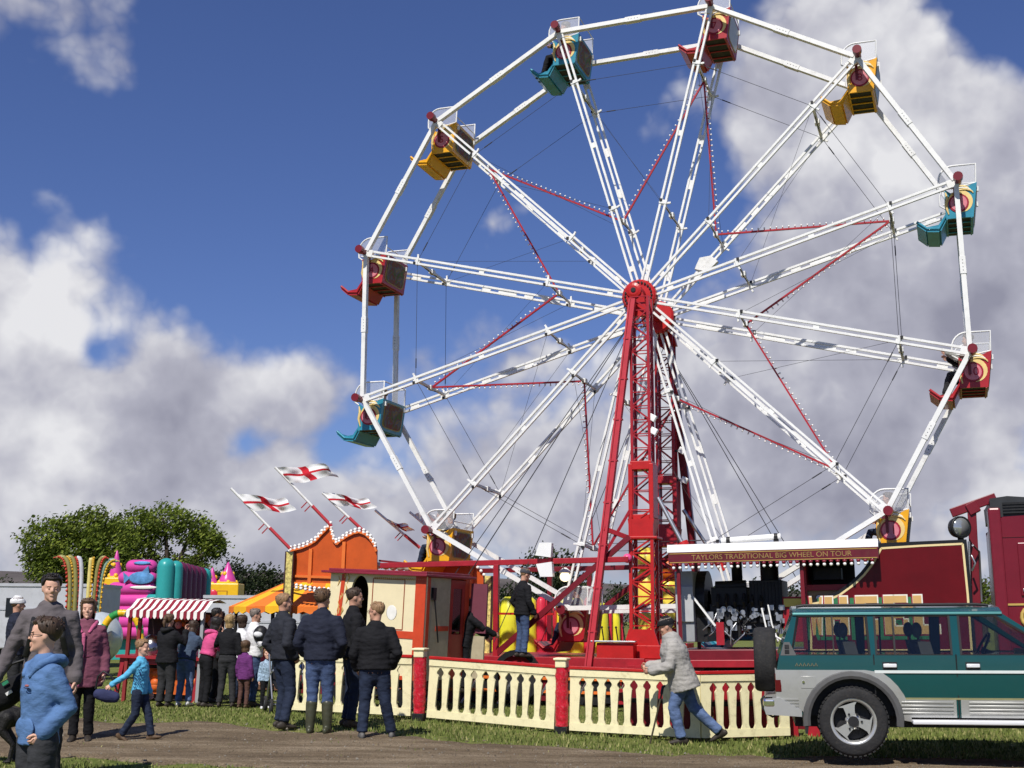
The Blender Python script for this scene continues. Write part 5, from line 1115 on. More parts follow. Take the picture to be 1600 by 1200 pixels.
# ---------------------------------------------------------------- red and white stall
def make_stall():
    S = M.Translation(gnd(188, 23.6)) @ M.Rotation(RAD(-9), 4, 'Z') @ M.Rotation(RAD(1.5), 4, 'Y'); root = thing('game_stall', 'fairground game stall under a scalloped red and white striped awning', 'stall', mat=S)
    L_ = 1.72; 
    def q(px, py, y=0.): x, z = onp(px, py, S, y); return V((x, y, z))
    zt = q(205, 933, .5).z; ze = q(195, 953, -.1).z; L_ = q(322, 960).x; zs = ze - .10; n = 23
    a = MB(); w = L_/n
    for i in range(n):
        mi = i % 2; x0, x1 = i*w, (i+1)*w
        prof = [(.95, zt - .06), (.62, zt), (.30, zt - .03), (.05, ze + .05), (-.10, ze)]
        for (y0, z0), (y1, z1) in zip(prof[:-1], prof[1:]): a.add([(x0, y0, z0), (x1, y0, z0), (x1, y1, z1), (x0, y1, z1)], [(0, 1, 2, 3)], mi)
        a.add([(x0, -.105, ze), (x1, -.105, ze), (x1, -.105, zs), ((x0+x1)/2 + w*.25, -.105, zs - .03), ((x0+x1)/2, -.105, zs - .04), ((x0+x1)/2 - w*.25, -.105, zs - .03), (x0, -.105, zs)], [(0, 1, 2, 3, 4, 5, 6)], mi)
    for i in range(6):                                                        # gathered end
        y0, y1 = -.1 + 1.05*i/6, -.1 + 1.05*(i+1)/6; h = lambda y: ze + (zt - ze)*min(1, max(0, (y + .1)/.72)); a.add([(0, y0, h(y0)), (0, y1, h(y1)), (-.04, y1, zs), (-.04, (y0+y1)/2, zs - .04), (-.04, y0, zs)], [(0, 1, 2, 3, 4)], 2)
    ao = a.build('awning', [mat('awning_white', (.80, .78, .72), .8, var=.04), mat('awning_red', (.23, .012, .03), .8, var=.08), mat('awning_end', (.55, .48, .42), .8, var=.4, scale=20)], root); so = ao.modifiers.new('t', 'SOLIDIFY'); so.thickness = .005
    for x, y in ((.04, 0), (.19, .1), (L_ - .05, 0), (.04, .9), (L_ - .05, .9)): p = MB(); p.b2(x - .03, x + .03, y - .03, y + .03, 0, ze + .03); p.build('post', mat('stall_post', (.24, .03, .03), .4, var=.2) if x < 1 else GREY, root)
    c = MB(); c.b2(-.15, L_, -.08, .95, .78, .83, 0); c.b2(-.1, L_ - .03, .0, .9, .68, .78, 0)
    for x in (-.1, .28, L_*.6, L_ - .1): c.prism([(x - .07, 0), (x, 0), (x + .1, .7), (x + .03, .7)], (-.02, .04), 0)
    c.build('counter', mat('counter_red', (.30, .02, .03), .4, var=.15), root)
    d = MB(); d.sphere((.36, .35, .95), (.24, .24, .26), 0, 18, 10); d.build('clear_dome', glass_mat('dome_plastic', (.55, .57, .5), .25, .2), root)
    g = MB()
    R_ = random.Random(4)
    for i in range(30): g.sphere((R_.uniform(.7, L_ - .1), R_.uniform(.5, .9), R_.uniform(.85, ze - .1)), R_.uniform(.05, .11), i % 3, 8, 6)
    g.build('hanging_prizes', [mat('prize_pink', (.5, .25, .28), .7, var=.3), mat('prize_brown', (.2, .10, .06), .8), mat('prize_orange', (.5, .12, .02), .6)], root)
    k = MB(); k.b2(.0, L_, .86, .93, .1, ze); k.b2(.1, L_ - .1, .3, .8, .05, .5); k.build('back_cloth', mat('stall_dark', (.05, .025, .025), .8, var=.4), root)
    o = MB(); o.b2(.1, L_ - .1, .23, .26, .15, .6)
    for i in range(9): o.sphere((.25 + R_.random()*(L_-.4), .22, .2 + R_.random()*.35), (.09, .05, .08), 0, 8, 6)
    o.build('painted_flames', mat('flame_orange', (.6, .12, .02), .5, var=.3), root)
make_stall()
# ================================================================ PEOPLE
SKIN = mat('skin', (.52, .28, .19), .5, var=.08, scale=12, spec=.35)
SKIN_P = mat('skin_pale', (.62, .36, .26), .5, var=.08, scale=12, spec=.35)
LIP = mat('lips', (.38, .12, .10), .4); EYEW = mat('eye_white', (.7, .68, .64), .25); IRIS = mat('eye_dark', (.03, .02, .015), .2)
def cloth(name, col, denim=False):
    return mat(name, col, .85, var=.4 if denim else .22, scale=6 if denim else 5, bump=.55, bscale=13, spec=.2, stretch=(1, 1, 1.7))
HAIRS = {'black': mat('hair_black', (.02, .016, .014), .45, var=.6, scale=34, bump=.4, bscale=60, stretch=(1, 1, .25)), 'brown': mat('hair_brown', (.10, .058, .032), .5, var=.6, scale=34, bump=.4, bscale=60, stretch=(1, 1, .25)), 'darkbrown': mat('hair_dark_brown', (.05, .03, .019), .5, var=.6, scale=34, bump=.4, bscale=60, stretch=(1, 1, .25)),
         'sandy': mat('hair_sandy', (.26, .155, .08), .55, var=.6, scale=34, bump=.4, bscale=60, stretch=(1, 1, .25)), 'blonde': mat('hair_blonde', (.36, .24, .11), .5, var=.6, scale=34, bump=.4, bscale=60, stretch=(1, 1, .25)), 'grey': mat('hair_grey', (.16, .13, .11), .55, var=.6, scale=34, bump=.4, bscale=60, stretch=(1, 1, .25))}
def loft(mb, pts, rad, lat=(1, 0, 0), n=14, mi=0, lats=None, flat=0):
    """limb surface: pts centre line, rad (lateral, depth) per ring, rounded ends"""
    pts = [V(p) for p in pts]; k = len(pts); rings = []
    for i, p in enumerate(pts):
        d = (pts[min(i+1, k-1)] - pts[max(i-1, 0)]).normalized(); l = V(lats[i] if lats else lat); x = (l - d*l.dot(d)).normalized(); y = d.cross(x)
        rx, ry = rad[i] if isinstance(rad[i], tuple) else (rad[i], rad[i])
        rings.append((p, d, x, y, rx, ry))
    p, d, x, y, rx, ry = rings[0]; pre = [(p - d*min(rx, ry)*c, d, x, y, rx*s, ry*s) for c, s in ((.95, .3), (.6, .8))]
    p, d, x, y, rx, ry = rings[-1]; post = [(p + d*min(rx, ry)*c, d, x, y, rx*s, ry*s) for c, s in ((.6, .8), (.95, .3))]
    if flat & 1: pre = []
    if flat & 2: post = []
    al = pre + rings + post; vs = []
    for p, d, x, y, rx, ry in al:
        for j in range(n): a = 2*pi*j/n; vs.append(p + x*(cos(a)*rx) + y*(sin(a)*ry))
    fs = [(i*n+j, i*n+(j+1) % n, (i+1)*n+(j+1) % n, (i+1)*n+j) for i in range(len(al)-1) for j in range(n)]
    fs += [tuple(range(n))[::-1], tuple(range((len(al)-1)*n, len(al)*n))]
    return mb.add(vs, fs, mi, True)
def fuse(mb, voxel, smooth=4, wrinkle=0., seed=0., extra=None):
    """voxel-join the lofts into one continuous closed skin"""
    me = mb.mesh('tmp', []); ob = bpy.data.objects.new('tmp', me); COL.objects.link(ob)
    r = ob.modifiers.new('r', 'REMESH'); r.mode = 'VOXEL'; r.voxel_size = voxel; r.use_smooth_shade = True
    s = ob.modifiers.new('s', 'SMOOTH'); s.factor = .5; s.iterations = smooth
    return dict(ob=ob, wrinkle=wrinkle, seed=seed, extra=None)
def link(name, tk, mats, parent):
    ob = bpy.data.objects.new(name, bpy.data.meshes.new(name)); COL.objects.link(ob); ob.parent = parent
    JOBS.append((tk, ob, mats if isinstance(mats, (list, tuple)) else [mats])); return ob
HP = [(.0, .058, .010, .018), (.05, .075, -.008, .036), (.15, .080, -.034, .053), (.25, .080, -.058, .061), (.38, .080, -.078, .067), (.50, .078, -.092, .071), (.60, .087, -.100, .075), (.72, .085, -.103, .077), (.84, .070, -.096, .069), (.93, .045, -.078, .050), (.99, .010, -.045, .018)]
def hring(t):
    t = max(0, min(.99, t))
    for (a, b) in zip(HP[:-1], HP[1:]):
        if a[0] <= t <= b[0]: k = (t - a[0])/(b[0] - a[0]); return [a[i] + (b[i] - a[i])*k for i in range(1, 4)]
    return HP[-1][1:]
HH = .235
DEFAULT = dict(lean=0, side=0, hy=0, hp=0, fem=False, bulk=1.0, hip=.93, head=1.07, sw=1.0,
               armL=((-.06, -.03, -.29), (-.075, .05, -.53)), armR=((.06, -.03, -.29), (.075, .05, -.53)),
               legL=((-.10, .02, .49), (-.11, -.03, .09)), legR=((.10, .02, .49), (.11, -.03, .09)), curl=.6)
def person(label, px, Y, h, face, pose=None, top=None, legs=None, shoes=None, hair=('short', 'brown'), skin=None, group=None, hood=None, glasses=False, hem=.86, collar=False, pos=None, boots=0., cap=None, strip=None, backpack=False, sleeves=1., fine=1., skirt=None, mouth=False):
    P = dict(DEFAULT); P.update(pose or {}); s = h/1.75*.935; skin = skin or SKIN
    base = V(pos) if pos is not None else gnd(px, Y); root = thing('person', label, 'person', base, -RAD(face), group)
    hd = P['head']; fem = P['fem']; B = P['bulk']
    hipz = P['hip']; Rl = M.Rotation(-RAD(P['lean']), 3, 'X') @ M.Rotation(RAD(P['side']), 3, 'Y'); pel = V((0, 0, hipz))
    def T(x, y, z): return pel + Rl @ V((x, y, z - .93))                      # torso point given for an upright 1.75 m figure
    sw = (.165 if fem else .188)*P['sw']; LAT = Rl @ V((1, 0, 0))
    sh = {-1: T(-sw, -.005, 1.385), 1: T(sw, -.005, 1.385)}
    arms = {}
    for sg, key in ((-1, 'armL'), (1, 'armR')):
        e, w = P[key]; arms[sg] = (sh[sg], sh[sg] + V(e), sh[sg] + V(w))
    lg = {}
    for sg, key in ((-1, 'legL'), (1, 'legR')):
        k, a = P[key]; lg[sg] = (pel + V((sg*.09, 0, -.03)), V(k), V(a))
    hip_r = (.168 if fem else .16)*B; wa = (.125 if fem else .145)*B; ch = (.15 if fem else .172)*B
    tor = [((0, -.005, .90), (hip_r, .115*B)), ((0, 0, 1.0), ((hip_r + wa)/2, .108*B)), ((0, .004, 1.10), (wa, .10*B)), ((0, .006, 1.24), (ch, .112*B)), ((0, .002, 1.33), (ch*1.02, .102*B)), ((0, -.006, 1.395), (sw*.80, .082)), ((0, -.010, 1.44), (sw*.47, .066)), ((0, -.012, 1.478), (.062, .058))]
    def torso(mb, off, z0=.86, z1=1.5, ex=0.):
        pts, rad = [], []
        for (p, r) in tor:
            if z0 - .001 <= p[2] <= z1: pts.append(T(*p)); rad.append((r[0] + off + ex, r[1] + off + ex*.7))
        if pts and tor[0][0][2] > z0 + .001: pts.insert(0, T(0, -.005, z0)); rad.insert(0, (hip_r + off*1.15 + ex, .115*B + off*1.15 + ex))
        loft(mb, pts, rad, LAT, 18, 0, None, 1)
    def arm(mb, sg, off, t1=1.0, cuff=0.):
        a, e, w = arms[sg]; q = [a.lerp(T(0, -.005, 1.375), .35), a, a.lerp(e, .35), a.lerp(e, .75), e, e.lerp(w, .3), e.lerp(w, .7), e.lerp(w, t1)]
        rr = [.055, .058, .050, .043, .041, .042, .035, .030 + cuff]; f = (.9 if fem else 1.0)
        loft(mb, q, [x*f*(B*.5 + .5) + off for x in rr], (0, 1, 0), 12)
    def leg(mb, sg, off, t1=1.0, flare=0.):
        a, k, an = lg[sg]; q = [a, a.lerp(k, .3), a.lerp(k, .7), k, k.lerp(an, .3), k.lerp(an, .65), k.lerp(an, t1)]
        rr = [.088, .082, .066, .056, .056, .046, .040 + flare]; loft(mb, q, [x*(B*.5 + .5) + off for x in rr], (1, 0, 0), 14, 0, None, 2)
    # ---------- body: one continuous skin, hands and face included
    b = MB(); torso(b, -.004); 
    for sg in (-1, 1): arm(b, sg, -.003); leg(b, sg, -.004)
    neck0, headc = T(0, -.012, 1.45), T(0, .012, 1.525)
    Rh = Rl @ M.Rotation(-RAD(P['hy']), 3, 'Z') @ M.Rotation(RAD(P['hp']), 3, 'X')
    if P.get('headup'): Rh = M.Rotation(-RAD(P['hy']), 3, 'Z') @ M.Rotation(RAD(P['hp']), 3, 'X')
    hs = hd*(1.0 if not fem else .96)
    def Hd(x, y, z): return headc + Rh @ (V((x, y, z))*hs)
    loft(b, [T(0, -.014, 1.44), T(0, -.006, 1.50), Hd(0, -.02, .08)], [(.062, .06), (.052, .054), (.054, .058)], LAT, 14)
    rings = []; n = 20; vs = []
    for t, f, k, w in HP:
        for j in range(n):
            a = 2*pi*j/n; x = w*cos(a); y = (f + k)/2 + (f - k)/2*sin(a); vs.append(Hd(x, y, t*HH))
    m_ = len(HP); b.add(vs, [(i*n+j, i*n+(j+1) % n, (i+1)*n+(j+1) % n, (i+1)*n+j) for i in range(m_-1) for j in range(n)] + [tuple(range(n))[::-1], tuple(range((m_-1)*n, m_*n))], 0, True)
    # nose, brow ridge, chin, palms
    loft(b, [Hd(0, .076, .56*HH), Hd(0, .098, .44*HH), Hd(0, .100, .385*HH)], [(.009, .008), (.012, .012), (.017, .012)], LAT, 10)
    b.sphere(Hd(0, .072, .055*HH), .02, 0, 10, 8); 
    for sg in (-1, 1):
        b.sphere(Hd(sg*.03, .074, .585*HH), (.024*hs, .012, .008), 0, 10, 6); b.sphere(Hd(sg*.040, .056, .37*HH), .024*hs, 0, 10, 6)
        b.sphere(Hd(sg*.077, -.008, .47*HH), (.010, .022, .032), 0, 10, 8, Rh)
        a, e, w = arms[sg]; d = (w - e).normalized(); side = d.cross(V((0, 1, .2))).normalized(); nrm = side.cross(d)
        loft(b, [w - d*.03, w + d*.03, w + d*.085], [(.024, .020), (.038, .016), (.038, .014)], nrm, 10)
    vox = .0125 if fine >= 1 else .017
    body_me = fuse(b, vox*(.9 if h < 1.3 else 1), 3)
    ex = MB()                                                                  # fingers, eyes, lips join the same mesh
    for sg in (-1, 1):
        a, e, w = arms[sg]; d = (w - e).normalized(); side = d.cross(V((0, 1, .2))).normalized(); nrm = side.cross(d); c = P['curl']; ln = (.068, .078, .073, .056)
        for i in range(4):
            o = w + d*.078 + nrm*(.027 - .018*i); cd = (d*cos(c*.6) - side*sg*sin(c*.6)); c2 = (d*cos(c*1.7) - side*sg*sin(c*1.7)); L_ = ln[i]
            ex.tube([o - d*.02, o + d*.005, o + cd*L_*.45, o + cd*L_*.45 + c2*L_*.35, o + cd*L_*.45 + c2*L_*.55], [.0095, .0095, .0088, .008, .005], 7, 0)
        o = w + d*.03 + nrm*.032; ex.tube([o - nrm*.012, o + nrm*.012 + d*.012 - side*sg*.01, o + nrm*.02 + d*.04 - side*sg*.022, o + nrm*.018 + d*.058 - side*sg*.028], [.011, .0115, .010, .006], 7, 0)
        ex.sphere(Hd(sg*.031, .0765, .505*HH), (.0115*hs, .0045, .006), 2, 10, 6, Rh); ex.sphere(Hd(sg*.031, .0805, .505*HH), .0062*hs, 3, 8, 6)
        ex.bar(Hd(sg*.014, .085, .585*HH), Hd(sg*.048, .074, .590*HH), .010, .006, 4)
    if mouth: ex.sphere(Hd(0, .0815, .225*HH), (.021, .010, .017), 3, 12, 8, Rh); ex.sphere(Hd(0, .083, .265*HH), (.022, .008, .005), 1, 10, 6, Rh); ex.sphere(Hd(0, .081, .175*HH), (.019, .009, .006), 1, 10, 6, Rh)
    else: ex.sphere(Hd(0, .080, .245*HH), (.024, .007, .006), 1, 12, 6, Rh); ex.sphere(Hd(0, .080, .215*HH), (.021, .007, .006), 1, 12, 6, Rh)
    body_me['extra'] = ex
    hm = HAIRS[hair[1]] if hair else HAIRS['brown']
    body = link('body', body_me, [skin, LIP, EYEW, IRIS, hm], root); body.scale = (s,)*3
    # ---------- clothes
    def garment(name, mb, m, wr, vx=.0145):
        o = link(name, fuse(mb, vx if fine >= 1 or vx < .012 else .020, 3, wr, sum(map(ord, label)) % 97), m, root); o.scale = (s,)*3; return o
    if top:
        t = MB(); off, ex_ = top[2] if len(top) > 2 else (.020, .0)
        torso(t, off, hem, 1.46, ex_)
        for sg in (-1, 1): arm(t, sg, off*.85, .93*sleeves, .012)
        if collar: loft(t, [T(0, -.012, 1.43), T(0, -.006, 1.505)], [(.085, .082), (.073, .075)], LAT, 16)
        else: loft(t, [T(0, -.01, 1.42), T(0, -.012, 1.452)], [(.10, .085), (.078, .074)], LAT, 14)
        to = garment(top[1], t, top[0], .0085 if fine >= 1 and Y > 12 else .0055)
        if hood:
            g = MB(); loft(g, [T(-.045, .138*B, 1.36), T(-.088, .075, 1.435), T(-.105, -.02, 1.48), T(-.07, -.095, 1.475), T(0, -.13, 1.45), T(.07, -.095, 1.475), T(.105, -.02, 1.48), T(.088, .075, 1.435), T(.045, .138*B, 1.36)], [(.020, .022), (.03, .034), (.035, .04), (.045, .055), (.05, .075), (.045, .055), (.035, .04), (.03, .034), (.020, .022)], (0, 0, 1), 12)
            g2 = garment('hood', g, hood, .006)
        if strip:                                                              # pale front opening or band
            g = MB(); c0 = [T(.012, .132*B + off + ex_*.7, 1.34), T(.015, .135*B + off + ex_*.7, 1.15), T(.03, .148*B + off + ex_*.7, .95), T(.05, .155*B + off*1.15 + ex_*.8, hem + .02)]; loft(g, c0, [(.026, .014)]*4, LAT, 8); garment('facing', g, strip, .002, .009)
    if legs:
        t = MB(); pts = [T(0, -.005, 1.0), pel + V((0, -.005, -.03)), pel + V((0, -.005, -.09))]; loft(t, pts, [((hip_r + wa)/2 + .010, .108*B + .010), (hip_r + .012, .118*B + .012), (hip_r*.8, .10*B)], LAT, 16)
        for sg in (-1, 1): leg(t, sg, legs[2] if len(legs) > 2 else .014, .97 if not boots else .30, .012)
        garment(legs[1], t, legs[0], .006)
    if skirt:
        t = MB(); loft(t, [T(0, 0, 1.02), pel + V((0, 0, -.05)), pel + V((0, 0, -.25)), pel + V((0, 0, -.42))], [(.14, .11), (.185, .14), (.22, .18), (.24, .2)], LAT, 18, 0, None, 2); garment('skirt', t, skirt, .006)
    for sg in (-1, 1):
        a, k, an = lg[sg]; sd = MB(); fw = V((sg*.12, 1, 0)).normalized(); sh_d = (an - k).normalized()
        tip = P.get('toeL' if sg < 0 else 'toeR', 0.); Rt = M.Rotation(RAD(tip), 3, V((1, 0, 0))); fwd = Rt @ fw; dn = Rt @ V((0, 0, -1))
        pts = [an - fwd*.065 + dn*.035, an - fwd*.02 + dn*.030, an + fwd*.06 + dn*.040, an + fwd*.13 + dn*.052, an + fwd*.165 + dn*.056]
        lats = [fwd.cross(dn)]*5; loft(sd, pts, [(.034, .044), (.038, .056), (.043, .042), (.044, .030), (.034, .022)], None, 12, 0, lats)
        loft(sd, [an + V((0, 0, .03)), an + dn*.03], [.046, .046], (1, 0, 0), 12)
        if boots: loft(sd, [an + dn*.02, an.lerp(k, .35), an.lerp(k, boots), an.lerp(k, boots + .03)], [.052, .066, .074, .074], (1, 0, 0), 14)
        so = garment('boot' if boots else 'shoe', sd, shoes or mats_shoe, .002, .0125)
    # ---------- hair / headgear
    if hair and hair[0] != 'none':
        hb = MB(); n, kk = 36, 14; vs = []; style = hair[0]; R_ = random.Random(sum(map(ord, label))); lo = {'short': .30, 'crop': .34, 'long': -.55, 'tail': .22, 'bob': -.02, 'messy': .20}[style]; thick = {'short': .017, 'crop': .008, 'long': .022, 'tail': .014, 'bob': .026, 'messy': .024}[style]
        if hair[0] == 'crop': thick = .009
        for j in range(n):
            a = 2*pi*j/n; fr = sin(a)                                          # fr = 1 in front, -1 behind
            u = (1 - fr)/2; t_front = .80 if style != 'messy' else .74; t_side = .50 if style not in ('long', 'bob') else lo*.7
            t0 = t_front + (t_side - t_front)*min(1, u/.45)**1.3 if u < .45 else t_side + (lo - t_side)*((u - .45)/.55)
            if fr > .55: t0 = t_front - .03*R_.random()
            for i in range(kk+1):
                q = i/kk; t = t0 + (1.0 - t0)*q; f, k_, w = hring(max(.28, t)); nf = NZ.noise(V((cos(a)*5, sin(a)*5, t*4 + R_.random()*.05)))
                o = thick*(min(1, q*5) if style not in ('long', 'bob') else min(1, .4 + q*3))*(1 + .16*nf) - (.004 if i == 0 and style not in ('long', 'bob') else 0)
                if style in ('long', 'bob') and t < .3: o += .012 + .02*(0.3 - t)
                sc = 1 + o/.085; x = w*cos(a)*sc; y = ((f + k_)/2) + ((f - k_)/2)*fr*sc
                z = t*HH + (o*.8 if t > .7 else 0); vs.append(Hd(x, y, z))
        fs = [(j*(kk+1)+i, ((j+1) % n)*(kk+1)+i, ((j+1) % n)*(kk+1)+i+1, j*(kk+1)+i+1) for j in range(n) for i in range(kk)]
        hb.add(vs, fs, 0, True); hb.add([vs[j*(kk+1)+kk] for j in range(n)], [tuple(range(n))], 0, True)
        for i in range(60 if style in ('messy', 'short') else 24):             # loose locks break the outline
            j = R_.randrange(n); q = R_.randrange(kk//2, kk); p = vs[j*(kk+1)+q]; c = Hd(0, -.01, .55*HH); d = (p - c).normalized(); g = Rh @ V((R_.uniform(-.5, .5), R_.uniform(-.2, .6), -.3)); e = p + d*.008 + g*.018
            hb.tube([p - d*.008, p + d*.008, e], [.009, .008, .002], 5, 0, False)
        if style == 'tail': hb.sphere(Hd(0, -.125, .62*HH), (.045, .05, .05), 0, 12, 8); loft(hb, [Hd(0, -.13, .6*HH), Hd(0, -.155, .35*HH), Hd(0, -.14, .0)], [(.035, .03), (.035, .03), (.015, .012)], LAT, 10)
        ho = hb.build('hair', hm, root); ho.scale = (s,)*3
    if cap:
        cb = MB(); n = 24; prof = [(.60, 1.20), (.68, 1.24), (.84, 1.27), (.94, 1.28), (1.03, 1.5)]; vs = []
        for t, g in prof:
            f, k_, w = hring(t)
            for j in range(n): a = 2*pi*j/n; vs.append(Hd(w*g*cos(a), (f+k_)/2 + (f-k_)/2*g*sin(a), (t if t < 1 else 1.10)*HH))
        cb.add(vs, [(i*n+j, i*n+(j+1) % n, (i+1)*n+(j+1) % n, (i+1)*n+j) for i in range(len(prof)-1) for j in range(n)] + [tuple(range((len(prof)-1)*n, len(prof)*n))], 0, True)
        if cap[1]: pk = [Hd(.07*cos(t), .07 + .085*sin(t), (.665 - .02*sin(t))*HH) for t in [pi*i/10 for i in range(11)]]; cb.add(pk + [p + Rh @ V((0, 0, .008)) for p in pk], [tuple(range(11)), tuple(range(11, 22))] + [(i, i+1, 12+i, 11+i) for i in range(10)], 0)
        co = cb.build('cap', cap[0], root); co.scale = (s,)*3
    if glasses:
        gb = MB()
        for sg in (-1, 1): gb.tube([Hd(sg*.033 + .022*cos(t), .094, .50*HH + .015*sin(t)) for t in [2*pi*i/14 for i in range(14)]], .0022, 5, 0, False, True); gb.tube([Hd(sg*.055, .092, .505*HH), Hd(sg*.078, .0, .505*HH)], .0022, 5)
        gb.tube([Hd(-.011, .096, .51*HH), Hd(.011, .096, .51*HH)], .0022, 5); go = gb.build('glasses', BLACK, root); go.scale = (s,)*3
    if backpack:
        g = MB(); loft(g, [T(0, -.19, 1.05), T(0, -.21, 1.2), T(0, -.17, 1.40)], [(.14, .08), (.15, .10), (.12, .06)], LAT, 14)
        for sg in (-1, 1): loft(g, [T(sg*.10, -.12, 1.40), T(sg*.11, -.01, 1.447), T(sg*.115, .132, 1.34), T(sg*.125, .150, 1.22), T(sg*.165, .09, 1.06), T(sg*.13, -.12, 1.05)], [(.030, .014)]*6, LAT, 8)
        garment('backpack', g, BLACK, .002, .009)
    root['_s'] = s
    return root, dict(T=T, Hd=Hd, s=s, arms=arms, B=B)
mats_shoe = mat('dark_shoe', (.035, .028, .022), .6, var=.3, scale=12)
SHOE_B = mat('brown_shoe', (.09, .055, .03), .65, var=.3, scale=12); SHOE_W = mat('white_trainer', (.6, .6, .6), .5, var=.1)
JEANS = cloth('blue_jeans', (.055, .085, .17), True); JEANS_D = cloth('dark_jeans', (.018, .026, .05), True); JEANS_L = cloth('faded_jeans', (.10, .15, .28), True); NAVY = cloth('navy_cloth', (.016, .019, .034)); BLK = cloth('black_cloth', (.010, .010, .012)); CHAR = cloth('charcoal_cloth', (.028, .028, .030)); WHITE_C = cloth('white_cloth', (.72, .72, .72))
hang = lambda o=0., f=.05: (((-.06 - o, -.03, -.29), (-.075 - o, f, -.53)), ((.06 + o, -.03, -.29), (.075 + o, f, -.53)))
def mk(**k): return k
pocketL, pocketR = ((-.10, -.09, -.27), (-.035, .07, -.44)), ((.10, -.09, -.27), (.035, .07, -.44))
# four men with their backs to us in front of the fence
person('man in dark grey jacket and dark jeans, leftmost of the four standing men', 440, 16.6, 1.79, 52, mk(armL=pocketL, armR=pocketR, lean=-3, hy=18, legL=((-.09, .06, .49), (-.10, .02, .09)), legR=((.13, .05, .48), (.17, -.06, .09)), bulk=1.08), (cloth('dark_grey_jacket', (.022, .024, .032)), 'jacket', (.034, .012)), (JEANS_D, 'jeans', .018), mats_shoe, ('crop', 'sandy'), collar=True, hem=.90, group='four men watching the wheel')
person('man in navy jacket, blue jeans and green wellington boots, back turned to the camera', 498, 16.1, 1.87, 6, mk(armL=((-.10, -.06, -.27), (-.03, .10, -.40)), armR=((.10, -.06, -.27), (.03, .10, -.40)), hy=20, bulk=1.06, legL=((-.095, .02, .49), (-.10, -.03, .09)), legR=((.095, .03, .49), (.11, -.01, .09))), (NAVY, 'jacket', (.034, .012)), (JEANS, 'jeans', .014), mat('wellington_green', (.05, .052, .030), .4, var=.25, scale=9, dirt=.4), ('short', 'brown'), collar=True, hem=.90, boots=.72, group='four men watching the wheel')
person('man in black top with dark cropped hair, half hidden third of the four men', 548, 16.9, 1.88, 68, mk(armL=pocketL, armR=hang()[1], hy=8, bulk=1.04), (BLK, 'jacket', (.030, .01)), (JEANS_D, 'jeans', .016), SHOE_B, ('crop', 'darkbrown'), collar=True, hem=.88, group='four men watching the wheel')
r_, _q = person('man in black sweater and glasses with legs apart, rightmost of the four standing men', 584, 15.8, 1.74, -8, mk(armL=((-.10, .0, -.28), (-.05, .13, -.46)), armR=pocketR, hy=-62, bulk=1.14, legL=((-.12, .03, .48), (-.15, -.02, .09)), legR=((.14, .0, .49), (.24, .06, .09)), hip=.92), (BLK, 'sweater', (.030, .015)), (JEANS_D, 'jeans', .018), mat('grey_shoe', (.12, .115, .11), .6, var=.2), ('crop', 'sandy'), glasses=True, hem=.90, group='four men watching the wheel')
# walking man in grey
person('stooping man in pale grey jacket, black cap and blue jeans walking left past the fence', 1066, 16.35, 1.70, -86, mk(lean=16, hip=.90, hp=-14, headup=True, armL=((-.06, .05, -.28), (-.02, .30, -.34)), armR=((.05, .08, -.27), (.02, .32, -.30)), legL=((-.09, .12, .50), (-.09, .02, .09)), legR=((.10, -.16, .50), (.10, -.52, .17)), toeR=-25, curl=1.0, bulk=1.1), (cloth('pale_grey_jacket', (.34, .325, .30)), 'jacket', (.045, .05)), (JEANS_L, 'jeans', .024), mats_shoe, ('crop', 'grey'), cap=(cloth('black_cap', (.012, .012, .014)), True), hem=.76, collar=True)
st = thing('walking_stick', 'thin dark stick beside the stooping man in the grey jacket', 'stick', gnd(1015, 16.4)); q = MB(); q.tube([(0, 0, 0), (.13, -.02, .52), (.155, -.02, .62)], .012, 7); q.build('shaft', mat('stick_wood', (.06, .05, .03), .6), st); q = MB(); q.tube([(.15, -.02, .61), (.17, -.02, .70), (.2, -.02, .71)], .018, 7); q.build('grip', BLACK, st)
# boy in front
rb, qb = person('boy in blue hooded sweatshirt with short dark hair and glasses, nearest the camera', 62, 8.3, 1.61, -136, mk(hy=30, hp=2, head=1.08, bulk=.86, sw=.80, curl=1.5, armL=((-.075, -.11, -.25), (.0, .05, -.44)), armR=((.045, -.07, -.27), (-.03, .03, -.45)), legL=((-.09, .02, .49), (-.12, -.03, .09))), (cloth('blue_sweatshirt', (.085, .165, .33)), 'sweatshirt', (.028, .012)), (cloth('grey_trousers', (.035, .036, .04)), 'trousers', .03), mats_shoe, ('short', 'darkbrown'), SKIN_P, hood=cloth('blue_hood', (.09, .175, .35)), glasses=True, hem=.86, mouth=True)
def detail(name, mb, m, root, s): o = mb.build(name, m, root); o.scale = (s,)*3; return o
q = MB(); T_ = qb['T']; q.sphere(T_(-.07, .150, 1.29), (.030, .010, .010), 0, 12, 8); q.tube([T_(-.10, .150, 1.275), T_(-.07, .158, 1.273), T_(-.04, .156, 1.277)], .004, 6, 1); detail('chest_emblem', q, [mat('emblem_red', (.3, .1, .1), .7), mat('emblem_dark', (.03, .03, .08), .7)], rb, qb['s'])
q = MB(); q.sphere(T_(0, .110, .985), (.14, .022, .085), 0, 24, 14); detail('front_pocket', q, _mats['blue_hood'], rb, qb['s'])
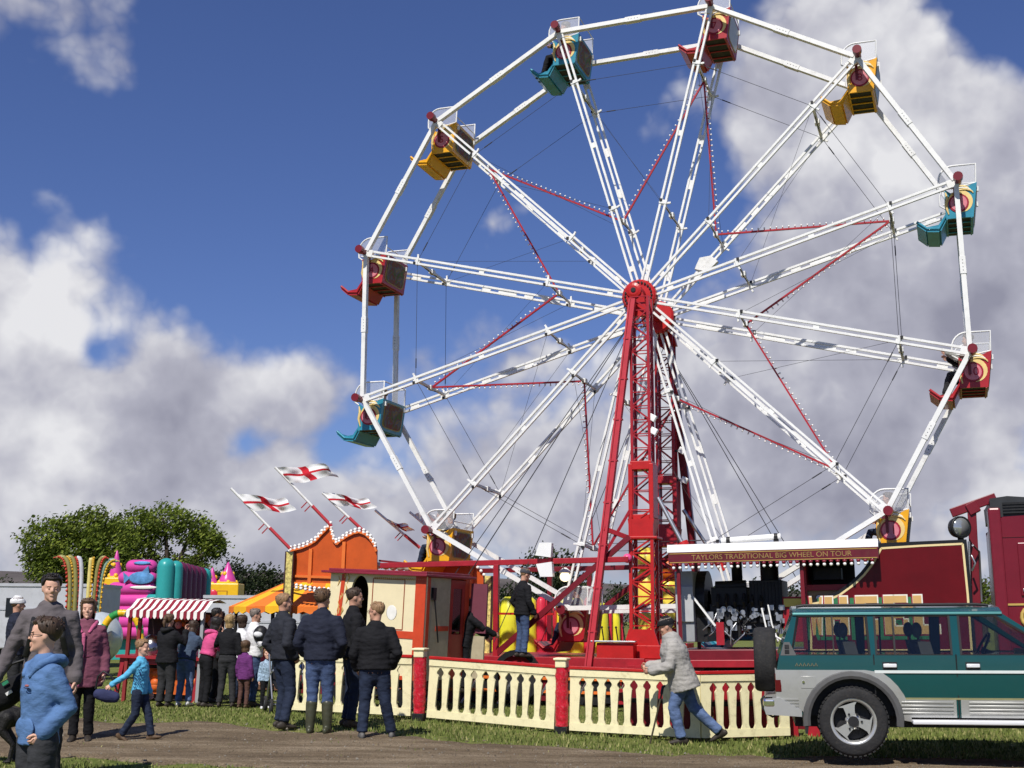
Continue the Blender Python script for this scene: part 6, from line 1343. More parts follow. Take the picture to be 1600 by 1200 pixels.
# couple behind him
person('tall dark haired man in grey shirt with black backpack straps, behind the boy in blue', 66, 12.2, 2.06, 164, mk(head=.94, hy=-10, hp=-6, armR=((.12, -.02, -.28), (.22, .06, -.52)), armL=hang()[0], bulk=.96, sw=.93), (cloth('grey_shirt', (.115, .10, .105)), 'shirt', (.028, .01)), (CHAR, 'trousers', .02), mats_shoe, ('short', 'black'), SKIN_P, backpack=True, hem=.86)
rw, qw = person('smiling woman in maroon coat with pink lining and belted waist', 127, 15.3, 1.75, 168, mk(fem=True, hy=2, armL=hang(.01)[0], armR=hang(.01)[1], bulk=1.08, legL=((-.085, .03, .49), (-.09, -.04, .09)), legR=((.085, .03, .49), (.085, .0, .09))), (cloth('maroon_coat', (.17, .055, .085)), 'coat', (.034, .018)), (BLK, 'trousers', .012), mats_shoe, ('bob', 'brown'), SKIN_P, hood=cloth('pink_lining', (.46, .10, .20)), strip=cloth('pink_facing', (.50, .12, .22)), hem=.68)
q = MB(); T_ = qw['T']; q.tube([T_(.165*cos(a), .145*sin(a), 1.06) for a in [2*pi*i/24 for i in range(24)]], .018, 6, 0, False, True); detail('belt', q, cloth('maroon_belt', (.12, .03, .06)), rw, qw['s'])
rk, qk = person('small fair haired boy in light blue printed top reaching back as he walks right', 216, 15.35, 1.24, 98, mk(head=1.2, sw=.85, bulk=.95, hy=4, armR=((.08, -.16, -.20), (.14, -.40, -.36)), armL=((-.06, .02, -.28), (-.07, .10, -.50)), legL=((-.09, .14, .50), (-.09, .22, .12)), legR=((.09, -.02, .49), (.09, -.26, .14)), toeR=-20, toeL=12, hip=.91), (cloth('sky_blue_top', (.10, .40, .62)), 'top', (.018, .012)), (JEANS_D, 'jeans', .02), SHOE_B, ('short', 'sandy'), SKIN_P, hem=.86)
q = MB(); T_ = qk['T']; R_ = random.Random(8)
for i in range(26):
    z = 1.30 - .30*(i//4)/6; y = .02 + (i % 4)*.035 - .06; x = .188 + R_.uniform(-.004, .004); q.tube([T_(x - abs(y)*.12, y, z), T_(x + .004 - abs(y)*.12, y + R_.uniform(.01, .03), z - R_.uniform(-.02, .035)), T_(x - abs(y)*.12, y + .03, z - .03)], .006, 5)
detail('shirt_print', q, cloth('print_navy', (.015, .03, .12)), rk, qk['s'])
# crowd at the stall
lean_arm = lambda sg: ((sg*.10, .10, -.24), (sg*.02, .30, -.18))
person('woman in black hooded top with tied up hair raising one hand at the stall', 256, 21.7, 1.62, 24, mk(fem=True, armR=((.12, .14, -.18), (.08, .22, .06)), armL=((-.10, .10, -.24), (-.02, .28, -.10)), bulk=1.14), (BLK, 'hooded_top', (.032, .015)), (CHAR, 'trousers', .026), mats_shoe, ('tail', 'brown'), hood=cloth('black_hood', (.012, .012, .013)), hem=.84, group='people queueing at the stall', fine=.6)
person('person in denim jacket leaning over the stall counter', 286, 22.1, 1.55, 10, mk(fem=True, lean=22, armL=lean_arm(-1), armR=lean_arm(1), legL=((-.10, .04, .49), (-.11, -.04, .09)), bulk=1.12), (cloth('denim_jacket', (.05, .075, .12), True), 'denim_jacket', (.030, .012)), (JEANS_L, 'jeans', .02), SHOE_W, ('bob', 'darkbrown'), hem=.90, group='people queueing at the stall', fine=.6)
person('dark haired person in bright pink hooded top leaning right by the stall', 318, 21.8, 1.58, 55, mk(fem=True, lean=14, armL=lean_arm(-1), armR=((.08, .08, -.24), (.0, .28, -.30)), bulk=1.1), (cloth('bright_pink_top', (.58, .08, .22)), 'hooded_top', (.032, .015)), (BLK, 'trousers', .014), mats_shoe, ('bob', 'black'), hood=cloth('pink_hood', (.60, .09, .24)), hem=.92, group='people queueing at the stall', fine=.6)
person('tall man with black cropped hair in dark clothes behind the pink top', 331, 23.2, 1.76, 70, mk(bulk=1.0), (CHAR, 'jacket', (.03, .01)), (BLK, 'trousers', .016), mats_shoe, ('crop', 'black'), cloth('skin_tan', (.25, .13, .08)), hem=.86, group='people queueing at the stall', fine=.6)
person('woman in black top with white hem and streaked blonde hair, back turned', 352, 21.5, 1.60, 4, mk(fem=True, armL=((-.12, .10, -.22), (-.05, .22, .02)), armR=hang(.02)[1], bulk=1.06, legL=((-.10, .02, .49), (-.13, -.03, .09)), legR=((.10, .02, .49), (.14, -.03, .09))), (BLK, 'top', (.024, .01)), (CHAR, 'trousers', .012), mats_shoe, ('bob', 'blonde'), hem=.94, group='people queueing at the stall', fine=.6)
person('woman with dark red brown hair half hidden behind the man in white', 372, 22.9, 1.62, 40, mk(fem=True), (WHITE_C, 'top', (.024, .01)), (JEANS_D, 'jeans', .014), mats_shoe, ('bob', 'darkbrown'), hem=.90, group='people queueing at the stall', fine=.6)
rm_, qm = person('balding man in white shirt and dark jeans holding a dark helmet', 392, 22.0, 1.72, 62, mk(armL=((-.12, .06, -.26), (-.01, .26, -.26)), armR=((.10, .06, -.26), (.01, .26, -.26)), hy=12, bulk=1.1), (WHITE_C, 'shirt', (.030, .02)), (JEANS, 'jeans', .02), SHOE_B, ('crop', 'grey'), hem=.90, sleeves=.55, group='people queueing at the stall', fine=.6)
hb_ = gnd(402, 21.82); he = thing('helmet', 'dark helmet held against the white shirt', 'helmet', V((hb_.x, hb_.y, 1.08 + hb_.z))); q = MB(); q.sphere((0, 0, .12), (.13, .12, .15), 0, 16, 10); q.build('shell', BLACK, he); q = MB(); q.sphere((-.02, -.075, .12), (.09, .06, .06), 0, 12, 8); q.build('visor', WHITE_C, he)
person('brown haired child in purple top between the blonde woman and white shirted man', 379, 21.4, 1.12, 20, mk(head=1.25, sw=.85), (cloth('purple_top', (.13, .03, .14)), 'top', (.022, .012)), (cloth('brown_leggings', (.10, .05, .04)), 'trousers', .012), SHOE_B, ('bob', 'brown'), hem=.78, group='people queueing at the stall', fine=.6)
person('toddler in patterned pale blue top and black trousers facing the camera', 414, 21.2, .98, 165, mk(head=1.35, sw=.85, hy=0), (mat('patterned_blue', (.28, .38, .48), .85, var=.8, scale=22), 'top', (.02, .012)), (BLK, 'trousers', .016), SHOE_W, ('short', 'sandy'), SKIN_P, hem=.86, group='people queueing at the stall', fine=.6)
# left edge
person('man in white cap and dark jacket at the left edge of the fair', 14, 19.2, 1.74, 60, mk(armL=lean_arm(-1), armR=lean_arm(1)), (NAVY, 'jacket', (.032, .012)), (CHAR, 'trousers', .018), mats_shoe, ('crop', 'brown'), cap=(WHITE_C, False), hem=.86)
person('distant person in dark clothes beside the white capped man', 34, 27, 1.62, 120, mk(), (CHAR, 'jacket', (.03, .012)), (BLK, 'trousers', .016), mats_shoe, ('short', 'black'), hem=.86, fine=.5)
person('distant person in white top behind the man in grey shirt', 27, 33, 1.66, 170, mk(), (WHITE_C, 'shirt', (.026, .012)), (JEANS_D, 'trousers', .016), mats_shoe, ('short', 'darkbrown'), hem=.86, fine=.5)
# on the ride
pm = wl(0, 0, 0); xz = V(at(816, 1022, 23.3)); xz.z = .84
person('man in black jacket, cap and blue jeans standing on the wheel platform', 816, 23.3, 1.68, 62, mk(armL=pocketL, armR=((.07, .0, -.28), (.06, .12, -.50)), lean=2, hp=-12), (BLK, 'jacket', (.030, .014)), (JEANS, 'jeans', .02), mats_shoe, ('crop', 'sandy'), cap=(cloth('grey_cap', (.06, .06, .07)), True), hem=.84, pos=xz)
xz = V(at(724, 1022, 21.9)); xz.z = .30
person('operator in black reaching out to the right behind the pay booth', 724, 21.9, 1.66, 75, mk(lean=14, armR=((.04, .22, -.16), (.0, .45, -.28)), armL=((-.05, .2, -.2), (-.02, .4, -.32))), (BLK, 'jacket', (.032, .014)), (BLK, 'trousers', .016), mats_shoe, ('crop', 'darkbrown'), hem=.84, pos=xz)
def rider(k, side, label, top_m, hairc, h=1.6, up=False, fem=False, legm=JEANS_D, hairs='short', shoe=mats_shoe):
    g = W_M @ rim(k, WR, WW*.5); s = h/1.75; o = M.Rotation(-PSI, 3, 'Z') @ V((-.02, side*.27, -.26 - .89*s)) 
    arm_ = (((.05, .20, -.16), (.06, .42, -.06)), ) if up else None
    p = mk(fem=fem, hip=.93, legL=((-.09, .40, .92), (-.09, .52, .50)), legR=((.09, .40, .92), (.09, .52, .50)), curl=.3,
           armL=((-.06, .22, -.14), (-.10, .44, -.02)) if up else ((-.06, .06, -.27), (-.03, .26, -.26)), armR=((.06, .22, -.10), (.10, .42, .06)) if up else ((.06, .06, -.27), (.03, .26, -.26)))
    person(label, 0, 0, h, -90 - math.degrees(-PSI)*1, p, (top_m, 'top', (.026, .012)), (legm, 'trousers', .016), shoe, (hairs, hairc), hem=.92, pos=g + o, group='riders on the big wheel', fine=.5)
STRIPED = mat('striped_shirt', (.35, .35, .33), .85, var=.7, scale=12, stretch=(1, 1, 8))
rider(10, -1, 'rider in grey top waving both arms from the near seat of gondola 10', STRIPED, 'darkbrown', up=True, legm=CHAR)
rider(10, 1, 'rider in dark top waving both arms from the far seat of gondola 10', BLK, 'brown', 1.55, True)
rider(2, -1, 'rider in dark grey top in the near seat of gondola 2', CHAR, 'black')
rider(2, 1, 'rider in pale grey top in the far seat of gondola 2', cloth('pale_grey_top', (.3, .3, .3)), 'brown', 1.55)
rider(6, -1, 'rider with dark trousers in teal gondola 6', BLK, 'black', 1.7, legm=BLK)
rider(11, 0, 'rider in maroon top in yellow gondola 11', cloth('maroon_top', (.2, .04, .06)), 'darkbrown', 1.55, fem=True)
rider(1, 0, 'rider in black in the lowest gondola, number 1', BLK, 'darkbrown', 1.6)
rider(3, 1, 'rider seated on the far side of teal gondola 3', CHAR, 'brown', 1.5, shoe=SHOE_W)
# ---------------------------------------------------------------- dog, pushchair, bags
def dog():
    root = thing('dog', 'black dog standing at the left edge behind the boy in blue', 'dog', gnd(-30, 13.6), pi/2 + .15)
    b = MB(); loft(b, [(0, -.34, .46), (0, -.2, .47), (0, 0, .45), (0, .2, .46), (0, .32, .52)], [(.09, .10), (.115, .12), (.115, .13), (.125, .16), (.09, .11)], (1, 0, 0), 16)
    loft(b, [(0, .28, .54), (0, .42, .66), (0, .47, .70)], [(.08, .09), (.07, .075), (.07, .07)], (1, 0, 0), 12); loft(b, [(0, .42, .72), (0, .52, .72), (0, .62, .685), (0, .68, .675)], [(.06, .06), (.066, .06), (.04, .038), (.03, .028)], (1, 0, 0), 12)
    for sg in (-1, 1):
        loft(b, [(sg*.08, .24, .46), (sg*.09, .22, .30), (sg*.09, .235, .16), (sg*.09, .225, .04)], [.055, .036, .026, .024], (1, 0, 0), 10); loft(b, [(sg*.09, .21, .025), (sg*.09, .27, .02)], [(.03, .022), (.028, .016)], (1, 0, 0), 8)
        loft(b, [(sg*.08, -.28, .46), (sg*.095, -.24, .33), (sg*.095, -.36, .19), (sg*.095, -.335, .04)], [.075, .052, .026, .024], (1, 0, 0), 10); loft(b, [(sg*.095, -.34, .025), (sg*.095, -.28, .02)], [(.03, .022), (.028, .016)], (1, 0, 0), 8)
        loft(b, [(sg*.05, .45, .77), (sg*.075, .45, .72), (sg*.078, .47, .66)], [(.02, .012), (.032, .012), (.02, .010)], (0, 1, 0), 8)
    loft(b, [(0, -.36, .52), (0, -.5, .56), (0, -.62, .66)], [.03, .024, .012], (1, 0, 0), 8); link('body', fuse(b, .012, 3), mat('black_fur', (.010, .009, .008), .6, var=.4, scale=20, bump=.5, bscale=60), root)
dog()
def pushchair(px, Y, yaw, label, hood):
    root = thing('pushchair', label, 'pushchair', gnd(px, Y), yaw)
    f = MB()
    for x in (-.24, .24): f.tube([(x, -.38, .14), (x, .05, .55), (x, .42, 1.0), (x, .5, 1.02)], .014, 7); f.tube([(x, .36, .14), (x, .05, .55), (x, -.28, .62)], .014, 7)
    f.tube([(-.24, .5, 1.02), (.24, .5, 1.02)], .018, 7); f.tube([(-.24, .36, .14), (.24, .36, .14)], .012, 6); f.tube([(-.24, -.38, .14), (.24, -.38, .14)], .012, 6); f.build('frame', STEEL, root)
    s_ = MB(); loft(s_, [(0, -.32, .36), (0, -.1, .42), (0, .12, .46), (0, .26, .75), (0, .30, .92)], [(.2, .03), (.21, .06), (.21, .08), (.2, .06), (.17, .04)], (1, 0, 0), 12); s_.build('seat', BLK, root)
    h = MB(); h.sphere((0, .14, .86), (.24, .26, .20), 0, 16, 10); h.build('hood', hood, root)
    for x in (-.26, .26):
        for y in (-.38, .36): w = MB(); w.lathe([(.07, -.02), (.11, -.02), (.11, .02), (.07, .02), (.07, -.02)], (x, y, .11), 16, 0, 'X'); w.lathe([(0, -.01), (.07, -.012), (.07, .012), (0, .01)], (x, y, .11), 12, 1, 'X'); w.build('wheel', [RUBBER, GREY], root)
pushchair(446, 19.3, .3, 'grey framed pushchair between the legs of the standing men', BLK)
def holdall():
    p = gnd(20, 12.4); root = thing('holdall', 'black holdall with green and white tags carried at the far left', 'bag', V((p.x, p.y, .78)), .1); b = MB(); loft(b, [(-.24, 0, -.10), (-.10, 0, .0), (.08, 0, .12), (.2, 0, .22)], [(.08, .09), (.11, .13), (.10, .11), (.06, .06)], (0, 1, 0), 16); b.build('body', BLK, root)
    for x, z, m in ((-.16, .10, WHITE_C), (-.06, .16, cloth('tag_green', (.03, .22, .12))), (-.02, .07, WHITE_C)): t = MB(); t.box((x, -.118, z - .03), (.06, .012, .03), 0, M.Rotation(-.6, 3, 'Y')); t.build('tag', m, root)
    h = MB(); h.tube([(-.2, 0, .08), (-.05, 0, .30), (.12, 0, .36), (.22, 0, .26)], .014, 7); h.build('strap', BLACK, root)
holdall()
def carry_bag():
    p = gnd(165, 15.2); root = thing('carry_bag', 'dark blue bag carried beside the maroon coat', 'bag', V((p.x, p.y, .50))); b = MB(); loft(b, [(-.11, 0, .14), (0, 0, .12), (.11, 0, .10)], [(.05, .06), (.06, .08), (.04, .06)], (0, 1, 0), 12); b.build('body', cloth('bag_blue', (.03, .035, .09)), root)
    h = MB(); h.tube([(-.14, 0, .2), (-.12, 0, .34), (-.06, 0, .4), (.04, 0, .34), (.12, 0, .17)], .012, 6); h.build('strap', BLACK, root)
carry_bag()
# ================================================================ THE GREEN CAR
CM_ = frame(1205, 14.0, RAD(11), -RAD(.7)); CM_[2][3] += .02
def cp(px, py): return onp(px, py, CM_, 0.)
def make_car():
    W = 1.74; green = mat('car_green', (.006, .066, .068), .22, .1, var=.06, scale=2, dirt=.12, grime=(.05, .07, .06), coat=.6); silver = mat('car_silver', (.46, .46, .445), .32, .45, var=.06, scale=3, dirt=.3, grime=(.22, .19, .15)); chrome = mat('chrome', (.80, .80, .80), .1, 1., var=.03)
    dark = mat('black_trim', (.018, .018, .019), .5, var=.2); cglass = glass_mat('car_glass', (.78, .79, .76), .015, .05, .3); arch_g = mat('arch_grey', (.10, .10, .10), .55, var=.12, dirt=.3)
    root = thing('parked_car', 'dark green and silver off-road car with spare wheel on its tail', 'car', mat=CM_)
    X = lambda px: cp(px, 1060)[0]; Z = lambda py: cp(1400, py)[1]
    xr = X(1214); ax = X(1330); zw = Z(1128); Rw = .362; fx = ax + 2.97; belt = Z(1024); bot = Z(1121); gut = Z(959); top = gut + .085
    xa, xf = X(1575), 4.75                                                   # top of the windscreen, nose
    xb = xa + .62; hood = belt + .0
    def arc(c, r, a0, a1, n=14): return [(c + r*cos(RAD(a0 + (a1-a0)*i/n)), zw + r*sin(RAD(a0 + (a1-a0)*i/n))) for i in range(n+1)]
    zb = bot + .0; th = math.degrees(math.asin((zb - zw)/.47))
    out = [(xr + .02, Z(1112)), (xr, Z(1050)), (X(1219), belt), (xb, belt), (xf - .12, hood - .03), (xf, hood - .16), (xf, bot + .08)] + arc(fx, .47, th, 180 - th) + arc(ax, .47, th, 180 - th)
    b = MB(); b.prism(out, (0, W)); body = b.build('body', green, root, .022)
    # inner wells so that one does not see through
    iw = MB(); iw.b2(ax - .5, fx + .5, .14, W - .14, zw + .05, belt - .12); iw.b2(ax - .6, fx + .6, .25, W - .25, bot - .12, zw + .2); iw.build('underbody', BLACK, root)
    # silver lower cladding, arches, trims (each laid a few millimetres proud)
    y0 = -.012
    s_ = MB(); Rf = .60
    sil = [(xr - .012, Z(1112)), (xr - .014, Z(1047)), (X(1352), Z(1047))] + [(ax + Rf*cos(RAD(a)), zw + Rf*sin(RAD(a))) for a in (58, 48, 38, 28, 18, 8, 0)] + arc(ax, .50, 2, 176)[::1] + [(ax - .52, Z(1112))]
    s_.prism(sil, (y0, -.001)); s_.b2(xr - .016, xr - .002, .0, W, Z(1112), Z(1047)); s_.build('silver_quarter', silver, body, .006)
    for c in (ax, fx):
        a_ = MB(); n = 18; vs = []
        for i in range(n+1):
            t = RAD(-6 + 192*i/n)
            for r, y in ((.525, -.014), (.515, -.055), (.475, -.06), (.445, -.045), (.445, .10)): vs.append((c + r*cos(t), y, zw + r*sin(t)))
        a_.add(vs, [(i*5+j, i*5+j+1, i*5+5+j+1, i*5+5+j) for i in range(n) for j in range(4)], 0, True); a_.build('wheel_arch', arch_g, body)
    for i, (x0, x1) in enumerate(((X(1394), X(1492)), (X(1499), fx - .62))):
        d = MB(); z0, z1 = Z(1121), Z(1093); d.prism([(x0 + (.09 if i == 0 else 0), z0), (x1, z0), (x1, z1), (x0 - (.0), z1)], (y0, -.001))
        for k in range(4): zz = z0 + .035 + .037*k; d.b2(x0 + .08, x1 - .03, y0 - .008, y0 - .001, zz, zz + .020)
        d.build('door_cladding', silver, body, .003)
    for k in range(4): d = MB(); zz = Z(1110) + .032*k; d.b2(xr - .005, ax - .56, y0 - .008, y0 - .001, zz, zz + .018); d.build('bumper_rib', silver, body)
    t_ = MB(); t_.b2(X(1367), xf - .3, -.013, -.001, Z(1052), Z(1047.5)); t_.build('side_moulding', mat('moulding_pale', (.62, .66, .64), .3, var=.05), body, .002)
    t_ = MB(); t_.b2(X(1393), xf - .9, -.006, -.001, Z(1093), Z(1090)); t_.build('gold_pinstripe', mat('pinstripe', (.25, .24, .12), .4), body)
    for px in (1367, 1496): g = MB(); g.b2(X(px) - .006, X(px) + .006, -.018 if px > 1400 else -.006, .002, Z(1122) if px > 1400 else Z(1085), belt + .01); g.build('door_gap', BLACK, body)
    for px in (1381, 1511): h = MB(); h.b2(X(px), X(px + 21), -.035, -.004, Z(1043), Z(1037)); ho = h.build('door_handle', mat('handle_pale', (.78, .78, .78), .2, .2, var=.04), body, .008); h = MB(); h.b2(X(px - 1), X(px + 22), -.004, -.001, Z(1046), Z(1034.5)); h.build('handle_recess', dark, ho)
    f = MB(); f.b2(X(1251), X(1275), y0 - .004, y0 - .0005, Z(1076), Z(1057)); ff = f.build('fuel_flap', silver, body, .004); f = MB(); f.lathe([(0, 0), (.014, 0), (.014, .01), (0, .01)], (X(1255), y0 - .014, Z(1066)), 10, 0, 'Y', False); f.build('lock', chrome, ff)
    v = MB(); v.prism([(X(1221), belt), (X(1246), belt), (X(1236), Z(1003)), (X(1227), Z(1003))], (-.002, .012)); vo = v.build('vent_plate', arch_g, body)
    for zz in (1018, 1010): v = MB(); v.b2(X(1228), X(1235), -.008, -.001, Z(zz + 3), Z(zz - 3)); v.build('louvre', BLACK, vo)
    bd = MB(); R_ = random.Random(6)
    for i in range(6): bd.tube([(X(1244 + 6*i), -.004, Z(1041)), (X(1246 + 6*i), -.007, Z(1036)), (X(1248 + 6*i), -.004, Z(1041))], .004, 5)
    bd.build('faded_badge', mat('badge_faded', (.22, .20, .12), .5), body)
    # bumper, tail lamp, tow ring, spare wheel
    bp = MB(); bp.prism([(xr - .13, Z(1118)), (xr - .15, Z(1108)), (xr - .13, Z(1093)), (xr + .02, Z(1091)), (ax - .53, Z(1112)), (ax - .53, Z(1121))], (-.03, W + .03)); bp.build('rear_bumper', silver, root, .03)
    bp = MB(); bp.b2(xr - .16, xr - .02, -.035, .25, Z(1108), Z(1092)); bp.build('bumper_corner', chrome, root, .03)
    tg = MB(); tg.tube([(xr - .13, .2, Z(1116)), (xr - .165, .2, Z(1110)), (xr - .175, .2, Z(1096)), (xr - .14, .2, Z(1090))], .012, 7); tg.tube([(xr - .14, .2, Z(1117)), (xr - .06, .2, Z(1124)), (xr - .02, .2, Z(1121))], .012, 7); tg.build('tow_ring', dark, root)
    for y in (.02, W - .02): tl = MB(); tl.b2(xr - .022, xr + .045, y - .035, y + .12 if y < 1 else y + .03, Z(1082), Z(1053)); tl.build('tail_lamp', mat('lamp_dark_red', (.10, .006, .008), .15), root, .008)
    def wheel(c, axis, name, spare=False):
        w = MB(); prof = [(.24, -.11), (.325, -.125), (.350, -.105), (Rw, -.07), (Rw, .07), (.350, .105), (.325, .125), (.24, .11), (.24, -.11)]; w.lathe(prof, c, 40, 0, axis)
        for i in range(44 if not spare else 0):                               # tread blocks
            a = 2*pi*i/44; o = V((cos(a)*(Rw-.002), 0, sin(a)*(Rw-.002))); Rm = M.Rotation(-a, 3, 'Y')
            for s in (-1, 1):
                c2 = o + V((0, s*.065, 0)); p = V(c) + (c2 if axis == 'Y' else V((c2.y, c2.x, c2.z))); w.box(p, (.014, .09, .03) if axis == 'Y' else (.09, .014, .03), 0, Rm if axis == 'Y' else M.Rotation(pi/2 - a, 3, 'X') @ M.Rotation(pi/2, 3, 'X'))
        wo = w.build(name, RUBBER, root)
        r = MB(); r.lathe([(.245, -.10), (.225, -.105), (.205, -.08), (.20, .05)], c, 36, 0, axis)
        y = c[1]
        r.lathe([(0, -.075), (.06, -.085), (.085, -.06), (.085, .0), (0, .0)], c, 20, 0, axis)
        if axis == 'Y':
            for k in range(3):
                a = RAD(90 + 120*k + 25); pts = []
                for (rr, da) in ((.07, -42), (.12, -34), (.17, -32), (.215, -38), (.215, 24), (.17, 10), (.12, 16), (.07, 38)): pts.append((c[0] + rr*cos(a + RAD(da)), c[2] + rr*sin(a + RAD(da))))
                r.prism(pts, (y - .085, y - .05), 0)
        ro = r.build('rim', mat('alloy', (.52, .52, .50), .3, .6, var=.08, dirt=.3, grime=(.22, .18, .14)), wo)
        hbm = MB(); hbm.lathe([(0, -.02), (.055, -.02), (.06, .03), (0, .03)], (c[0], y - .085, c[2]) if axis == 'Y' else c, 16, 0, axis, False)
        if axis == 'Y':
            for k in range(6): a = 2*pi*k/6; hbm.lathe([(0, -.012), (.012, -.012), (.012, .02), (0, .02)], (c[0] + .085*cos(a), y - .088, c[2] + .085*sin(a)), 8, 0, 'Y', False)
            hbm.lathe([(.19, .03), (0, .03)], (c[0], y, c[2]), 24, 0, 'Y', False)
        hbm.build('hub_cap', dark, wo)
    CAR_SKIN = [o for o in root.children_recursive if o.name.split('.')[0] in ('body', 'silver_quarter', 'door_cladding', 'side_moulding', 'gold_pinstripe', 'door_gap', 'door_handle', 'handle_recess', 'fuel_flap', 'lock', 'vent_plate', 'louvre', 'faded_badge', 'bumper_rib', 'wheel_arch')]
    for c in (ax, fx):
        wheel((c, .085, zw), 'Y', 'wheel'); wheel((c, W - .085, zw), 'Y', 'wheel')
    wheel((xr - .115, W*.52, Z(1034)), 'X', 'spare_wheel', True)
    q = MB(); q.b2(xr - .1, xr, W*.5, W*.66, Z(1055), Z(1015)); q.build('spare_carrier', dark, root)
    for c in (ax,): m_ = MB(); m_.prism([(c - .50, Z(1118)), (c - .44, Z(1110)), (c - .475, Z(1148)), (c - .50, Z(1148))], (.0, .22)); m_.build('mud_flap', dark, root)
    ss = MB(); ss.b2(X(1421), fx - .55, -.09, .06, Z(1131), Z(1124)); ss.build('side_step', mat('step_white', (.78, .78, .80), .25, .2, var=.04), root, .012)
    # greenhouse
    def ty(z): return .02 + (z - belt)*.17
    def side(poly, th, y_off, mirror):
        vs = []
        for o in (0, th):
            for x, z in poly: y = ty(z) + y_off + o; vs.append((x, W - y if mirror else y, z))
        n = len(poly); mb = MB(); mb.add(vs, [tuple(range(n)), tuple(range(n, 2*n))] + [(i, (i+1) % n, n+(i+1) % n, n+i) for i in range(n)]); return mb
    rake = lambda z: X(1219) + (X(1243) - X(1219))*(z - belt)/(gut - belt)
    arake = lambda z: xb + (xa - xb)*(z - belt)/(gut - belt)
    wz0, wz1 = belt + .0, Z(962)
    rp = MB(); n = 10; sec = []
    for i in range(n+1): t = i/n; y = ty(gut) + (W - 2*ty(gut))*t; sec.append((y, gut + .02 + .075*sin(pi*t)**.45))
    rp.prism([(ty(gut) - .01, gut - .022)] + sec + [(W - ty(gut) + .01, gut - .022)], (X(1243), xa), 0, 'YZ'); rp.build('roof', green, root, .012)
    rl = MB(); rl.b2(X(1243), xa, ty(gut) - .022, ty(gut) + .0, gut - .01, gut + .015); rl.build('rain_gutter', mat('gutter_pale', (.12, .34, .34), .25, .3, var=.05), root, .004)
    for yy in (.30, W - .30): r_ = MB(); r_.tube([(X(1250), yy, top + .0), (X(1262), yy, top + .012), (X(1540), yy, top + .012), (X(1560), yy, top)], .016, 7); r_.build('roof_rail', dark, root)
    for mir in (False, True):
        for nm, poly in (('rear_pillar', [(rake(belt), belt), (rake(belt) + X(1262) - X(1240), belt), (rake(wz1) + .07, wz1), (rake(gut), gut)]), ('gutter_strip', [(rake(wz1), wz1), (xa, wz1), (xa, gut), (rake(gut), gut)]),
                         ('centre_pillar', [(X(1361), belt), (X(1372), belt), (X(1372), wz1), (X(1359), wz1)]), ('door_pillar', [(X(1490), belt), (X(1505), belt), (X(1505), wz1), (X(1490), wz1)]), ('windscreen_pillar', [(xb - .06, belt), (xb, belt), (xa, gut), (xa - .08, wz1)])):
            side(poly, .05, 0, mir).build(nm, green, root)
        for poly in ([(rake(belt) + .13, belt), (X(1361), belt), (X(1359), wz1), (rake(wz1) + .06, wz1)], [(X(1372), belt), (X(1490), belt), (X(1490), wz1), (X(1372), wz1)], [(X(1505), belt), (xb - .06, belt), (xa - .08, wz1), (X(1505), wz1)]):
            w = side(poly, .006, .012, mir).build('window', cglass, root)
            s = MB(); pp = [V((x, (W - ty(z) - .004) if mir else ty(z) + .004, z)) for x, z in poly]
            for a, b_ in zip(pp, pp[1:] + pp[:1]): s.bar(a, b_, .022, .022)
            s.build('window_seal', dark, w)
        x1 = X(1401); s = MB(); s.bar((x1, W - ty(belt) if mir else ty(belt), belt), (x1, W - ty(wz1) if mir else ty(wz1), wz1), .02, .02); s.bar((X(1305), W - ty(belt) if mir else ty(belt), belt), (X(1305), W - ty(wz1) if mir else ty(wz1), wz1), .014, .014); s.build('window_divider', dark, root)
    ws = MB(); ws.add([(xb, .06, belt), (xb, W - .06, belt), (xa, W - .14, gut), (xa, .14, gut), (xb + .008, .06, belt), (xb + .008, W - .06, belt), (xa + .008, W - .14, gut), (xa + .008, .14, gut)], [(0, 1, 2, 3), (4, 5, 6, 7), (0, 1, 5, 4), (2, 3, 7, 6), (1, 2, 6, 5), (0, 3, 7, 4)]); ws.build('windscreen', cglass, root)
    rg = MB(); rg.add([(rake(belt), .1, belt), (rake(belt), W - .1, belt), (rake(gut), W - .15, gut), (rake(gut), .15, gut), (rake(belt) + .008, .1, belt), (rake(belt) + .008, W - .1, belt), (rake(gut) + .008, W - .15, gut), (rake(gut) + .008, .15, gut)], [(0, 1, 2, 3), (4, 5, 6, 7), (0, 1, 5, 4), (2, 3, 7, 6), (1, 2, 6, 5), (0, 3, 7, 4)]); rg.build('rear_window', cglass, root)
    seat = mat('seat_grey', (.10, .10, .105), .85, var=.15)
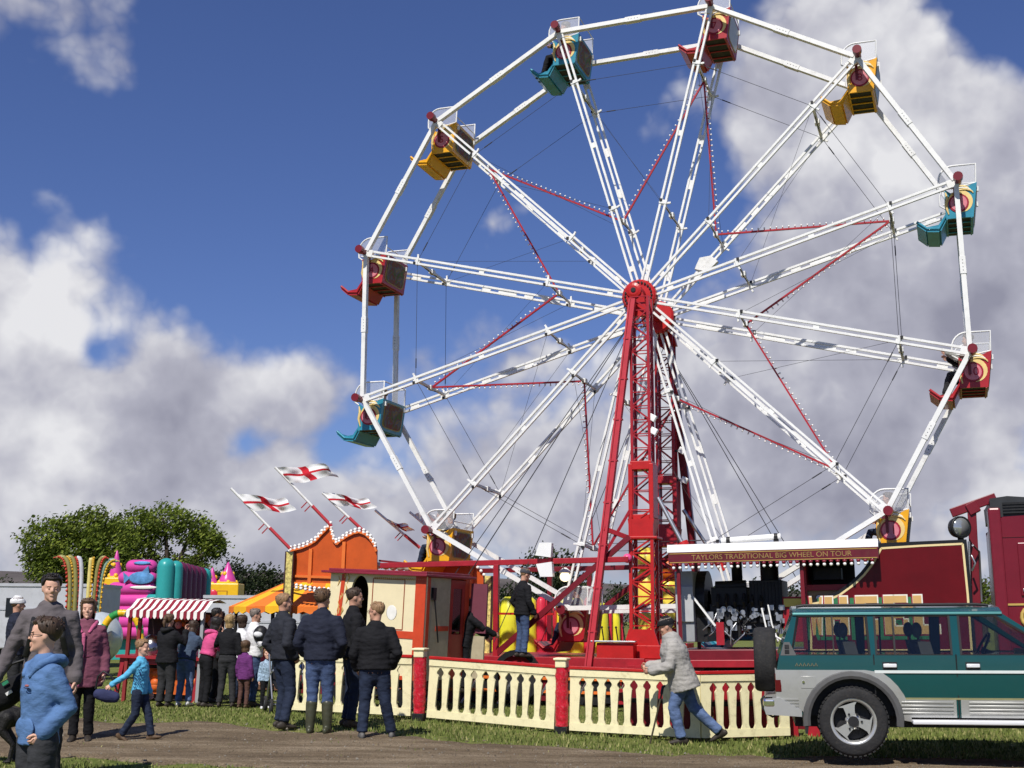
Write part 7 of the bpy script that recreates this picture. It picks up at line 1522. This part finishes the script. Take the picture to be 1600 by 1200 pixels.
    for x, ys in ((X(1455), (.42, 1.25)), (X(1335), (.42, 1.28))):
        for y in ys:
            s = MB(); s.prism([(x - .02, belt - .2), (x + .12, belt - .2), (x + .04, belt + .14), (x - .09, belt + .14)], (y - .2, y + .2)); so = s.build('seat_back', seat, root, .04)
            h = MB(); h.sphere((x - .07, y, belt + .26), (.055, .13, .085), 0, 14, 10); h.bar((x - .05, y - .05, belt + .1), (x - .06, y - .05, belt + .2), .015); h.bar((x - .05, y + .05, belt + .1), (x - .06, y + .05, belt + .2), .015); h.build('headrest', seat, so)
    st = MB(); c = V((X(1568), W*.72, belt + .04)); st.tube([c + V((.09*sin(t), .18*cos(t), .17*sin(t))) for t in [2*pi*i/24 for i in range(24)]], .016, 7, 0, False, True); st.bar(c, c + V((.25, 0, -.12)), .05); st.b2(xb - .25, xb, .12, W - .12, belt - .1, belt + .04); st.build('dashboard', dark, root)
    for y in (W*.72,): m_ = MB(); m_.box((xb - .08, -.12, belt + .10), (.07, .18, .15)); m_.build('door_mirror', dark, root, .02)
    fr = MB(); fr.b2(xf, xf + .14, -.02, W + .02, bot + .05, bot + .24); fr.build('front_bumper', silver, root, .02); fr = MB(); fr.b2(xf, xf + .02, .3, W - .3, bot + .3, hood - .2); fr.build('grille', dark, root)
    for y in (.16, W - .16): h = MB(); h.b2(xf, xf + .03, y - .12, y + .12, bot + .32, hood - .2); h.build('headlight', mat('lamp_clear', (.6, .6, .6), .1, .3), root, .01)
    # the pressed sides bulge outwards: widest at the waist moulding, tucked in below and above
    zc = Z(1052)
    for o in CAR_SKIN:
        me = o.data; bm = bmesh.new(); bm.from_mesh(me)
        if o.name.startswith(('body', 'silver_quarter')):
            for i in range(16): z = bot - .05 + i*.055; bmesh.ops.bisect_plane(bm, geom=bm.verts[:] + bm.edges[:] + bm.faces[:], plane_co=(0, 0, z), plane_no=(0, 0, 1))
        for v in bm.verts:
            if v.co.y < .12: v.co.y += .055*min(1.3, abs(v.co.z - zc)/.55)**2 - .004
            elif v.co.y > W - .12: v.co.y -= .055*min(1.3, abs(v.co.z - zc)/.55)**2
        bm.to_mesh(me); bm.free(); me.polygons.foreach_set('use_smooth', [True]*len(me.polygons)); me.set_sharp_from_angle(angle=RAD(28))
make_car()
flush()
